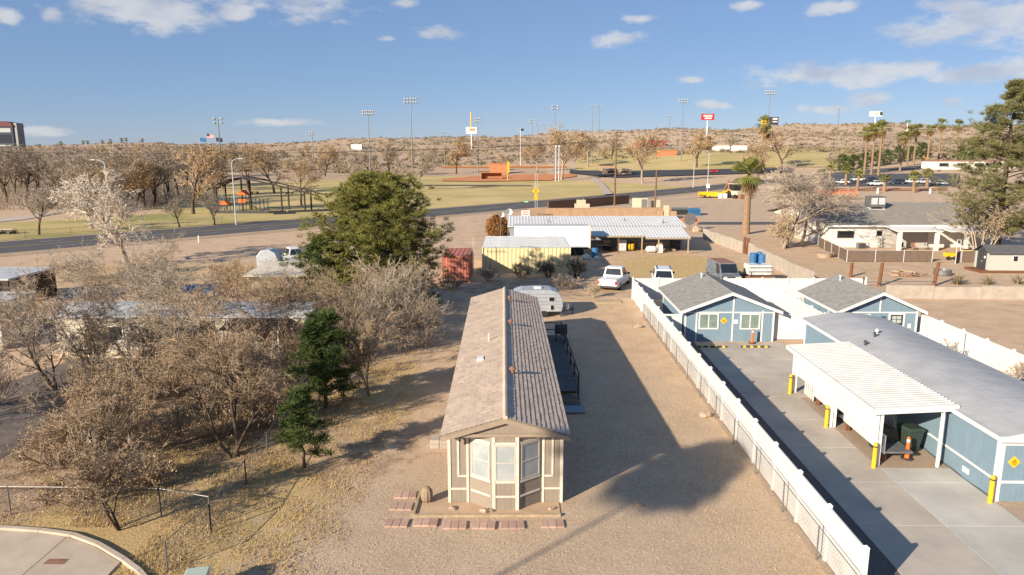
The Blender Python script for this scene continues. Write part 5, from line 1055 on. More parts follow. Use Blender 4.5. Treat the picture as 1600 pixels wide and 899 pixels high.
def branch(rng_, P, out, p, d, L, r, lvl):
    n = P['seg'][min(lvl, len(P['seg']) - 1)]; st = L / n; pts = [p]; kids = P['kids'][lvl] if lvl < len(P['kids']) else 0; rr = r; d = d.copy()
    nodes = []
    for i in range(n):
        w = P['wob'] * (1 + .25 * lvl); d = (d + Vector((rng_.gauss(0, w), rng_.gauss(0, w), rng_.gauss(0, w) + P['up'] * (1 if lvl < 3 else P.get('droop', 1))))).normalized()
        q = p + d * st; r2 = max(P['rmin'], r * (1 - .72 * (i + 1) / n)); out.append((tuple(p), tuple(q), rr, r2, lvl)); p = q; rr = r2; nodes.append((p, d.copy(), rr, (i + 1) / n))
    for k in range(kids):
        t = P['first'][lvl] + (1 - P['first'][lvl]) * (k + rng_.random()) / kids; i = min(n - 1, int(t * n)); q, dd, r3, f = nodes[i]
        ax = Vector((rng_.gauss(0, 1), rng_.gauss(0, 1), rng_.gauss(0, .6))); ax = (ax - dd * ax.dot(dd)).normalized(); sp = P['spread'] * rng_.uniform(.6, 1.25)
        branch(rng_, P, out, q, (dd * math.cos(sp) + ax * math.sin(sp)).normalized(), L * P['ratio'] * rng_.uniform(.65, 1.2) * (1.15 - .4 * f), max(P['rmin'], r3 * .72), lvl + 1)
def leaf_quads(rng_, pts, n, size, spread):
    pts = np.array(pts); r = np.random.RandomState(rng_.randint(0, 99999)); i = r.randint(0, len(pts), n); c = pts[i] + r.normal(0, spread, (n, 3))
    a = r.normal(0, 1, (n, 3)); a /= np.linalg.norm(a, axis=1)[:, None]; b = np.cross(a, r.normal(0, 1, (n, 3))); b /= np.linalg.norm(b, axis=1)[:, None] + 1e-9; s = size * r.uniform(.6, 1.4, (n, 1))
    V = np.stack((c - a * s, c + b * s * .5, c + a * s, c - b * s * .5), axis=1).reshape(-1, 3); return V, np.arange(n * 4).reshape(-1, 4)
STYLES = {
    'round': dict(kids=(7, 6, 6, 5), seg=(4, 4, 3, 2, 2), first=(.3, .25, .2, .15, .1), spread=.72, ratio=.60, up=.06, wob=.10, rmin=.011),
    'tall': dict(kids=(9, 6, 5, 5), seg=(5, 4, 3, 2, 2), first=(.28, .2, .2, .15, .1), spread=.55, ratio=.52, up=.10, wob=.09, rmin=.012),
    'weep': dict(kids=(10, 8, 7, 5), seg=(4, 4, 4, 3, 3), first=(.18, .15, .15, .1, .1), spread=.8, ratio=.55, up=.02, wob=.15, rmin=.013, droop=-9),
    'white': dict(kids=(9, 7, 7, 5, 2), seg=(4, 4, 3, 3, 2, 1), first=(.2, .15, .15, .1, .1, .1), spread=.75, ratio=.60, up=.04, wob=.16, rmin=.02),
    'dense': dict(kids=(9, 7, 7, 5, 2), seg=(4, 4, 3, 2, 2, 1), first=(.2, .15, .15, .1, .1, .1), spread=.75, ratio=.60, up=.05, wob=.12, rmin=.018),
    'mesquite': dict(kids=(5, 5, 5, 4, 3), seg=(5, 5, 4, 3, 2, 2), first=(.25, .2, .15, .1, .1, .1), spread=.66, ratio=.66, up=.03, wob=.15, rmin=.008),
}
def bare_tree(name, label, loc, hh, style='round', bark='bark', twig='twig', seed=1, stems=1, leaves=0, leafm='dryleaf', lsize=.06, cat='tree', group=None, r=None, lean=.1, sq=1.0):
    rng_ = random.Random(seed); P = STYLES[style]; out = []; t = thing(name, label, cat, loc, 0, group)
    for k in range(stems):
        a = rng_.uniform(0, 6.28) if stems > 1 else 0; tilt = lean if stems == 1 else rng_.uniform(.15, .6)
        d = Vector((math.cos(a) * tilt, math.sin(a) * tilt, 1)).normalized()
        branch(rng_, P, out, Vector((math.cos(a) * .05 * (stems > 1), math.sin(a) * .05 * (stems > 1), -.1)), d, hh * (.56 if stems == 1 else rng_.uniform(.4, .6)), (r or hh * .02) / (1 if stems == 1 else 1.6), 0)
    zs = max(s[1][2] for s in out); k = hh / zs; out = [((a[0] * k * sq, a[1] * k * sq, a[2] * k), (b[0] * k * sq, b[1] * k * sq, b[2] * k), r0, r1, l) for a, b, r0, r1, l in out]
    V, Fq = tubes([s for s in out if s[4] <= (2 if style == 'mesquite' else 1)], 6); raw('trunk', V, Fq, mt[bark], parent=t, smooth=True)
    tw = [s for s in out if s[4] > (2 if style == 'mesquite' else 1)]; V, Fq = tubes(tw, 3); mi = np.zeros(len(Fq), dtype=int)
    if leaves:
        V2, F2 = leaf_quads(rng_, [s[1] for s in tw if s[4] >= 3], leaves, lsize, .12); Fq = np.concatenate((Fq, F2 + len(V))); V = np.concatenate((V, V2)); mi = np.concatenate((mi, np.ones(len(F2), dtype=int)))
    raw('crown', V, Fq, [mt[twig], mt[leafm]], mi, parent=t)
    return t
def needle_tree(name, label, loc, hh, rad, seed, mat='needle', clumps=500, shape='dome', base=.12, bark='bark', tuft=46, nl=.34, group=None, gap=.0, droop=0):
    rng_ = random.Random(seed); t = thing(name, label, 'tree', loc, 0, group); segs = []; cl = []
    n = 14; p = Vector((0, 0, -.1)); tr = hh * .022
    for i in range(n): q = Vector((rng_.gauss(0, .04) * i * .3, rng_.gauss(0, .04) * i * .3, hh * .93 * (i + 1) / n)); segs.append((tuple(p), tuple(q), tr * (1 - .9 * i / n), tr * (1 - .9 * (i + 1) / n))); p = q
    nb = max(24, clumps // (9 if shape != 'open' else 24))
    for b in range(nb):
        f = base + (1 - base) * ((b + rng_.random()) / nb) ** .9; z = hh * f * .97
        if shape == 'dome': R_ = rad * math.sqrt(max(.02, 1 - ((f - .38) / .64) ** 2))
        elif shape == 'cone': R_ = rad * (1.06 - f) ** .8
        else: R_ = rad * (.45 + .55 * abs(math.sin(f * 9 + 1))) * (1.08 - f ** 3)
        a = b * 2.4 + rng_.uniform(-.4, .4); R_ *= rng_.uniform(.5, 1.2); st = Vector((0, 0, z - R_ * .18)); d = Vector((math.cos(a), math.sin(a), rng_.uniform(.05, .4) - droop)); k = 4; pp = st; lr = tr * .3 * (1.1 - f)
        m = max(3, int(clumps / nb))
        for i in range(k): q = st + d * (R_ * (i + 1) / k) + Vector((rng_.gauss(0, .06), rng_.gauss(0, .06), rng_.gauss(0, .05))) * R_; segs.append((tuple(pp), tuple(q), max(.015, lr * (1 - i / k)), max(.012, lr * (1 - (i + 1) / k)))); pp = q
        for i in range(m):
            f2 = rng_.uniform(.38, 1.05); c = st + d * (R_ * f2) + Vector((rng_.gauss(0, .17), rng_.gauss(0, .17), rng_.gauss(0, .11))) * max(.8, R_ * .62)
            cl.append((c, rng_.uniform(.6, 1.25)))
    V, Fq = tubes(segs, 6); raw('trunk', V, Fq, mt[bark], parent=t, smooth=True)
    rs = np.random.RandomState(seed); C = np.repeat(np.array([c[0] for c in cl]), tuft, axis=0); sc = np.repeat(np.array([c[1] for c in cl]), tuft)[:, None]; N_ = len(C)
    d = rs.normal(0, 1, (N_, 3)); d /= np.linalg.norm(d, axis=1)[:, None]; d[:, 2] = d[:, 2] * .7 + .25; st = C + d * sc * nl * rs.uniform(0, .75, (N_, 1)); tip = st + d * sc * nl * rs.uniform(.5, 1.0, (N_, 1))
    s = np.cross(d, rs.normal(0, 1, (N_, 3))); s /= np.linalg.norm(s, axis=1)[:, None] + 1e-9; w = .02 * sc * (nl / .3)
    V = np.stack((st - s * w, st + s * w, tip), axis=1).reshape(-1, 3); raw('crown', V, np.arange(N_ * 3).reshape(-1, 3), mt[mat], parent=t)
    return t
def shrub(name, label, loc, hh, wid, seed, twig='twig', leaves=0, leafm='dryleaf2', stems=16, lv=2, group=None, rmin=.009, cat='shrub', lsize=.05):
    rng_ = random.Random(seed); out = []; t = thing(name, label, cat, loc, 0, group)
    P = dict(kids=(6, 5, 4)[:lv], seg=(4, 3, 2, 2), first=(.25, .15, .1, .1), spread=.55, ratio=.5, up=.03, wob=.16, rmin=rmin)
    for k in range(stems):
        a = rng_.uniform(0, 6.28); ti = rng_.uniform(.05, 1.0) * wid / hh; branch(rng_, P, out, Vector((math.cos(a) * .1 * wid, math.sin(a) * .1 * wid, -.05)), Vector((math.cos(a) * ti, math.sin(a) * ti, 1)).normalized(), hh * rng_.uniform(.55, 1.0), hh * .011 + rmin, 0)
    V, Fq = tubes([s for s in out if s[4] == 0], 4); raw('stem', V, Fq, mt[twig], parent=t)
    tw = [s for s in out if s[4] > 0]; V, Fq = tubes(tw, 3); mi = np.zeros(len(Fq), dtype=int)
    if leaves: V2, F2 = leaf_quads(rng_, [s[1] for s in tw], leaves, lsize, .08); Fq = np.concatenate((Fq, F2 + len(V))); V = np.concatenate((V, V2)); mi = np.concatenate((mi, np.ones(len(F2), dtype=int)))
    raw('foliage', V, Fq, [mt[twig], mt[leafm]], mi, parent=t)
    return t
def fan_palm(name, label, loc, hh, crown=2.0, seed=1, skirt=True, fronds=34, group=None, tr=.28):
    rng_ = random.Random(seed); t = thing(name, label, 'palm tree', loc, rng_.uniform(0, 6), group); b = MB(); n = 10; rings = []
    for i in range(25):
        f = i / 24; r = tr * (1.25 - .45 * f) * (1 + .06 * (i % 2)); rings.append([(r * math.cos(2 * math.pi * k / n) + .15 * f * f, r * math.sin(2 * math.pi * k / n), hh * f - .1) for k in range(n)])
    b.loft(rings); b.build('trunk', mt['palmtrunk'], t)
    def frond(out, az, el, L, dead):
        d = Vector((math.cos(az) * math.cos(el), math.sin(az) * math.cos(el), math.sin(el))); s = Vector((-math.sin(az), math.cos(az), 0)); u = s.cross(d) * -1; o = Vector((.15, 0, hh))
        m = o + d * L * .5; out.bar(o, m, .05, .03)
        for k in range(13):
            th = (k - 6) * .2; dd = (d * math.cos(th) + s * math.sin(th)).normalized(); l = L * (.62 - .03 * abs(k - 6)); tip = m + dd * l + Vector((0, 0, -(.35 if not dead else .5) * l)); mid = m + dd * l * .55; w = s * math.cos(th) * .075 - d * math.sin(th) * .075
            out.add([m, mid - w, tip, mid + w], [(0, 1, 2, 3)])
    cr = MB(); dr = MB()
    for k in range(fronds): frond(cr, k * 2.4 + rng_.uniform(-.3, .3), rng_.uniform(-.35, 1.35), crown * rng_.uniform(.8, 1.1), False)
    cr.build('crown', mt['palm'], t, fix=False)
    if skirt:
        for k in range(18): frond(dr, k * 2.4, rng_.uniform(-1.35, -.6), crown * rng_.uniform(.6, .85), True)
        dr.build('dead_skirt', mt['palmdry'], t, fix=False)
    return t
# the big trees close by
needle_tree('juniper_tree', 'large yellow-green evergreen tree behind the brown brush', (-11.0, 57.5, 0), 11.2, 5.5, 4, 'needle', 3300, 'dome', .07, tuft=60, nl=.34)
needle_tree('juniper_tree', 'lower left lobe of green foliage, a smaller evergreen beside the big one', (-15.2, 56.0, 0), 6.2, 2.7, 8, 'needle2', 420, 'dome', .1, tuft=56, nl=.36)
needle_tree('pine_tree', 'small deep green pine in the brush left of the home', (-9.4, 34.2, 0), 4.9, 1.6, 5, 'needle2', 480, 'dome', .2, tuft=60, nl=.3)
needle_tree('pine_tree', 'smallest deep green pine at the edge of the gravel', (-8.5, 27.2, 0), 3.4, .95, 6, 'needle2', 230, 'dome', .22, tuft=60, nl=.25)
needle_tree('aleppo_pine', 'tall open pine standing beside the grey shed', (59.0, 86, 0), 21.5, 8.6, 12, 'needle3', 2300, 'open', .16, tuft=50, nl=.42, bark='rustwood' if False else 'bark')
shrub('dead_vine', 'pale dead growth hanging in the lower limbs of the tall pine', (57, 85.5, 0), 7.5, 3.4, 77, 'twigpale', 3000, 'dryleaf2', 14, 3, rmin=.014, lsize=.09)
needle_tree('cypress_tree', 'dark narrow evergreen at the left edge', (-46.5, 62, 0), 5.2, .9, 9, 'needle2', 160, 'cone', .05, tuft=50)
BT = [
    (-11.8, 28.2, 7.0, 'mesquite', 'bark', 'twig', 21, 3, 0, 'big dark-limbed mesquite tree in the lower left yard', .05),
    (-15.2, 33.0, 6.4, 'mesquite', 'bark', 'twig', 22, 3, 0, 'spreading brown mesquite left of the big dark one', .05),
    (-11.8, 40.6, 6.6, 'mesquite', 'bark', 'twig', 23, 2, 0, 'grey-brown mesquite in front of the white mobile home', .05),
    (-7.6, 36.2, 4.6, 'tall', 'barkpale', 'twig', 24, 2, 0, 'slender bare forked tree left of the tan roof', .05),
    (-20.2, 40.5, 6.8, 'mesquite', 'barkpale', 'twigpale', 25, 4, 0, 'pale many-stemmed bare tree over the white mobile home', .05),
    (-13.4, 22.4, 4.2, 'mesquite', 'bark', 'twig', 26, 3, 0, 'low bare tree beside the lower left sidewalk', .05),
    (-24.8, 37, 6.4, 'mesquite', 'bark', 'twiggrey', 27, 3, 0, 'tangled grey bare tree at the left over the dark drive', .05),
    (-16.8, 27.0, 4.6, 'mesquite', 'bark', 'twig', 28, 4, 0, 'low brown brushy tree behind the yard fence', .05),
    (-29, 30, 6.5, 'mesquite', 'bark', 'twiggrey', 29, 2, 0, 'bare tree shading the left edge drive', .05),
    (-17.5, 46.5, 6.6, 'mesquite', 'bark', 'twig', 30, 3, 0, 'golden-brown bare tree behind the white mobile home', .05),
    (-25.5, 41.4, 6.6, 'mesquite', 'bark', 'twig', 32, 3, 0, 'tall brown bare tree screening the left end of the white mobile home', .05),
    (-13.6, 42.0, 6.4, 'mesquite', 'bark', 'twig', 34, 2, 0, 'brown bare tree at the right end of the white mobile home', .05),
]
for x, y, hh, stl, bk, tw, sd, stems, lv, lb, ls in BT: bare_tree('mesquite_tree' if stl == 'mesquite' else 'bare_tree', lb, (x, y, 0), hh, stl, bk, tw, sd, stems, lv, 'dryleaf2', .034, sq=1.05)
SH = [(-10.0, 48.5, 4.2, 2.6, 'twigpale', 9000, 20, 3, 'tall pale brown vine thicket under the big evergreen'), (-7.0, 50.5, 3.4, 2.6, 'twigpale', 8000, 20, 3, 'tan brush mound at the right foot of the big evergreen'), (-6.0, 45.6, 2.8, 2.2, 'twiggrey', 4000, 18, 3, 'low grey brush spreading toward the tan roof'), (-13.0, 46.0, 4.2, 2.4, 'twig', 8000, 20, 3, 'brown brush left of the vine thicket'), (-9.2, 43.6, 3.0, 2.0, 'twigpale', 5000, 18, 3, 'pale brush in front of the vine thicket'),
      (-14.5, 37.0, 2.4, 2.6, 'twig', 8000, 20, 3, 'rounded tan brush behind the small pine'), (-18.0, 36.0, 2.4, 2.8, 'twig', 8000, 20, 3, 'wide tan brush before the white mobile home'), (-18.2, 31.0, 2.1, 2.6, 'twig', 8000, 20, 3, 'tan brush in the middle of the left yard'), (-22.5, 42.0, 2.6, 2.2, 'twiggrey', 5000, 18, 3, 'grey brush at the corner of the white mobile home'), (-13.2, 30.4, 2.0, 2.0, 'twig', 6000, 18, 3, 'tan brush around the mesquite trunks'), (-16.0, 24.2, 1.3, 1.9, 'twig', 5000, 18, 3, 'low tan brush by the sidewalk fence'), (-12.6, 40.2, 2.2, 2.0, 'twig', 6000, 18, 3, 'brown brush left of the deep green pine'),
      (-5.6, 66.0, 1.2, 1.8, 'twiggrey', 3000, 18, 3, 'grey brush in front of the red container'), (-2.4, 70.0, 1.2, 1.6, 'twiggrey', 3000, 18, 3, 'grey brush between red and cream containers'), (1.0, 71.5, 1.4, 1.6, 'twig', 3500, 18, 3, 'brown brush at the foot of the cream container'), (3.8, 72.6, 1.5, 1.6, 'bark', 3500, 18, 3, 'dark brush casting shade on the cream container'), (6.6, 72.3, 1.6, 1.6, 'bark', 3000, 18, 3, 'dark brush at the right end of the cream container'), (7.4, 62.0, 1.2, 1.2, 'twigpale', 1500, 14, 2, 'pile of pale dead branches by the pallets'), (5.0, 65.5, 1.3, 1.8, 'twiggrey', 1500, 16, 3, 'low dark brush left of the pickup'),
      (-28, 70, 2.0, 2.6, 'twiggold', 5000, 18, 3, 'golden brush on the slope below the road, near the pickup'), (-36, 68, 2.2, 3.0, 'twiggrey', 4000, 18, 3, 'grey brush below the pale willow'), (-22, 66, 2.4, 2.6, 'twiggold', 5000, 18, 3, 'golden brush in front of the white pickup'), (-30, 58, 2.2, 2.8, 'twig', 4000, 18, 3, 'brown brush behind the white mobile home'), (-44, 70, 2.0, 2.6, 'twiggrey', 3000, 18, 3, 'grey brush at the far left slope'), (-16.5, 62, 2.4, 2.2, 'twiggold', 5000, 18, 3, 'golden brush left of the big evergreen'),
      (-20.5, 33.5, 2.2, 2.6, 'twig', 7000, 24, 3, 'tan brush right of the dark left drive'), (-15.5, 29.0, 1.9, 2.4, 'twig', 7000, 24, 3, 'tan brush behind the low yard tree'), (-18.8, 27.6, 1.7, 2.2, 'twig', 6000, 24, 3, 'tan brush near the white pot'), (-14.2, 25.6, 1.3, 1.9, 'twig', 5000, 22, 3, 'low tan brush in front of the mesquite'), (-11.2, 31.8, 2.0, 2.0, 'twig', 6000, 22, 3, 'tan brush between mesquite and small pine'), (-16.4, 40.6, 2.6, 2.4, 'twig', 7000, 24, 3, 'tan brush against the front of the white mobile home'), (-24.5, 40.2, 2.4, 2.2, 'twiggrey', 5000, 22, 3, 'grey brush left of the white mobile home corner'), (-26.6, 34.5, 2.4, 2.6, 'twiggrey', 5000, 22, 3, 'grey brush along the left edge drive'), (-11.0, 45.0, 3.2, 2.0, 'twigpale', 6000, 22, 3, 'pale vines just left of the small green pine'), (-25, 62, 2.2, 2.8, 'twiggold', 5000, 22, 3, 'golden brush behind the blue tarp'), (-33, 63, 2.2, 2.8, 'twig', 5000, 22, 3, 'tan brush behind the flat carport'), (-38, 75, 2.0, 2.8, 'twiggold', 5000, 22, 3, 'golden brush at the foot of the willow'), (-20, 73, 1.8, 2.6, 'twiggold', 4000, 20, 3, 'golden brush right of the parked pickup'), (-8.2, 54.0, 3.6, 2.2, 'twigpale', 5000, 22, 3, 'pale vines under the right side of the big evergreen')]
for i, (x, y, hh, wd, tw, lv, st, lvl, lb) in enumerate(SH): shrub('brush_shrub', lb, (x, y, 0), hh, wd, 100 + i, tw, int(lv * .22), 'dryleaf2', st, lvl, 'dry brush', lsize=.045 if y < 55 else .06)
# orange bush by the dish, agaves, small courtyard saplings
p = at(777, 368); b = tag(thing('orange_bush', 'rounded orange-leaved bush beside the satellite dishes', 'shrub', (p.x, p.y, 0)), 'rounded orange-leaved bush beside the satellite dishes', 'shrub')
V, Fq = leaf_quads(random.Random(3), [(1.5 * math.cos(a) * math.cos(e), 1.5 * math.sin(a) * math.cos(e), 1.2 + 1.6 * math.sin(e)) for a in rng(0, 6.2, .2) for e in rng(-.7, 1.5, .2)], 6000, .12, .22); raw('foliage', V, Fq, mt['orangebush'], parent=b); MB().tube((0, 0, 0), (0, 0, 1.4), .12, .06, 6).build('stem', mt['bark'], b)
def agave(px, py, label, s=1.0):
    t = thing('agave', label, 'agave', at(px, py), 0, 'spiky agaves'); b = MB(); q = random.Random(int(px))
    for k in range(46):
        a = q.uniform(0, 6.28); e = q.uniform(.15, 1.4); l = s * q.uniform(.8, 1.25); d = Vector((math.cos(a) * math.cos(e), math.sin(a) * math.cos(e), math.sin(e))); sd = Vector((-math.sin(a), math.cos(a), 0)) * .05 * s; b.add([-sd, sd, d * l * .6 + sd * .8, d * l, d * l * .6 - sd * .8], [(0, 1, 2, 3, 4)])
    b.build('leaves', leafy_agave, t, fix=False); MB().lathe([(.1, 0), (.12, .12), (.03, .2)], 8).build('core', mt['dryleaf2'], t)
leafy_agave = leafmat('agave_leaf', (.26, .225, .14), (.19, .16, .10), 3)
agave(1496, 445, 'large spiky agave right of the leaning post', 1.35); agave(1543, 445, 'middle spiky agave in front of the shed', 1.05); agave(1590, 444, 'rightmost spiky agave in front of the shed', 1.0)
for x, y, lb, sd in ((25.0, 40.6, 'small bare sapling inside the white fence corner', 51), (26.0, 36.0, 'bare sapling in front of the right white fence', 52), (24.2, 43.6, 'thin pale sapling by the cross fence', 53)): bare_tree('sapling', lb, lot(x, y), 1.9, 'tall', 'barkpale', 'twigpale', sd, 1, 0, r=.025)
# middle distance
bare_tree('willow_tree', 'pale grey weeping bare tree beside the road', (-44, 80.5, 0), 11.0, 'white', 'barkpale', 'twigwhite', 68, 1, 0, r=.32, sq=1.25, lean=.03)
bare_tree('bare_tree', 'pale arching many-stemmed bare tree left of the blue tarp', (-27.5, 51, 0), 7.6, 'mesquite', 'barkpale', 'twigpale', 69, 4, 0, sq=1.1)
bare_tree('bare_tree', 'broad pale bare tree left of the white house', (36.3, 94.5, 0), 11.8, 'dense', 'barkpale', 'twigpale', 66, 1, 0, 'dryleaf2', .07, r=.28, sq=1.7, lean=.1)
bare_tree('bare_tree', 'second pale bare tree crowding the broad one, nearer the white house', (39.4, 96.5, 0), 10.2, 'dense', 'barkpale', 'twigpale', 67, 1, 0, r=.24, sq=1.6, lean=.05)
fan_palm('fan_palm', 'stout fan palm on the gravel lot behind the concrete wall', (36.9, 112, 0), 9.2, 3.3, 3, True, 48, None, .5)
shrub('brush_shrub', 'pale leafless brush at the foot of the broad bare tree', (37.0, 95.5, 0), 3.6, 2.6, 64, 'twigpale', 5000, 'dryleaf2', 22, 3, rmin=.013, lsize=.08)
# far bare trees: a few kinds, copied
def far_kind(seed, style, bk, tw, leaves, leafm, rmin, sq=1.1):
    STYLES['far'] = dict(STYLES[style], kids=(10, 8, 6, 4), first=(.16, .15, .15, .1, .1), spread=.66, ratio=.56, rmin=rmin); return bare_tree('bare_tree', 'x', (0, 0, 0), 10.0, 'far', bk, tw, seed, 1, leaves, leafm, .11, r=.2, sq=sq, lean=.04)
kinds = {'gold': far_kind(71, 'round', 'bark', 'twiggold', 900, 'dryleaf', .02), 'grey': far_kind(72, 'round', 'bark', 'twiggrey', 0, 'dryleaf2', .02), 'tan': far_kind(73, 'tall', 'barkpale', 'twiggold', 700, 'dryleaf2', .02), 'pale': far_kind(74, 'round', 'barkpale', 'twigpale', 0, 'dryleaf2', .02, 1.25), 'orange': far_kind(75, 'tall', 'bark', 'twiggold', 3000, 'dryleaf', .02)}
FT = [('gold', 302, 335, 14.5, 'big golden bare tree left of the playground'), ('grey', 61, 368, 7.8, 'small bare tree on the lawn at the far left'), ('grey', 145, 358, 6.6, 'small bare tree on the lawn left of the willow'), ('grey', 281, 356, 5.4, 'leaning dark-trunked tree near the road, left of the playground'), ('grey', 335, 352, 5.2, 'small bare tree in front of the playground'), ('gold', 471, 322, 11.8, 'golden tree right of the playground shade'), ('gold', 429, 303, 15.5, 'golden tree behind the playground'), ('grey', 390, 300, 14, 'grey tree behind the shade structure'), ('gold', 508, 276, 15, 'golden tree at the back of the park lawn'), ('grey', 607, 274, 17, 'tall grey tree left of the tall light pole'), ('pale', 652, 297, 14, 'broad pale tree behind the evergreen'), ('pale', 548, 285, 11, 'low pale tree in the middle of the park'), ('orange', 713, 272, 19, 'orange-leaved tree left of the ball field'), ('tan', 877, 282, 24, 'largest tan tree in the middle of the park'), ('tan', 918, 262, 21, 'tan tree behind the park road entrance'), ('tan', 840, 270, 17, 'tan tree behind the ball field backstop'), ('tan', 1004, 287, 21, 'tan tree beside the park road'), ('orange', 1088, 263, 19, 'orange-brown tree on the grass slope'), ('grey', 1141, 240, 13, 'thin bare tree in front of the long white building'), ('grey', 955, 250, 15, 'grey tree behind the wooden power pole'), ('gold', 1222, 262, 20, 'brown tree behind the twin palms'), ('gold', 1195, 275, 14, 'brown tree left of the broad bare tree'), ('grey', 1300, 268, 9, 'brown bushy tree beside the dark hedge'), ('grey', 365, 260, 15, 'grey tree below the flags'), ('tan', 785, 262, 9, 'small tan tree behind the red dugout')]
for i, (k, px, py, hh, lb) in enumerate(FT):
    p = land(px, py); o = kinds[k] if kinds[k]['label'] == 'x' else dup(kinds[k], (0, 0, 0)); o.location = p; o.rotation_euler = (0, 0, i * 1.3); o['label'] = lb; o['group'] = 'bare park trees'; o.scale = (hh / 10 * 1.3, hh / 10 * 1.3, hh / 10)
rw = random.Random(12); n = 0
for k in range(165):
    px = rw.uniform(-60, 345); py = rw.uniform(262, 332) - max(0, (px - 180)) * .12; p = land(px, py); s = rw.uniform(10, 15) / 10
    if px < 130 and py > 322: continue
    dup(kinds[rw.choice(('grey', 'grey', 'grey', 'gold', 'pale'))], p, rw.uniform(0, 6), 'grey-brown bare tree in the thicket left of the playground', 'thicket of bare trees', (s * 1.15, s * 1.15, s))
for k in range(40):
    px = rw.uniform(340, 700); py = rw.uniform(247, 262); p = land(px, py); s = rw.uniform(6, 11) / 10
    dup(kinds[rw.choice(('grey', 'gold', 'grey'))], p, rw.uniform(0, 6), 'small bare tree in the line behind the park lawn', 'bare trees behind the park lawn', (s * 1.2, s * 1.2, s))
for k in range(14):
    px = rw.uniform(820, 960); py = rw.uniform(240, 258); p = land(px, py); s = rw.uniform(7, 12) / 10
    dup(kinds['tan'], p, rw.uniform(0, 6), 'small tan tree on the rise behind the largest tan tree', 'tan trees on the rise', (s * 1.2, s * 1.2, s))
# palms far off
fp = fan_palm('fan_palm', 'x', (0, 0, 0), 15, 3.4, 5, True, 30, 'tall far palms', .32)
for i, (px, py, hh, lb) in enumerate(((1188, 270, 21, 'taller of the twin palms on the grass slope'), (1193, 268, 17.5, 'shorter of the twin palms on the grass slope'), (1350, 274, 16, 'leftmost tall palm of the street row'), (1361, 274, 17, 'second tall palm of the street row'), (1372, 275, 18, 'third tall palm of the street row, leaning over the hedge'), (1406, 268, 13.5, 'short palm in the middle of the street row'), (1417, 260, 15.5, 'fifth tall palm of the street row'), (1427, 259, 16, 'sixth tall palm of the street row'), (1449, 252, 15, 'seventh tall palm of the street row'), (1466, 252, 17.5, 'eighth tall palm of the street row'), (1493, 250, 17, 'last tall palm, beside the pine'))):
    o = fp if i == 0 else dup(fp, (0, 0, 0)); o.location = land(px, py); o.rotation_euler = (0, 0, i); o['label'] = lb; o['group'] = 'tall far palms'; o.scale = (1.1, 1.1, hh / 15)
sp_ = fan_palm('short_palm', 'x', (0, 0, 0), 4, 2.0, 9, False, 30, 'short parking palms', .4)
for i, (px, py, lb) in enumerate(((1339, 299, 'short palm at the left of the parking island'), (1381, 300, 'short palm in front of the white parked cars'), (1427, 302, 'short palm left of the dark parked car'), (1448, 293, 'short orange-tinged palm at the right of the parking lot'), (1321, 290, 'short palm beside the orange equipment'), (1282, 289, 'short palm at the left end of the parking lot'), (1296, 285, 'second short palm left of the parked cars'))): o = sp_ if i == 0 else dup(sp_, (0, 0, 0)); o.location = land(px, py); o.rotation_euler = (0, 0, i); o['label'] = lb; o['group'] = 'short parking palms'; o.scale = (1, 1, rw.uniform(.85, 1.3))
for i, (px, Y, lb) in enumerate(((66, 640, 'cluster palm on the far left skyline'), (99, 640, 'lone palm on the left skyline'), (134, 640, 'left palm of a skyline pair'), (141, 650, 'right palm of a skyline pair'), (164, 650, 'skyline palm beside a pale roof'), (177, 650, 'skyline palm right of a pale roof'), (194, 660, 'small skyline palm, first of two'), (201, 660, 'small skyline palm, second of two'), (226, 660, 'small skyline palm before the flags'), (16, 600, 'palm in front of the dark tower'), (27, 620, 'palm right of the dark tower'))): dup(fp, far(px, Y), i, lb, 'palms on the left skyline', .62)
hd = needle_tree('hedge_tree', 'x', (0, 0, 0), 8, 4, 15, 'needle2', 260, 'dome', .05, tuft=26, nl=.8)
for i, (px, py) in enumerate(((1316, 268), (1334, 266), (1350, 262), (1368, 260), (1386, 258), (1404, 254), (1422, 250), (1440, 247), (1500, 250), (1520, 252))): o = hd if i == 0 else dup(hd, (0, 0, 0)); o.location = land(px, py); o.rotation_euler = (0, 0, i * 1.7); o['label'] = 'dark green tree in the hedge row along the climbing street'; o['group'] = 'dark green hedge trees'; o.scale = (rw.uniform(.8, 1.1),) * 2 + (rw.uniform(.7, 1.0),)
dup(hd, far(372, 420), 1, 'green tree on the skyline beside the flags', None, .9)
rs = np.random.RandomState(8); n = 42000; P_ = []
while len(P_) < n // 60:
    px = rs.uniform(-80, 335); py = rs.uniform(250, 338 - max(0, px - 120) * .1); q = land(px, py)
    if px < 140 and py > 328: continue
    P_.append(tuple(q))
c = np.repeat(np.array(P_), 60, axis=0) + rs.normal(0, 1, (len(P_) * 60, 3)) * (1.6, 1.6, 0); n = len(c); d = rs.normal(0, 1, (n, 3)) * (.5, .5, .3) + (0, 0, 1.0); d /= np.linalg.norm(d, axis=1)[:, None]; l = rs.uniform(1.2, 4.2, (n, 1)); s = np.cross(d, rs.normal(0, 1, (n, 3))); s /= np.linalg.norm(s, axis=1)[:, None]; s *= .035
stuff(raw('thicket_undergrowth', np.stack((c - s, c + s, c + d * l), 1).reshape(-1, 3), np.arange(n * 3).reshape(-1, 3), mt['twiggrey']), 'grey-brown undergrowth between the thicket trees', 'undergrowth')
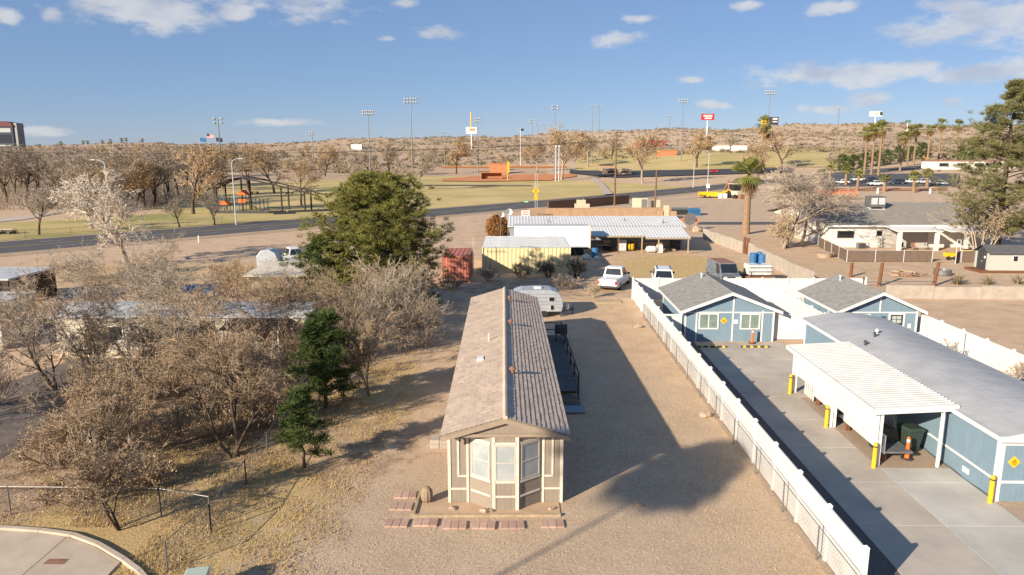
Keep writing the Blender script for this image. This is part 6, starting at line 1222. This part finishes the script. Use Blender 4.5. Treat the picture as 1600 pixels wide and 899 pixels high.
# scrub on the hills, dry grass and litter near by: nobody could count these
rs = np.random.RandomState(4); SV = []; SF = []; cnt = 0
for k in range(9000):
    Y = 360 + 560 * rs.rand() ** 1.1; x = rs.uniform(-.78, .78) * Y
    if Y < 440 and -.12 < x / Y < .45: continue
    z = T(x, Y); s = rs.uniform(.5, 1.5); n = 14
    c = np.array((x, Y, z)) + rs.normal(0, 1, (n, 3)) * (s * .8, s * .8, s * .3) + (0, 0, s * .45); a = rs.normal(0, 1, (n, 3)) * s * .6; b_ = rs.normal(0, 1, (n, 3)) * s * .6
    SV.append(np.stack((c - a * .5, c + a * .5, c + b_), axis=1).reshape(-1, 3)); SF.append(np.arange(n * 3).reshape(-1, 3) + cnt); cnt += n * 3
stuff(raw('desert_scrub', np.concatenate(SV), np.concatenate(SF), mt['scrub']), 'dark desert scrub dotted over the far hillside', 'scrub')
def blades(name, label, cat, n, area, hh, m, seed, flat=False):
    r = np.random.RandomState(seed); P_ = []
    while len(P_) < n:
        x, y = area(r)
        P_.append((x, y, 0))
    c = np.array(P_); a = r.uniform(0, 6.28, n); l = hh * r.uniform(.5, 1.3, n)
    if flat:
        d = np.stack((np.cos(a), np.sin(a), r.uniform(0, .5, n)), 1) * l[:, None]; s = np.stack((-np.sin(a), np.cos(a), r.uniform(-.3, .3, n)), 1) * (l * .35)[:, None]; c[:, 2] = .012 + r.uniform(0, .02, n)
        V = np.stack((c, c + d * .5 + s, c + d, c + d * .5 - s), 1).reshape(-1, 3); Fq = np.arange(n * 4).reshape(-1, 4)
    else:
        d = np.stack((np.cos(a) * .6, np.sin(a) * .6, np.ones(n)), 1) * l[:, None]; s = np.stack((-np.sin(a), np.cos(a), np.zeros(n)), 1) * .008
        V = np.stack((c - s, c + s, c + d), 1).reshape(-1, 3); Fq = np.arange(n * 3).reshape(-1, 3)
    return stuff(raw(name, V, Fq, m), label, cat)
def left_area(r):
    while True:
        x = r.uniform(-24, -5.5); y = r.uniform(18.5, 48)
        if y < 22.5 and x < -12.2: continue
        w = math.exp(-((x + 12.5) / 6.5) ** 2) * (1 if y < 42 else .5)
        if r.rand() < w * (.5 + .5 * math.sin(x * 1.7 + y) * math.sin(y * 1.3)): return x, y
blades('dry_grass', 'dry straw grass in the lower left yard', 'grass', 60000, left_area, .13, mt['straw'], 2)
blades('leaf_litter', 'fallen dry leaves under the bare trees', 'leaves', 26000, left_area, .075, mt['dryleaf2'], 3, True)
blades('drive_grass', 'thin straw grass along the fence and drive', 'grass', 9000, lambda r: (r.choice((8.6, 7.0)) + r.normal(0, .9), r.uniform(19, 58)), .07, mt['straw'], 5)
blades('yard_grass', 'dry grass around the parked vehicles', 'grass', 16000, lambda r: (r.uniform(7, 28.4), r.uniform(63, 89)), .12, mt['straw'], 6)
def peb(r):
    while True:
        x = r.uniform(-7, 9.2); y = r.uniform(17, 36)
        if -2.5 < x < 2.2 and y > 24: continue
        return x, y
rp = np.random.RandomState(9); n = 9000; c = np.array([(*peb(rp), .006) for _ in range(n)]); s = rp.uniform(.010, .032, (n, 1))
oc = np.array([(1, 0, 0), (0, 1, 0), (-1, 0, 0), (0, -1, 0), (0, 0, .8)]); V = (c[:, None, :] + oc[None] * s[:, None, :] * rp.uniform(.7, 1.3, (n, 5, 1))).reshape(-1, 3); fb = np.array([(0, 1, 4), (1, 2, 4), (2, 3, 4), (3, 0, 4)]); Fq = (fb[None] + (np.arange(n) * 5)[:, None, None]).reshape(-1, 3)
stuff(raw('gravel_pebbles', V, Fq, M('pebbles', (.50, .40, .30), (.32, .25, .18), 9, .9)), 'loose gravel pebbles around the tan home', 'gravel')
# ------------------------------------------------------------------ far things: poles, signs, park
def light_pole(label, p, hh, rows=2, cols=5, first=[None], w=2.6):
    t = thing('stadium_light', label, 'light pole', p, 0, 'stadium light poles'); b = MB(); b.tube((0, 0, 0), (0, 0, hh), .3, .14, 8); b.build('pole', mt['steel'], t)
    for r in range(rows):
        z = hh - .4 - r * 1.3; MB().box(-w, w, -.08, .08, z, z + .16).build('cross_arm', mt['steel'], t)
        for k in range(cols):
            x = -w * .9 + k * 1.8 * w / (cols - 1); q = MB(); q.lathe([(.16, .0), (.5, .35), (.52, .5), (.1, .75)], 10, (x, -.2, z + .1)); q.build('flood_lamp', mt['lamp'], t)
    return t
LP = [(645, 155, 300, 2, 5, 'tallest light pole with a wide rack of lamps'), (579, 174, 330, 2, 6, 'light pole left of the tallest one'), (349, 186, 240, 2, 2, 'slim light pole right of the flags'), (491, 207, 420, 2, 3, 'small far light pole over the golden trees'), (866, 166, 330, 2, 2, 'light pole over the largest tan tree'), (831, 188, 420, 2, 2, 'far light pole left of the largest tan tree'), (924, 165, 420, 1, 2, 'left pole of a slim pair'), (934, 166, 420, 1, 2, 'right pole of a slim pair'), (1063, 156, 390, 2, 4, 'light pole right of the red roofed diner'), (1043, 182, 480, 1, 4, 'far light pole beside the red roofed diner'), (1195, 143, 400, 2, 6, 'light pole above the twin palms'), (1303, 168, 420, 1, 3, 'light pole on the bare hill at the right'), (747, 186, 370, 2, 3, 'light pole beside the tall yellow sign'), (695, 207, 480, 1, 3, 'tiny far light pole left of the yellow sign'), (840, 195, 480, 1, 2, 'tiny far pole, first right of the flagpole'), (851, 194, 480, 1, 2, 'tiny far pole, second right of the flagpole')]
for px, py, Y, r, c, lb in LP:
    g = far(px, Y); top = at(px, py, Y=Y); light_pole(lb, g, top.z - g.z, r, c, w=2.6 if c > 3 else 1.3)
# wooden power poles
def power_pole(label, px, py, top, arm):
    p = land(px, py); hh = at(px, top, Y=p.y).z - p.z; t = thing('power_pole', label, 'power pole', p); MB().tube((0, 0, 0), (.1, 0, hh), .24, .15, 8).build('pole', mt['pole'], t)
    if arm:
        MB().box(-2.0, 2.2, -.1, .1, hh - 2.3, hh - 2.05).build('cross_arm', mt['pole'], t)
        for x in (-1.9, -.9, 1.0, 2.1): MB().lathe([(.05, 0), (.09, .1), (.04, .25)], 8, (x, 0, hh - 2.05)).build('insulator', mt['lamp'], t)
pw = land(960, 322)
for i, (dx, lb) in enumerate(((-1.9, 'left overhead wire crossing the park'), (.9, 'middle overhead wire crossing the park'), (2.1, 'right overhead wire crossing the park'))):
    w_ = MB(); a = Vector((pw.x + dx, pw.y, 15.4)); b = Vector((-150, 128 + i, 14.6)); w_.path([a.lerp(b, k / 24) - Vector((0, 0, 2.6 * (1 - (2 * k / 24 - 1) ** 2))) for k in range(25)], .022, 4); tag(w_.build('power_line', mt['dsteel']), lb, 'wire', 'overhead wires')
power_pole('tall wooden power pole behind the tan wall', 960, 322, 204, True); power_pole('short wooden pole right of the compound', 1023, 331, 266, False)
def street_lamp(label, px, py, top, side=1):
    p = land(px, py); hh = at(px, top, Y=p.y).z - p.z; t = thing('street_lamp', label, 'street lamp', p, 0, 'street lamps'); MB().tube((0, 0, 0), (0, 0, hh - .8), .12, .08, 8).build('pole', mt['galv'], t)
    MB().path([(0, 0, hh - .8), (.25 * side, 0, hh - .3), (.8 * side, 0, hh - .05), (1.5 * side, 0, hh)], .06, 6).build('arm', mt['galv'], t); MB().box(*sorted((1.4 * side, 2.1 * side)), -.15, .15, hh - .08, hh + .08).build('lamp_head', mt['lamp'], t, bevel=.03)
street_lamp('street lamp in front of the playground', 369, 352, 248, 1); street_lamp('street lamp rising out of the willow', 175, 364, 250, -1); street_lamp('street lamp on the road verge beside the white notice', 1105, 302, 236, -1); street_lamp('thin lamp pole left of the verge notice', 1083, 294, 252, -1)
p = land(1105, 305); board_sign('white square notice on the lamp post at the road', p.x, p.y - .4, 2.0, 1.0, 1.2, mt['white'], ((.6, .6, .12), (.35, .5, .1)), True)
# street signs near the compound
p = at(822, 341); t = thing('street_name_sign', 'green street name sign on a post by the road', 'street sign', (p.x, p.y, 0)); MB().tube((0, 0, 0), (0, 0, 3.2), .05, .05, 6).build('post', mt['rustwood'], t); MB().box(-.5, .5, -.03, .03, 3.0, 3.4).build('plate', mt['signgreen'], t); MB().box(-.35, .35, -.036, -.031, 3.14, 3.26).build('lettering', mt['white'], t)
p = at(837, 336); t = thing('crossing_sign', 'yellow diamond crossing sign with a smaller plate below', 'traffic sign', (p.x, p.y, 0)); [MB().tube((x, 0, 0), (x, 0, 8.6), .05, .05, 6).build('post', mt['galv'], t) for x in (-.12, .3)]
MB().prism([(0, 4.1), (.75, 4.85), (0, 5.6), (-.75, 4.85)], -.1, -.06, 'y').build('plate', mt['yellow'], t); MB().box(-.35, .35, -.1, -.06, 3.1, 4.0).build('plate', mt['yellow'], t); q = MB(); q.lathe([(.02, 5.12), (.1, 5.2), (.02, 5.3)], 8, (0, -.12, 0)); q.bar((0, -.12, 5.1), (0, -.12, 4.8), .16, .02); q.bar((0, -.12, 4.8), (.2, -.12, 4.45), .08, .02); q.bar((0, -.12, 4.8), (-.2, -.12, 4.45), .08, .02); q.bar((-.2, -.12, 3.3), (.2, -.12, 3.8), .08, .02); q.build('symbol', mt['black'], t)
for x, y, z, lb in ((-.5, 101.5, 3.75, 'round satellite dish at the left end of the white roof'), (-1.6, 103.5, 3.2, 'smaller satellite dish above the orange bush')):
    t = thing('satellite_dish', lb, 'satellite dish', (x, y, 0), R(20), 'satellite dishes'); MB().tube((0, .2, 0), (0, .2, z + .6), .05, .05, 6).build('mast', mt['steel'], t); rr = .5 if z > 3.7 else .4
    MB().loft([[(r * math.cos(2 * math.pi * k / 16), yy, z + .6 + r * math.sin(2 * math.pi * k / 16)) for k in range(16)] for r, yy in ((rr, -.25), (rr * .6, -.05), (.05, .05))], caps=False).build('reflector', mt['white'], t); MB().bar((0, 0, z + .1), (0, -.75, z + .4), .04).build('feed_arm', mt['steel'], t)
t = thing('antenna_mast', 'thin aerial mast standing left of the cream containers', 'mast', (-4.0, 72.8, 0)); MB().tube((0, 0, 0), (0, 0, 4.2), .035, .03, 6).build('mast', mt['galv'], t); MB().bar((-1.0, 0, 3.6), (1.0, 0, 3.6), .03).build('cross_bar', mt['galv'], t); [MB().bar((x, -.4, 3.62), (x, .4, 3.62), .02).build('element', mt['galv'], t) for x in (-.9, -.5, 0, .5, .9)]
# tall roadside signs on the skyline
def pylon(label, px, base, top, Y, w_, hh, m, lines, post=.5, ink=None, m2=None):
    g = far(px, Y); z1 = at(px, top, Y=Y).z - g.z; t = thing('billboard', label, 'billboard', g); MB().tube((0, .3, 0), (0, .3, z1 - hh * .5), post, post * .8, 8).build('post', mt['white'], t)
    p_ = MB().box(-w_ / 2, w_ / 2, -.3, .3, z1 - hh, z1).build('panel', m, t); q = MB()
    for zz, ww, th, x0 in lines:
        k = 0; i = 0
        while k < ww: l = .05 + .02 * ((i * 7) % 3); q.box((x0 + k - .5) * w_, (x0 + min(ww, k + l) - .5) * w_, -.36, -.31, z1 - hh * (1 - zz) - hh * th / 2 * (1 - .25 * (i % 2)), z1 - hh * (1 - zz) + hh * th / 2); k += l + .02; i += 1
    if lines: q.build('lettering', ink or mt['white'], p_)
    return t, z1
pylon('dark red diner sign with white lettering on a tall post', 1102, 0, 178, 620, 11, 5.2, mt['signred'], ((.66, .7, .3, .16), (.28, .55, .26, .26)))
t, z1 = pylon('dark electronic billboard half hidden by the twin palms', 1202, 0, 183, 560, 9, 6, mt['dsteel'], ((.75, .4, .25, .5), (.4, .4, .15, .5))); MB().box(-8.5, -4.6, -.25, .35, z1 - 6.3, z1 + .3).build('side_panel', mt['yellow'], t)
t, z1 = pylon('white two-sided billboard on a single post', 1361, 0, 174, 640, 11, 4.4, mt['white'], ((.5, .3, .4, .4),), ink=mt['lawn']); MB().box(3.3, 5.6, -.42, -.31, z1 - 3.6, z1 - .4).build('dark_panel', mt['dsteel'], t)
t, z1 = pylon('small green board on the right skyline', 1412, 0, 188, 760, 6, 2.6, M('board_green', (.10, .20, .16), None, 2, .7), ()); 
t, z1 = pylon('white sign below a yellow spire on the skyline', 737, 0, 199, 640, 9.5, 5.5, mt['white'], ((.6, .5, .4, .35),), ink=mt['orange']); MB().tube((-.2, .3, z1), (-.2, .3, z1 + 12.5), .55, .55, 8).build('spire', mt['yellow'], t); MB().box(-.8, .5, -.1, .7, z1 + 5.5, z1 + 6.6).build('spire_band', mt['orange'], t)
# far buildings
def far_block(name, label, px, Y, w_, d_, hh, m, roofm=None, rh=.5, lift=0.0, cat='building', win=0):
    g = far(px, Y); t = thing(name, label, cat, (g.x, g.y, g.z + lift)); MB().box(-w_ / 2, w_ / 2, 0, d_, -3, hh).build('wall', m, t); MB().box(-w_ / 2 - .3, w_ / 2 + .3, -.3, d_ + .3, hh + .003, hh + rh).build('roof', roofm or m, t)
    for k in range(win):
        x = -w_ / 2 + (k + .5) * w_ / win; f = MB().box(x - w_ / win * .3, x + w_ / win * .3, -.12, -.003, hh * .3, hh * .8).build('window', mt['frame'], t); MB().box(x - w_ / win * .25, x + w_ / win * .25, -.16, -.125, hh * .35, hh * .75).build('pane', mt['glassd'], f)
    return t
t = far_block('diner_building', 'red roofed diner on the skyline', 1017, 640, 26, 12, 4.2, mt['signred'], mt['red'], .9, 0, win=5); MB().box(-9, -5, 3, 8, 5.1, 7.0).build('roof_unit', mt['dsteel'], t)
far_block('long_white_building', 'long white low building behind the grass slope', 1141, 500, 22, 8, 3.6, mt['whitewall'], mt['tan'], .3)
far_block('pale_building', 'pale low house on the left skyline', 168, 660, 20, 8, 3.0, mt['oldwhite'], mt['tan'], .8, win=3); far_block('white_dome_building', 'small white roofed building on the middle skyline', 558, 700, 10, 8, 3.5, mt['white'], mt['white'], 1.2)
far_block('brown_roof_building', 'low reddish building on the rise behind the trees', 1042, 440, 11, 6, 3.4, mt['clay'], mt['clay'], .4); far_block('low_tan_building', 'tan service building beside the park road', 965, 322, 12, 6, 2.6, mt['tanwall'], mt['tan'], .3, win=2); far_block('storage_hut', 'small tan hut behind the park entrance', 948, 345, 6, 5, 3, mt['tanwall'], mt['dwood'], .4)
far_block('pink_wall_building', 'long pale building with red stripe beyond the pine', 1540, 300, 44, 10, 3.2, mt['whitewall'], mt['rust'], .5, win=6)
g = far(8, 640); t = thing('casino_tower', 'dark red-framed tower building at the left skyline', 'building', g); MB().box(-9, 11, 0, 14, 0, 26).build('wall', mt['cardark'], t); MB().prism([(-10, 26.003), (12, 26.003), (10, 29), (2, 30.5), (-9, 30)], -.5, 14.5, 'y').build('roof', M('dark_red_roof', (.12, .025, .035), None, 2, .6), t); MB().box(-8, 9, -.15, -.003, 21, 24.5).build('window_band', mt['curtain'], t); MB().box(-8, 9, -.15, -.003, 9, 10.2).build('window_band', mt['curtain'], t); MB().box(11.003, 14, 1, 10, 0, 29).build('side_column', mt['steel'], t)
for k in range(9): MB().box(-7.5 + k * 1.9, -6.2 + k * 1.9, -.15, -.003, 12, 19).build('window', mt['glassd'], t)
# flags
for px, top, m, lb in ((319, 215, mt['bluepl'], 'blue flag, left of three on poles'), (330, 209, None, 'striped red and white flag with blue corner'), (344, 215, mt['cardark'], 'dark flag, right of three on poles')):
    Y = 520; g = far(px - 3, Y); z1 = at(px, top, Y=Y).z - g.z; t = thing('flagpole', lb, 'flag', g, 0, 'flags on poles'); MB().tube((0, 0, 0), (0, 0, z1 + .3), .12, .08, 6).build('pole', mt['galv'], t)
    if m: MB().slab((.1, 0, z1 - 2.8), (4.6, .5, z1 - 3.4), (4.6, .5, z1 - .6), (.1, 0, z1), .05).build('flag', m, t)
    else:
        for k in range(7): MB().slab((.1, 0, z1 - .42 * (k + 1)), (4.8, .5, z1 - .42 * (k + 1) - .6), (4.8, .5, z1 - .42 * k - .6), (.1, 0, z1 - .42 * k), .05).build('stripe', mt['red'] if k % 2 == 0 else mt['white'], t)
        MB().slab((.1, -.06, z1 - 1.6), (2.0, .14, z1 - 1.85), (2.0, .14, z1 - .25), (.1, -.06, z1), .04).build('canton', mt['cardark'], t)
# park: playground, tables, ball field
def playground():
    p = land(378, 331); t = thing('playground', 'orange and blue playground set under the park trees', 'playground', p)
    for x in (-4.5, -2.5, -.5, 1.0):
        for y in (0, 2): MB().tube((x, y, 0), (x, y, 3.6), .08, .08, 6).build('post', mt['bluepl'] if x < 0 else mt['dwood'], t)
    MB().box(-4.6, -2.4, -.1, 2.1, 1.4, 1.5).build('platform', mt['dsteel'], t); MB().box(-.6, 1.1, -.1, 2.1, 1.8, 1.9).build('platform', mt['dsteel'], t)
    MB().box(-4.6, -2.4, -.15, -.1, 1.5, 2.3).build('panel', mt['orange'], t); MB().box(-.6, 1.1, -.15, -.1, 1.9, 2.7).build('panel', mt['orange'], t); MB().prism([(-.8, 3.6), (1.3, 3.6), (.25, 4.6)], -.3, 2.3, 'y').build('roof', mt['orange'], t)
    MB().slab((1.2, .3, 1.8), (3.6, .3, .2), (3.6, 1.2, .2), (1.2, 1.2, 1.8), .08).build('slide', mt['yellow'], t); MB().slab((-4.7, .3, 1.4), (-6.8, .3, .2), (-6.8, 1.2, .2), (-4.7, 1.2, 1.4), .08).build('slide', mt['orange'], t)
    s = thing('shade_canopy', 'dark arched shade structure over the playground', 'shade structure', land(405, 331)); pts = [(-11, 0, 4.6), (-7, 0, 6.6), (-3.5, 0, 7.2), (0, 0, 6.6), (7, 0, 5.0), (13, 0, 3.4)]
    for y in (0, 5): MB().path([(a, y, c) for a, _, c in pts], .15, 8).build('arch', mt['dwood'], s)
    for x, z in ((-9, 5.6), (-3.5, 7.1), (5, 5.4), (10, 4.1)):
        for y in (0, 5): MB().tube((x, y, 0), (x, y, z), .2, .2, 8).build('column', mt['dwood'], s)
    b = MB()
    for a, c in zip(pts[:4], pts[1:4]): b.slab((a[0], 0, a[2] + .22), (c[0], 0, c[2] + .22), (c[0], 5, c[2] + .22), (a[0], 5, a[2] + .22), .05)
    b.build('canopy', mt['slats'], s)
    c = thing('playground_border', 'dark timber border around the playground', 'edging', land(405, 334)); [MB().bar(a, b_, .3, .5).build('timber', mt['dsteel'], c) for a, b_ in (((-10, 0, .25), (2, 0, .25)), ((2, 0, .25), (5, 2, .25)), ((4, -3, .25), (8, -1, .25)), ((5.4, 2, .25), (14, 6, .25)))]
    g = thing('climbing_posts', 'row of blue climbing posts on the play area', 'play posts', land(408, 328)); [MB().tube((k * .9 - 2, 0, 0), (k * .9 - 2, 0, 2.4), .09, .09, 6).build('post', mt['bluepl'], g) for k in range(5)]
playground()
def picnic(px, py, label):
    t = thing('picnic_table', label, 'picnic table', land(px, py), 0, 'park picnic tables'); MB().box(-1.2, 1.2, -.4, .4, .72, .8).build('top', mt['walk'], t)
    for y in (-.9, .6): MB().box(-1.2, 1.2, y, y + .3, .42, .48).build('bench', mt['dwood'], t)
    for x in (-.9, .8): MB().box(x, x + .12, -.8, .8, 0, .41).build('leg', mt['dsteel'], t); MB().box(x, x + .12, -.1, .1, .41, .719).build('upright', mt['dsteel'], t)
picnic(513, 305, 'pale picnic table at the right of the park lawn'); picnic(452, 304, 'picnic table under the golden tree'); picnic(398, 303, 'picnic table behind the climbing posts'); picnic(12, 366, 'pale picnic table at the far left edge of the lawn')
park = ROAD
fl = offset_line([q for q in ROAD if -110 < q[0] < -28], 10.5)
chain_fence([(q[0], q[1]) for q in fl[::6]], 'low dark mesh fence along the park side of the road', 1.1, .6, wire=.012, every=6)
def dugout():
    p = land(768, 281); t = thing('dugout', 'red-brown ball field dugout with open front', 'dugout', p); MB().box(-4.5, 4.5, 2.4, 2.6, 0, 2.8).build('back_wall', mt['clay'], t); MB().box(-4.8, 4.8, -.3, 2.8, 2.803, 3.05).build('roof', mt['clay'], t)
    for x in (-4.5, 4.3): MB().box(x, x + .2, 0, 2.39, 0, 2.8).build('side_wall', mt['clay'], t)
    MB().box(-4, 4, 1.6, 2.0, .4, .5).build('bench', mt['dwood'], t); MB().box(-2.8, 4.3, -.05, .05, .95, 1.05).build('rail', mt['dsteel'], t)
    p = land(775, 274); far_block('score_booth', 'tall red-brown booth behind the dugout', 779, p.y + 8, 9, 5, 5.0, mt['clay'], mt['clay'], .3)
    p = land(793, 284); t = thing('foul_pole', 'yellow foul pole beside the dugout', 'pole', p); MB().tube((0, 0, 0), (0, 0, 8.0), .14, .14, 8).build('pole', mt['yellow'], t); MB().box(.14, .7, -.03, .03, 3.5, 7.9).build('wing', mt['yellow'], t)
    b = [land(px, 263) for px in (690, 730, 770, 810, 850, 885)]; t = thing('outfield_fence', 'dark fence behind the red infield', 'fence', b[0])
    for a, c in zip(b, b[1:]): MB().slab(a - b[0], c - b[0], c - b[0] + Vector((0, 0, 1.1)), a - b[0] + Vector((0, 0, 1.1)), .1).build('panel', mt['rustwood'], t); MB().bar(a - b[0] + Vector((0, -.1, 1.2)), c - b[0] + Vector((0, -.1, 1.2)), .1).build('top_rail', mt['yellow'], t)
    p = land(872, 283)
    for px in (868, 873): q = land(px, 284); t = thing('backstop_pole', 'left steel pole of the ball field backstop' if px == 868 else 'right steel pole of the ball field backstop', 'pole', q, 0, 'backstop poles'); MB().tube((0, 0, 0), (0, 0, 14), .22, .18, 8).build('pole', mt['galv'], t); MB().box(-.4, .4, -.1, .1, 13.5, 14.2).build('bracket', mt['galv'], t)
    p = land(813, 285); t = thing('flagpole', 'bare white flagpole on the hillside', 'flagpole', far(813, 420)); MB().tube((0, 0, 0), (0, 0, 22), .16, .1, 8).build('pole', mt['white'], t); MB().box(.1, 2.0, -.05, .05, 20.3, 21.6).build('flag', mt['cardark'], t)
dugout()
# parked cars and equipment beyond
pc = [(1315, 288, mt['carw'], 'white car at the left end of the parking lot', 'sedan'), (1360, 284, mt['cardark'], 'dark car behind the white ones', 'sedan'), (1367, 291, mt['carw'], 'white suv in the front row of the parking lot', 'suv'), (1401, 289, mt['cardark'], 'dark suv in the parking lot', 'suv'), (1421, 287, mt['carw'], 'white car right of the dark suv', 'sedan'), (1440, 288, mt['galv'], 'silver car near the right end of the lot', 'suv'), (1467, 290, mt['galv'], 'pale car at the right end of the parking lot', 'sedan'), (1340, 284, mt['carw'], 'white car in the rear row', 'suv')]
for i, (px, py, m, lb, k) in enumerate(pc): car('parked_car', lb, land(px, py) + Vector((0, 0, .13)), R(90 + rw.uniform(-12, 12)), 4.8, 1.9, 1.7 if k == 'suv' else 1.48, m, k, 'cars in the far parking lot')
car('parked_car', 'red car on the park road', land(1114, 271) + Vector((0, 0, .33)), R(92), 4.6, 1.85, 1.45, mt['red'], 'sedan')
p = land(1306, 313); t = thing('equipment_trailer', 'trailer loaded with bright orange frames', 'trailer', p, R(-4)); MB().box(-5.5, 5.5, 0, 2.2, .7, .85).build('bed', mt['dsteel'], t)
for x in (2.6, 3.6): MB().tube((x, -.1, .42), (x, .2, .42), .42, .42, 12).build('wheel', mt['tyre'], t)
for k in range(15): x = -5.2 + k * .72; q = MB(); q.bar((x, .2, .85), (x, .2, 2.5), .14); q.bar((x, 2, .85), (x, 2, 2.5), .14); q.bar((x, .2, 2.5), (x + .5, 2, 2.5), .14); q.bar((x, .2, 1.5), (x + .6, .2, 2.3), .14); q.bar((x, .15, .95), (x + .7, .15, 1.0), .25); q.build('orange_frame', mt['orange'], t)
p = land(1312, 305); t = thing('yellow_marker', 'yellow diamond warning sign on the climbing street', 'traffic sign', land(1441, 262)); MB().tube((0, 0, 0), (0, 0, 3.2), .07, .07, 6).build('post', mt['galv'], t); MB().prism([(0, 2.6), (1.1, 3.7), (0, 4.8), (-1.1, 3.7)], -.12, -.06, 'y').build('plate', mt['yellow'], t)
for px, py, lb in ((1371, 303, 'white marker post left of the parking palms'), (1453, 303, 'white marker post right of the parking palms')): p = land(px, py); tag(MB().lathe([(.28, 0), (.28, 1.5), (.2, 1.7)], 8).build('marker_post', mt['white']), lb, 'post').location = p
p = at(311, 379); tag(MB().lathe([(.12, 0), (.1, .9), (.04, 1.0)], 8).build('marker_post', mt['white']), 'small white marker post on the road shoulder', 'post').location = p
# unseen palm added behind the camera to cast a shadow patch on the gravel
fan_palm('fan_palm', 'unseen fan palm added behind the viewpoint to shade the gravel', (-24.6, -3.6, 0), 17.0, 1.95, 31, False, 260, None, .07)
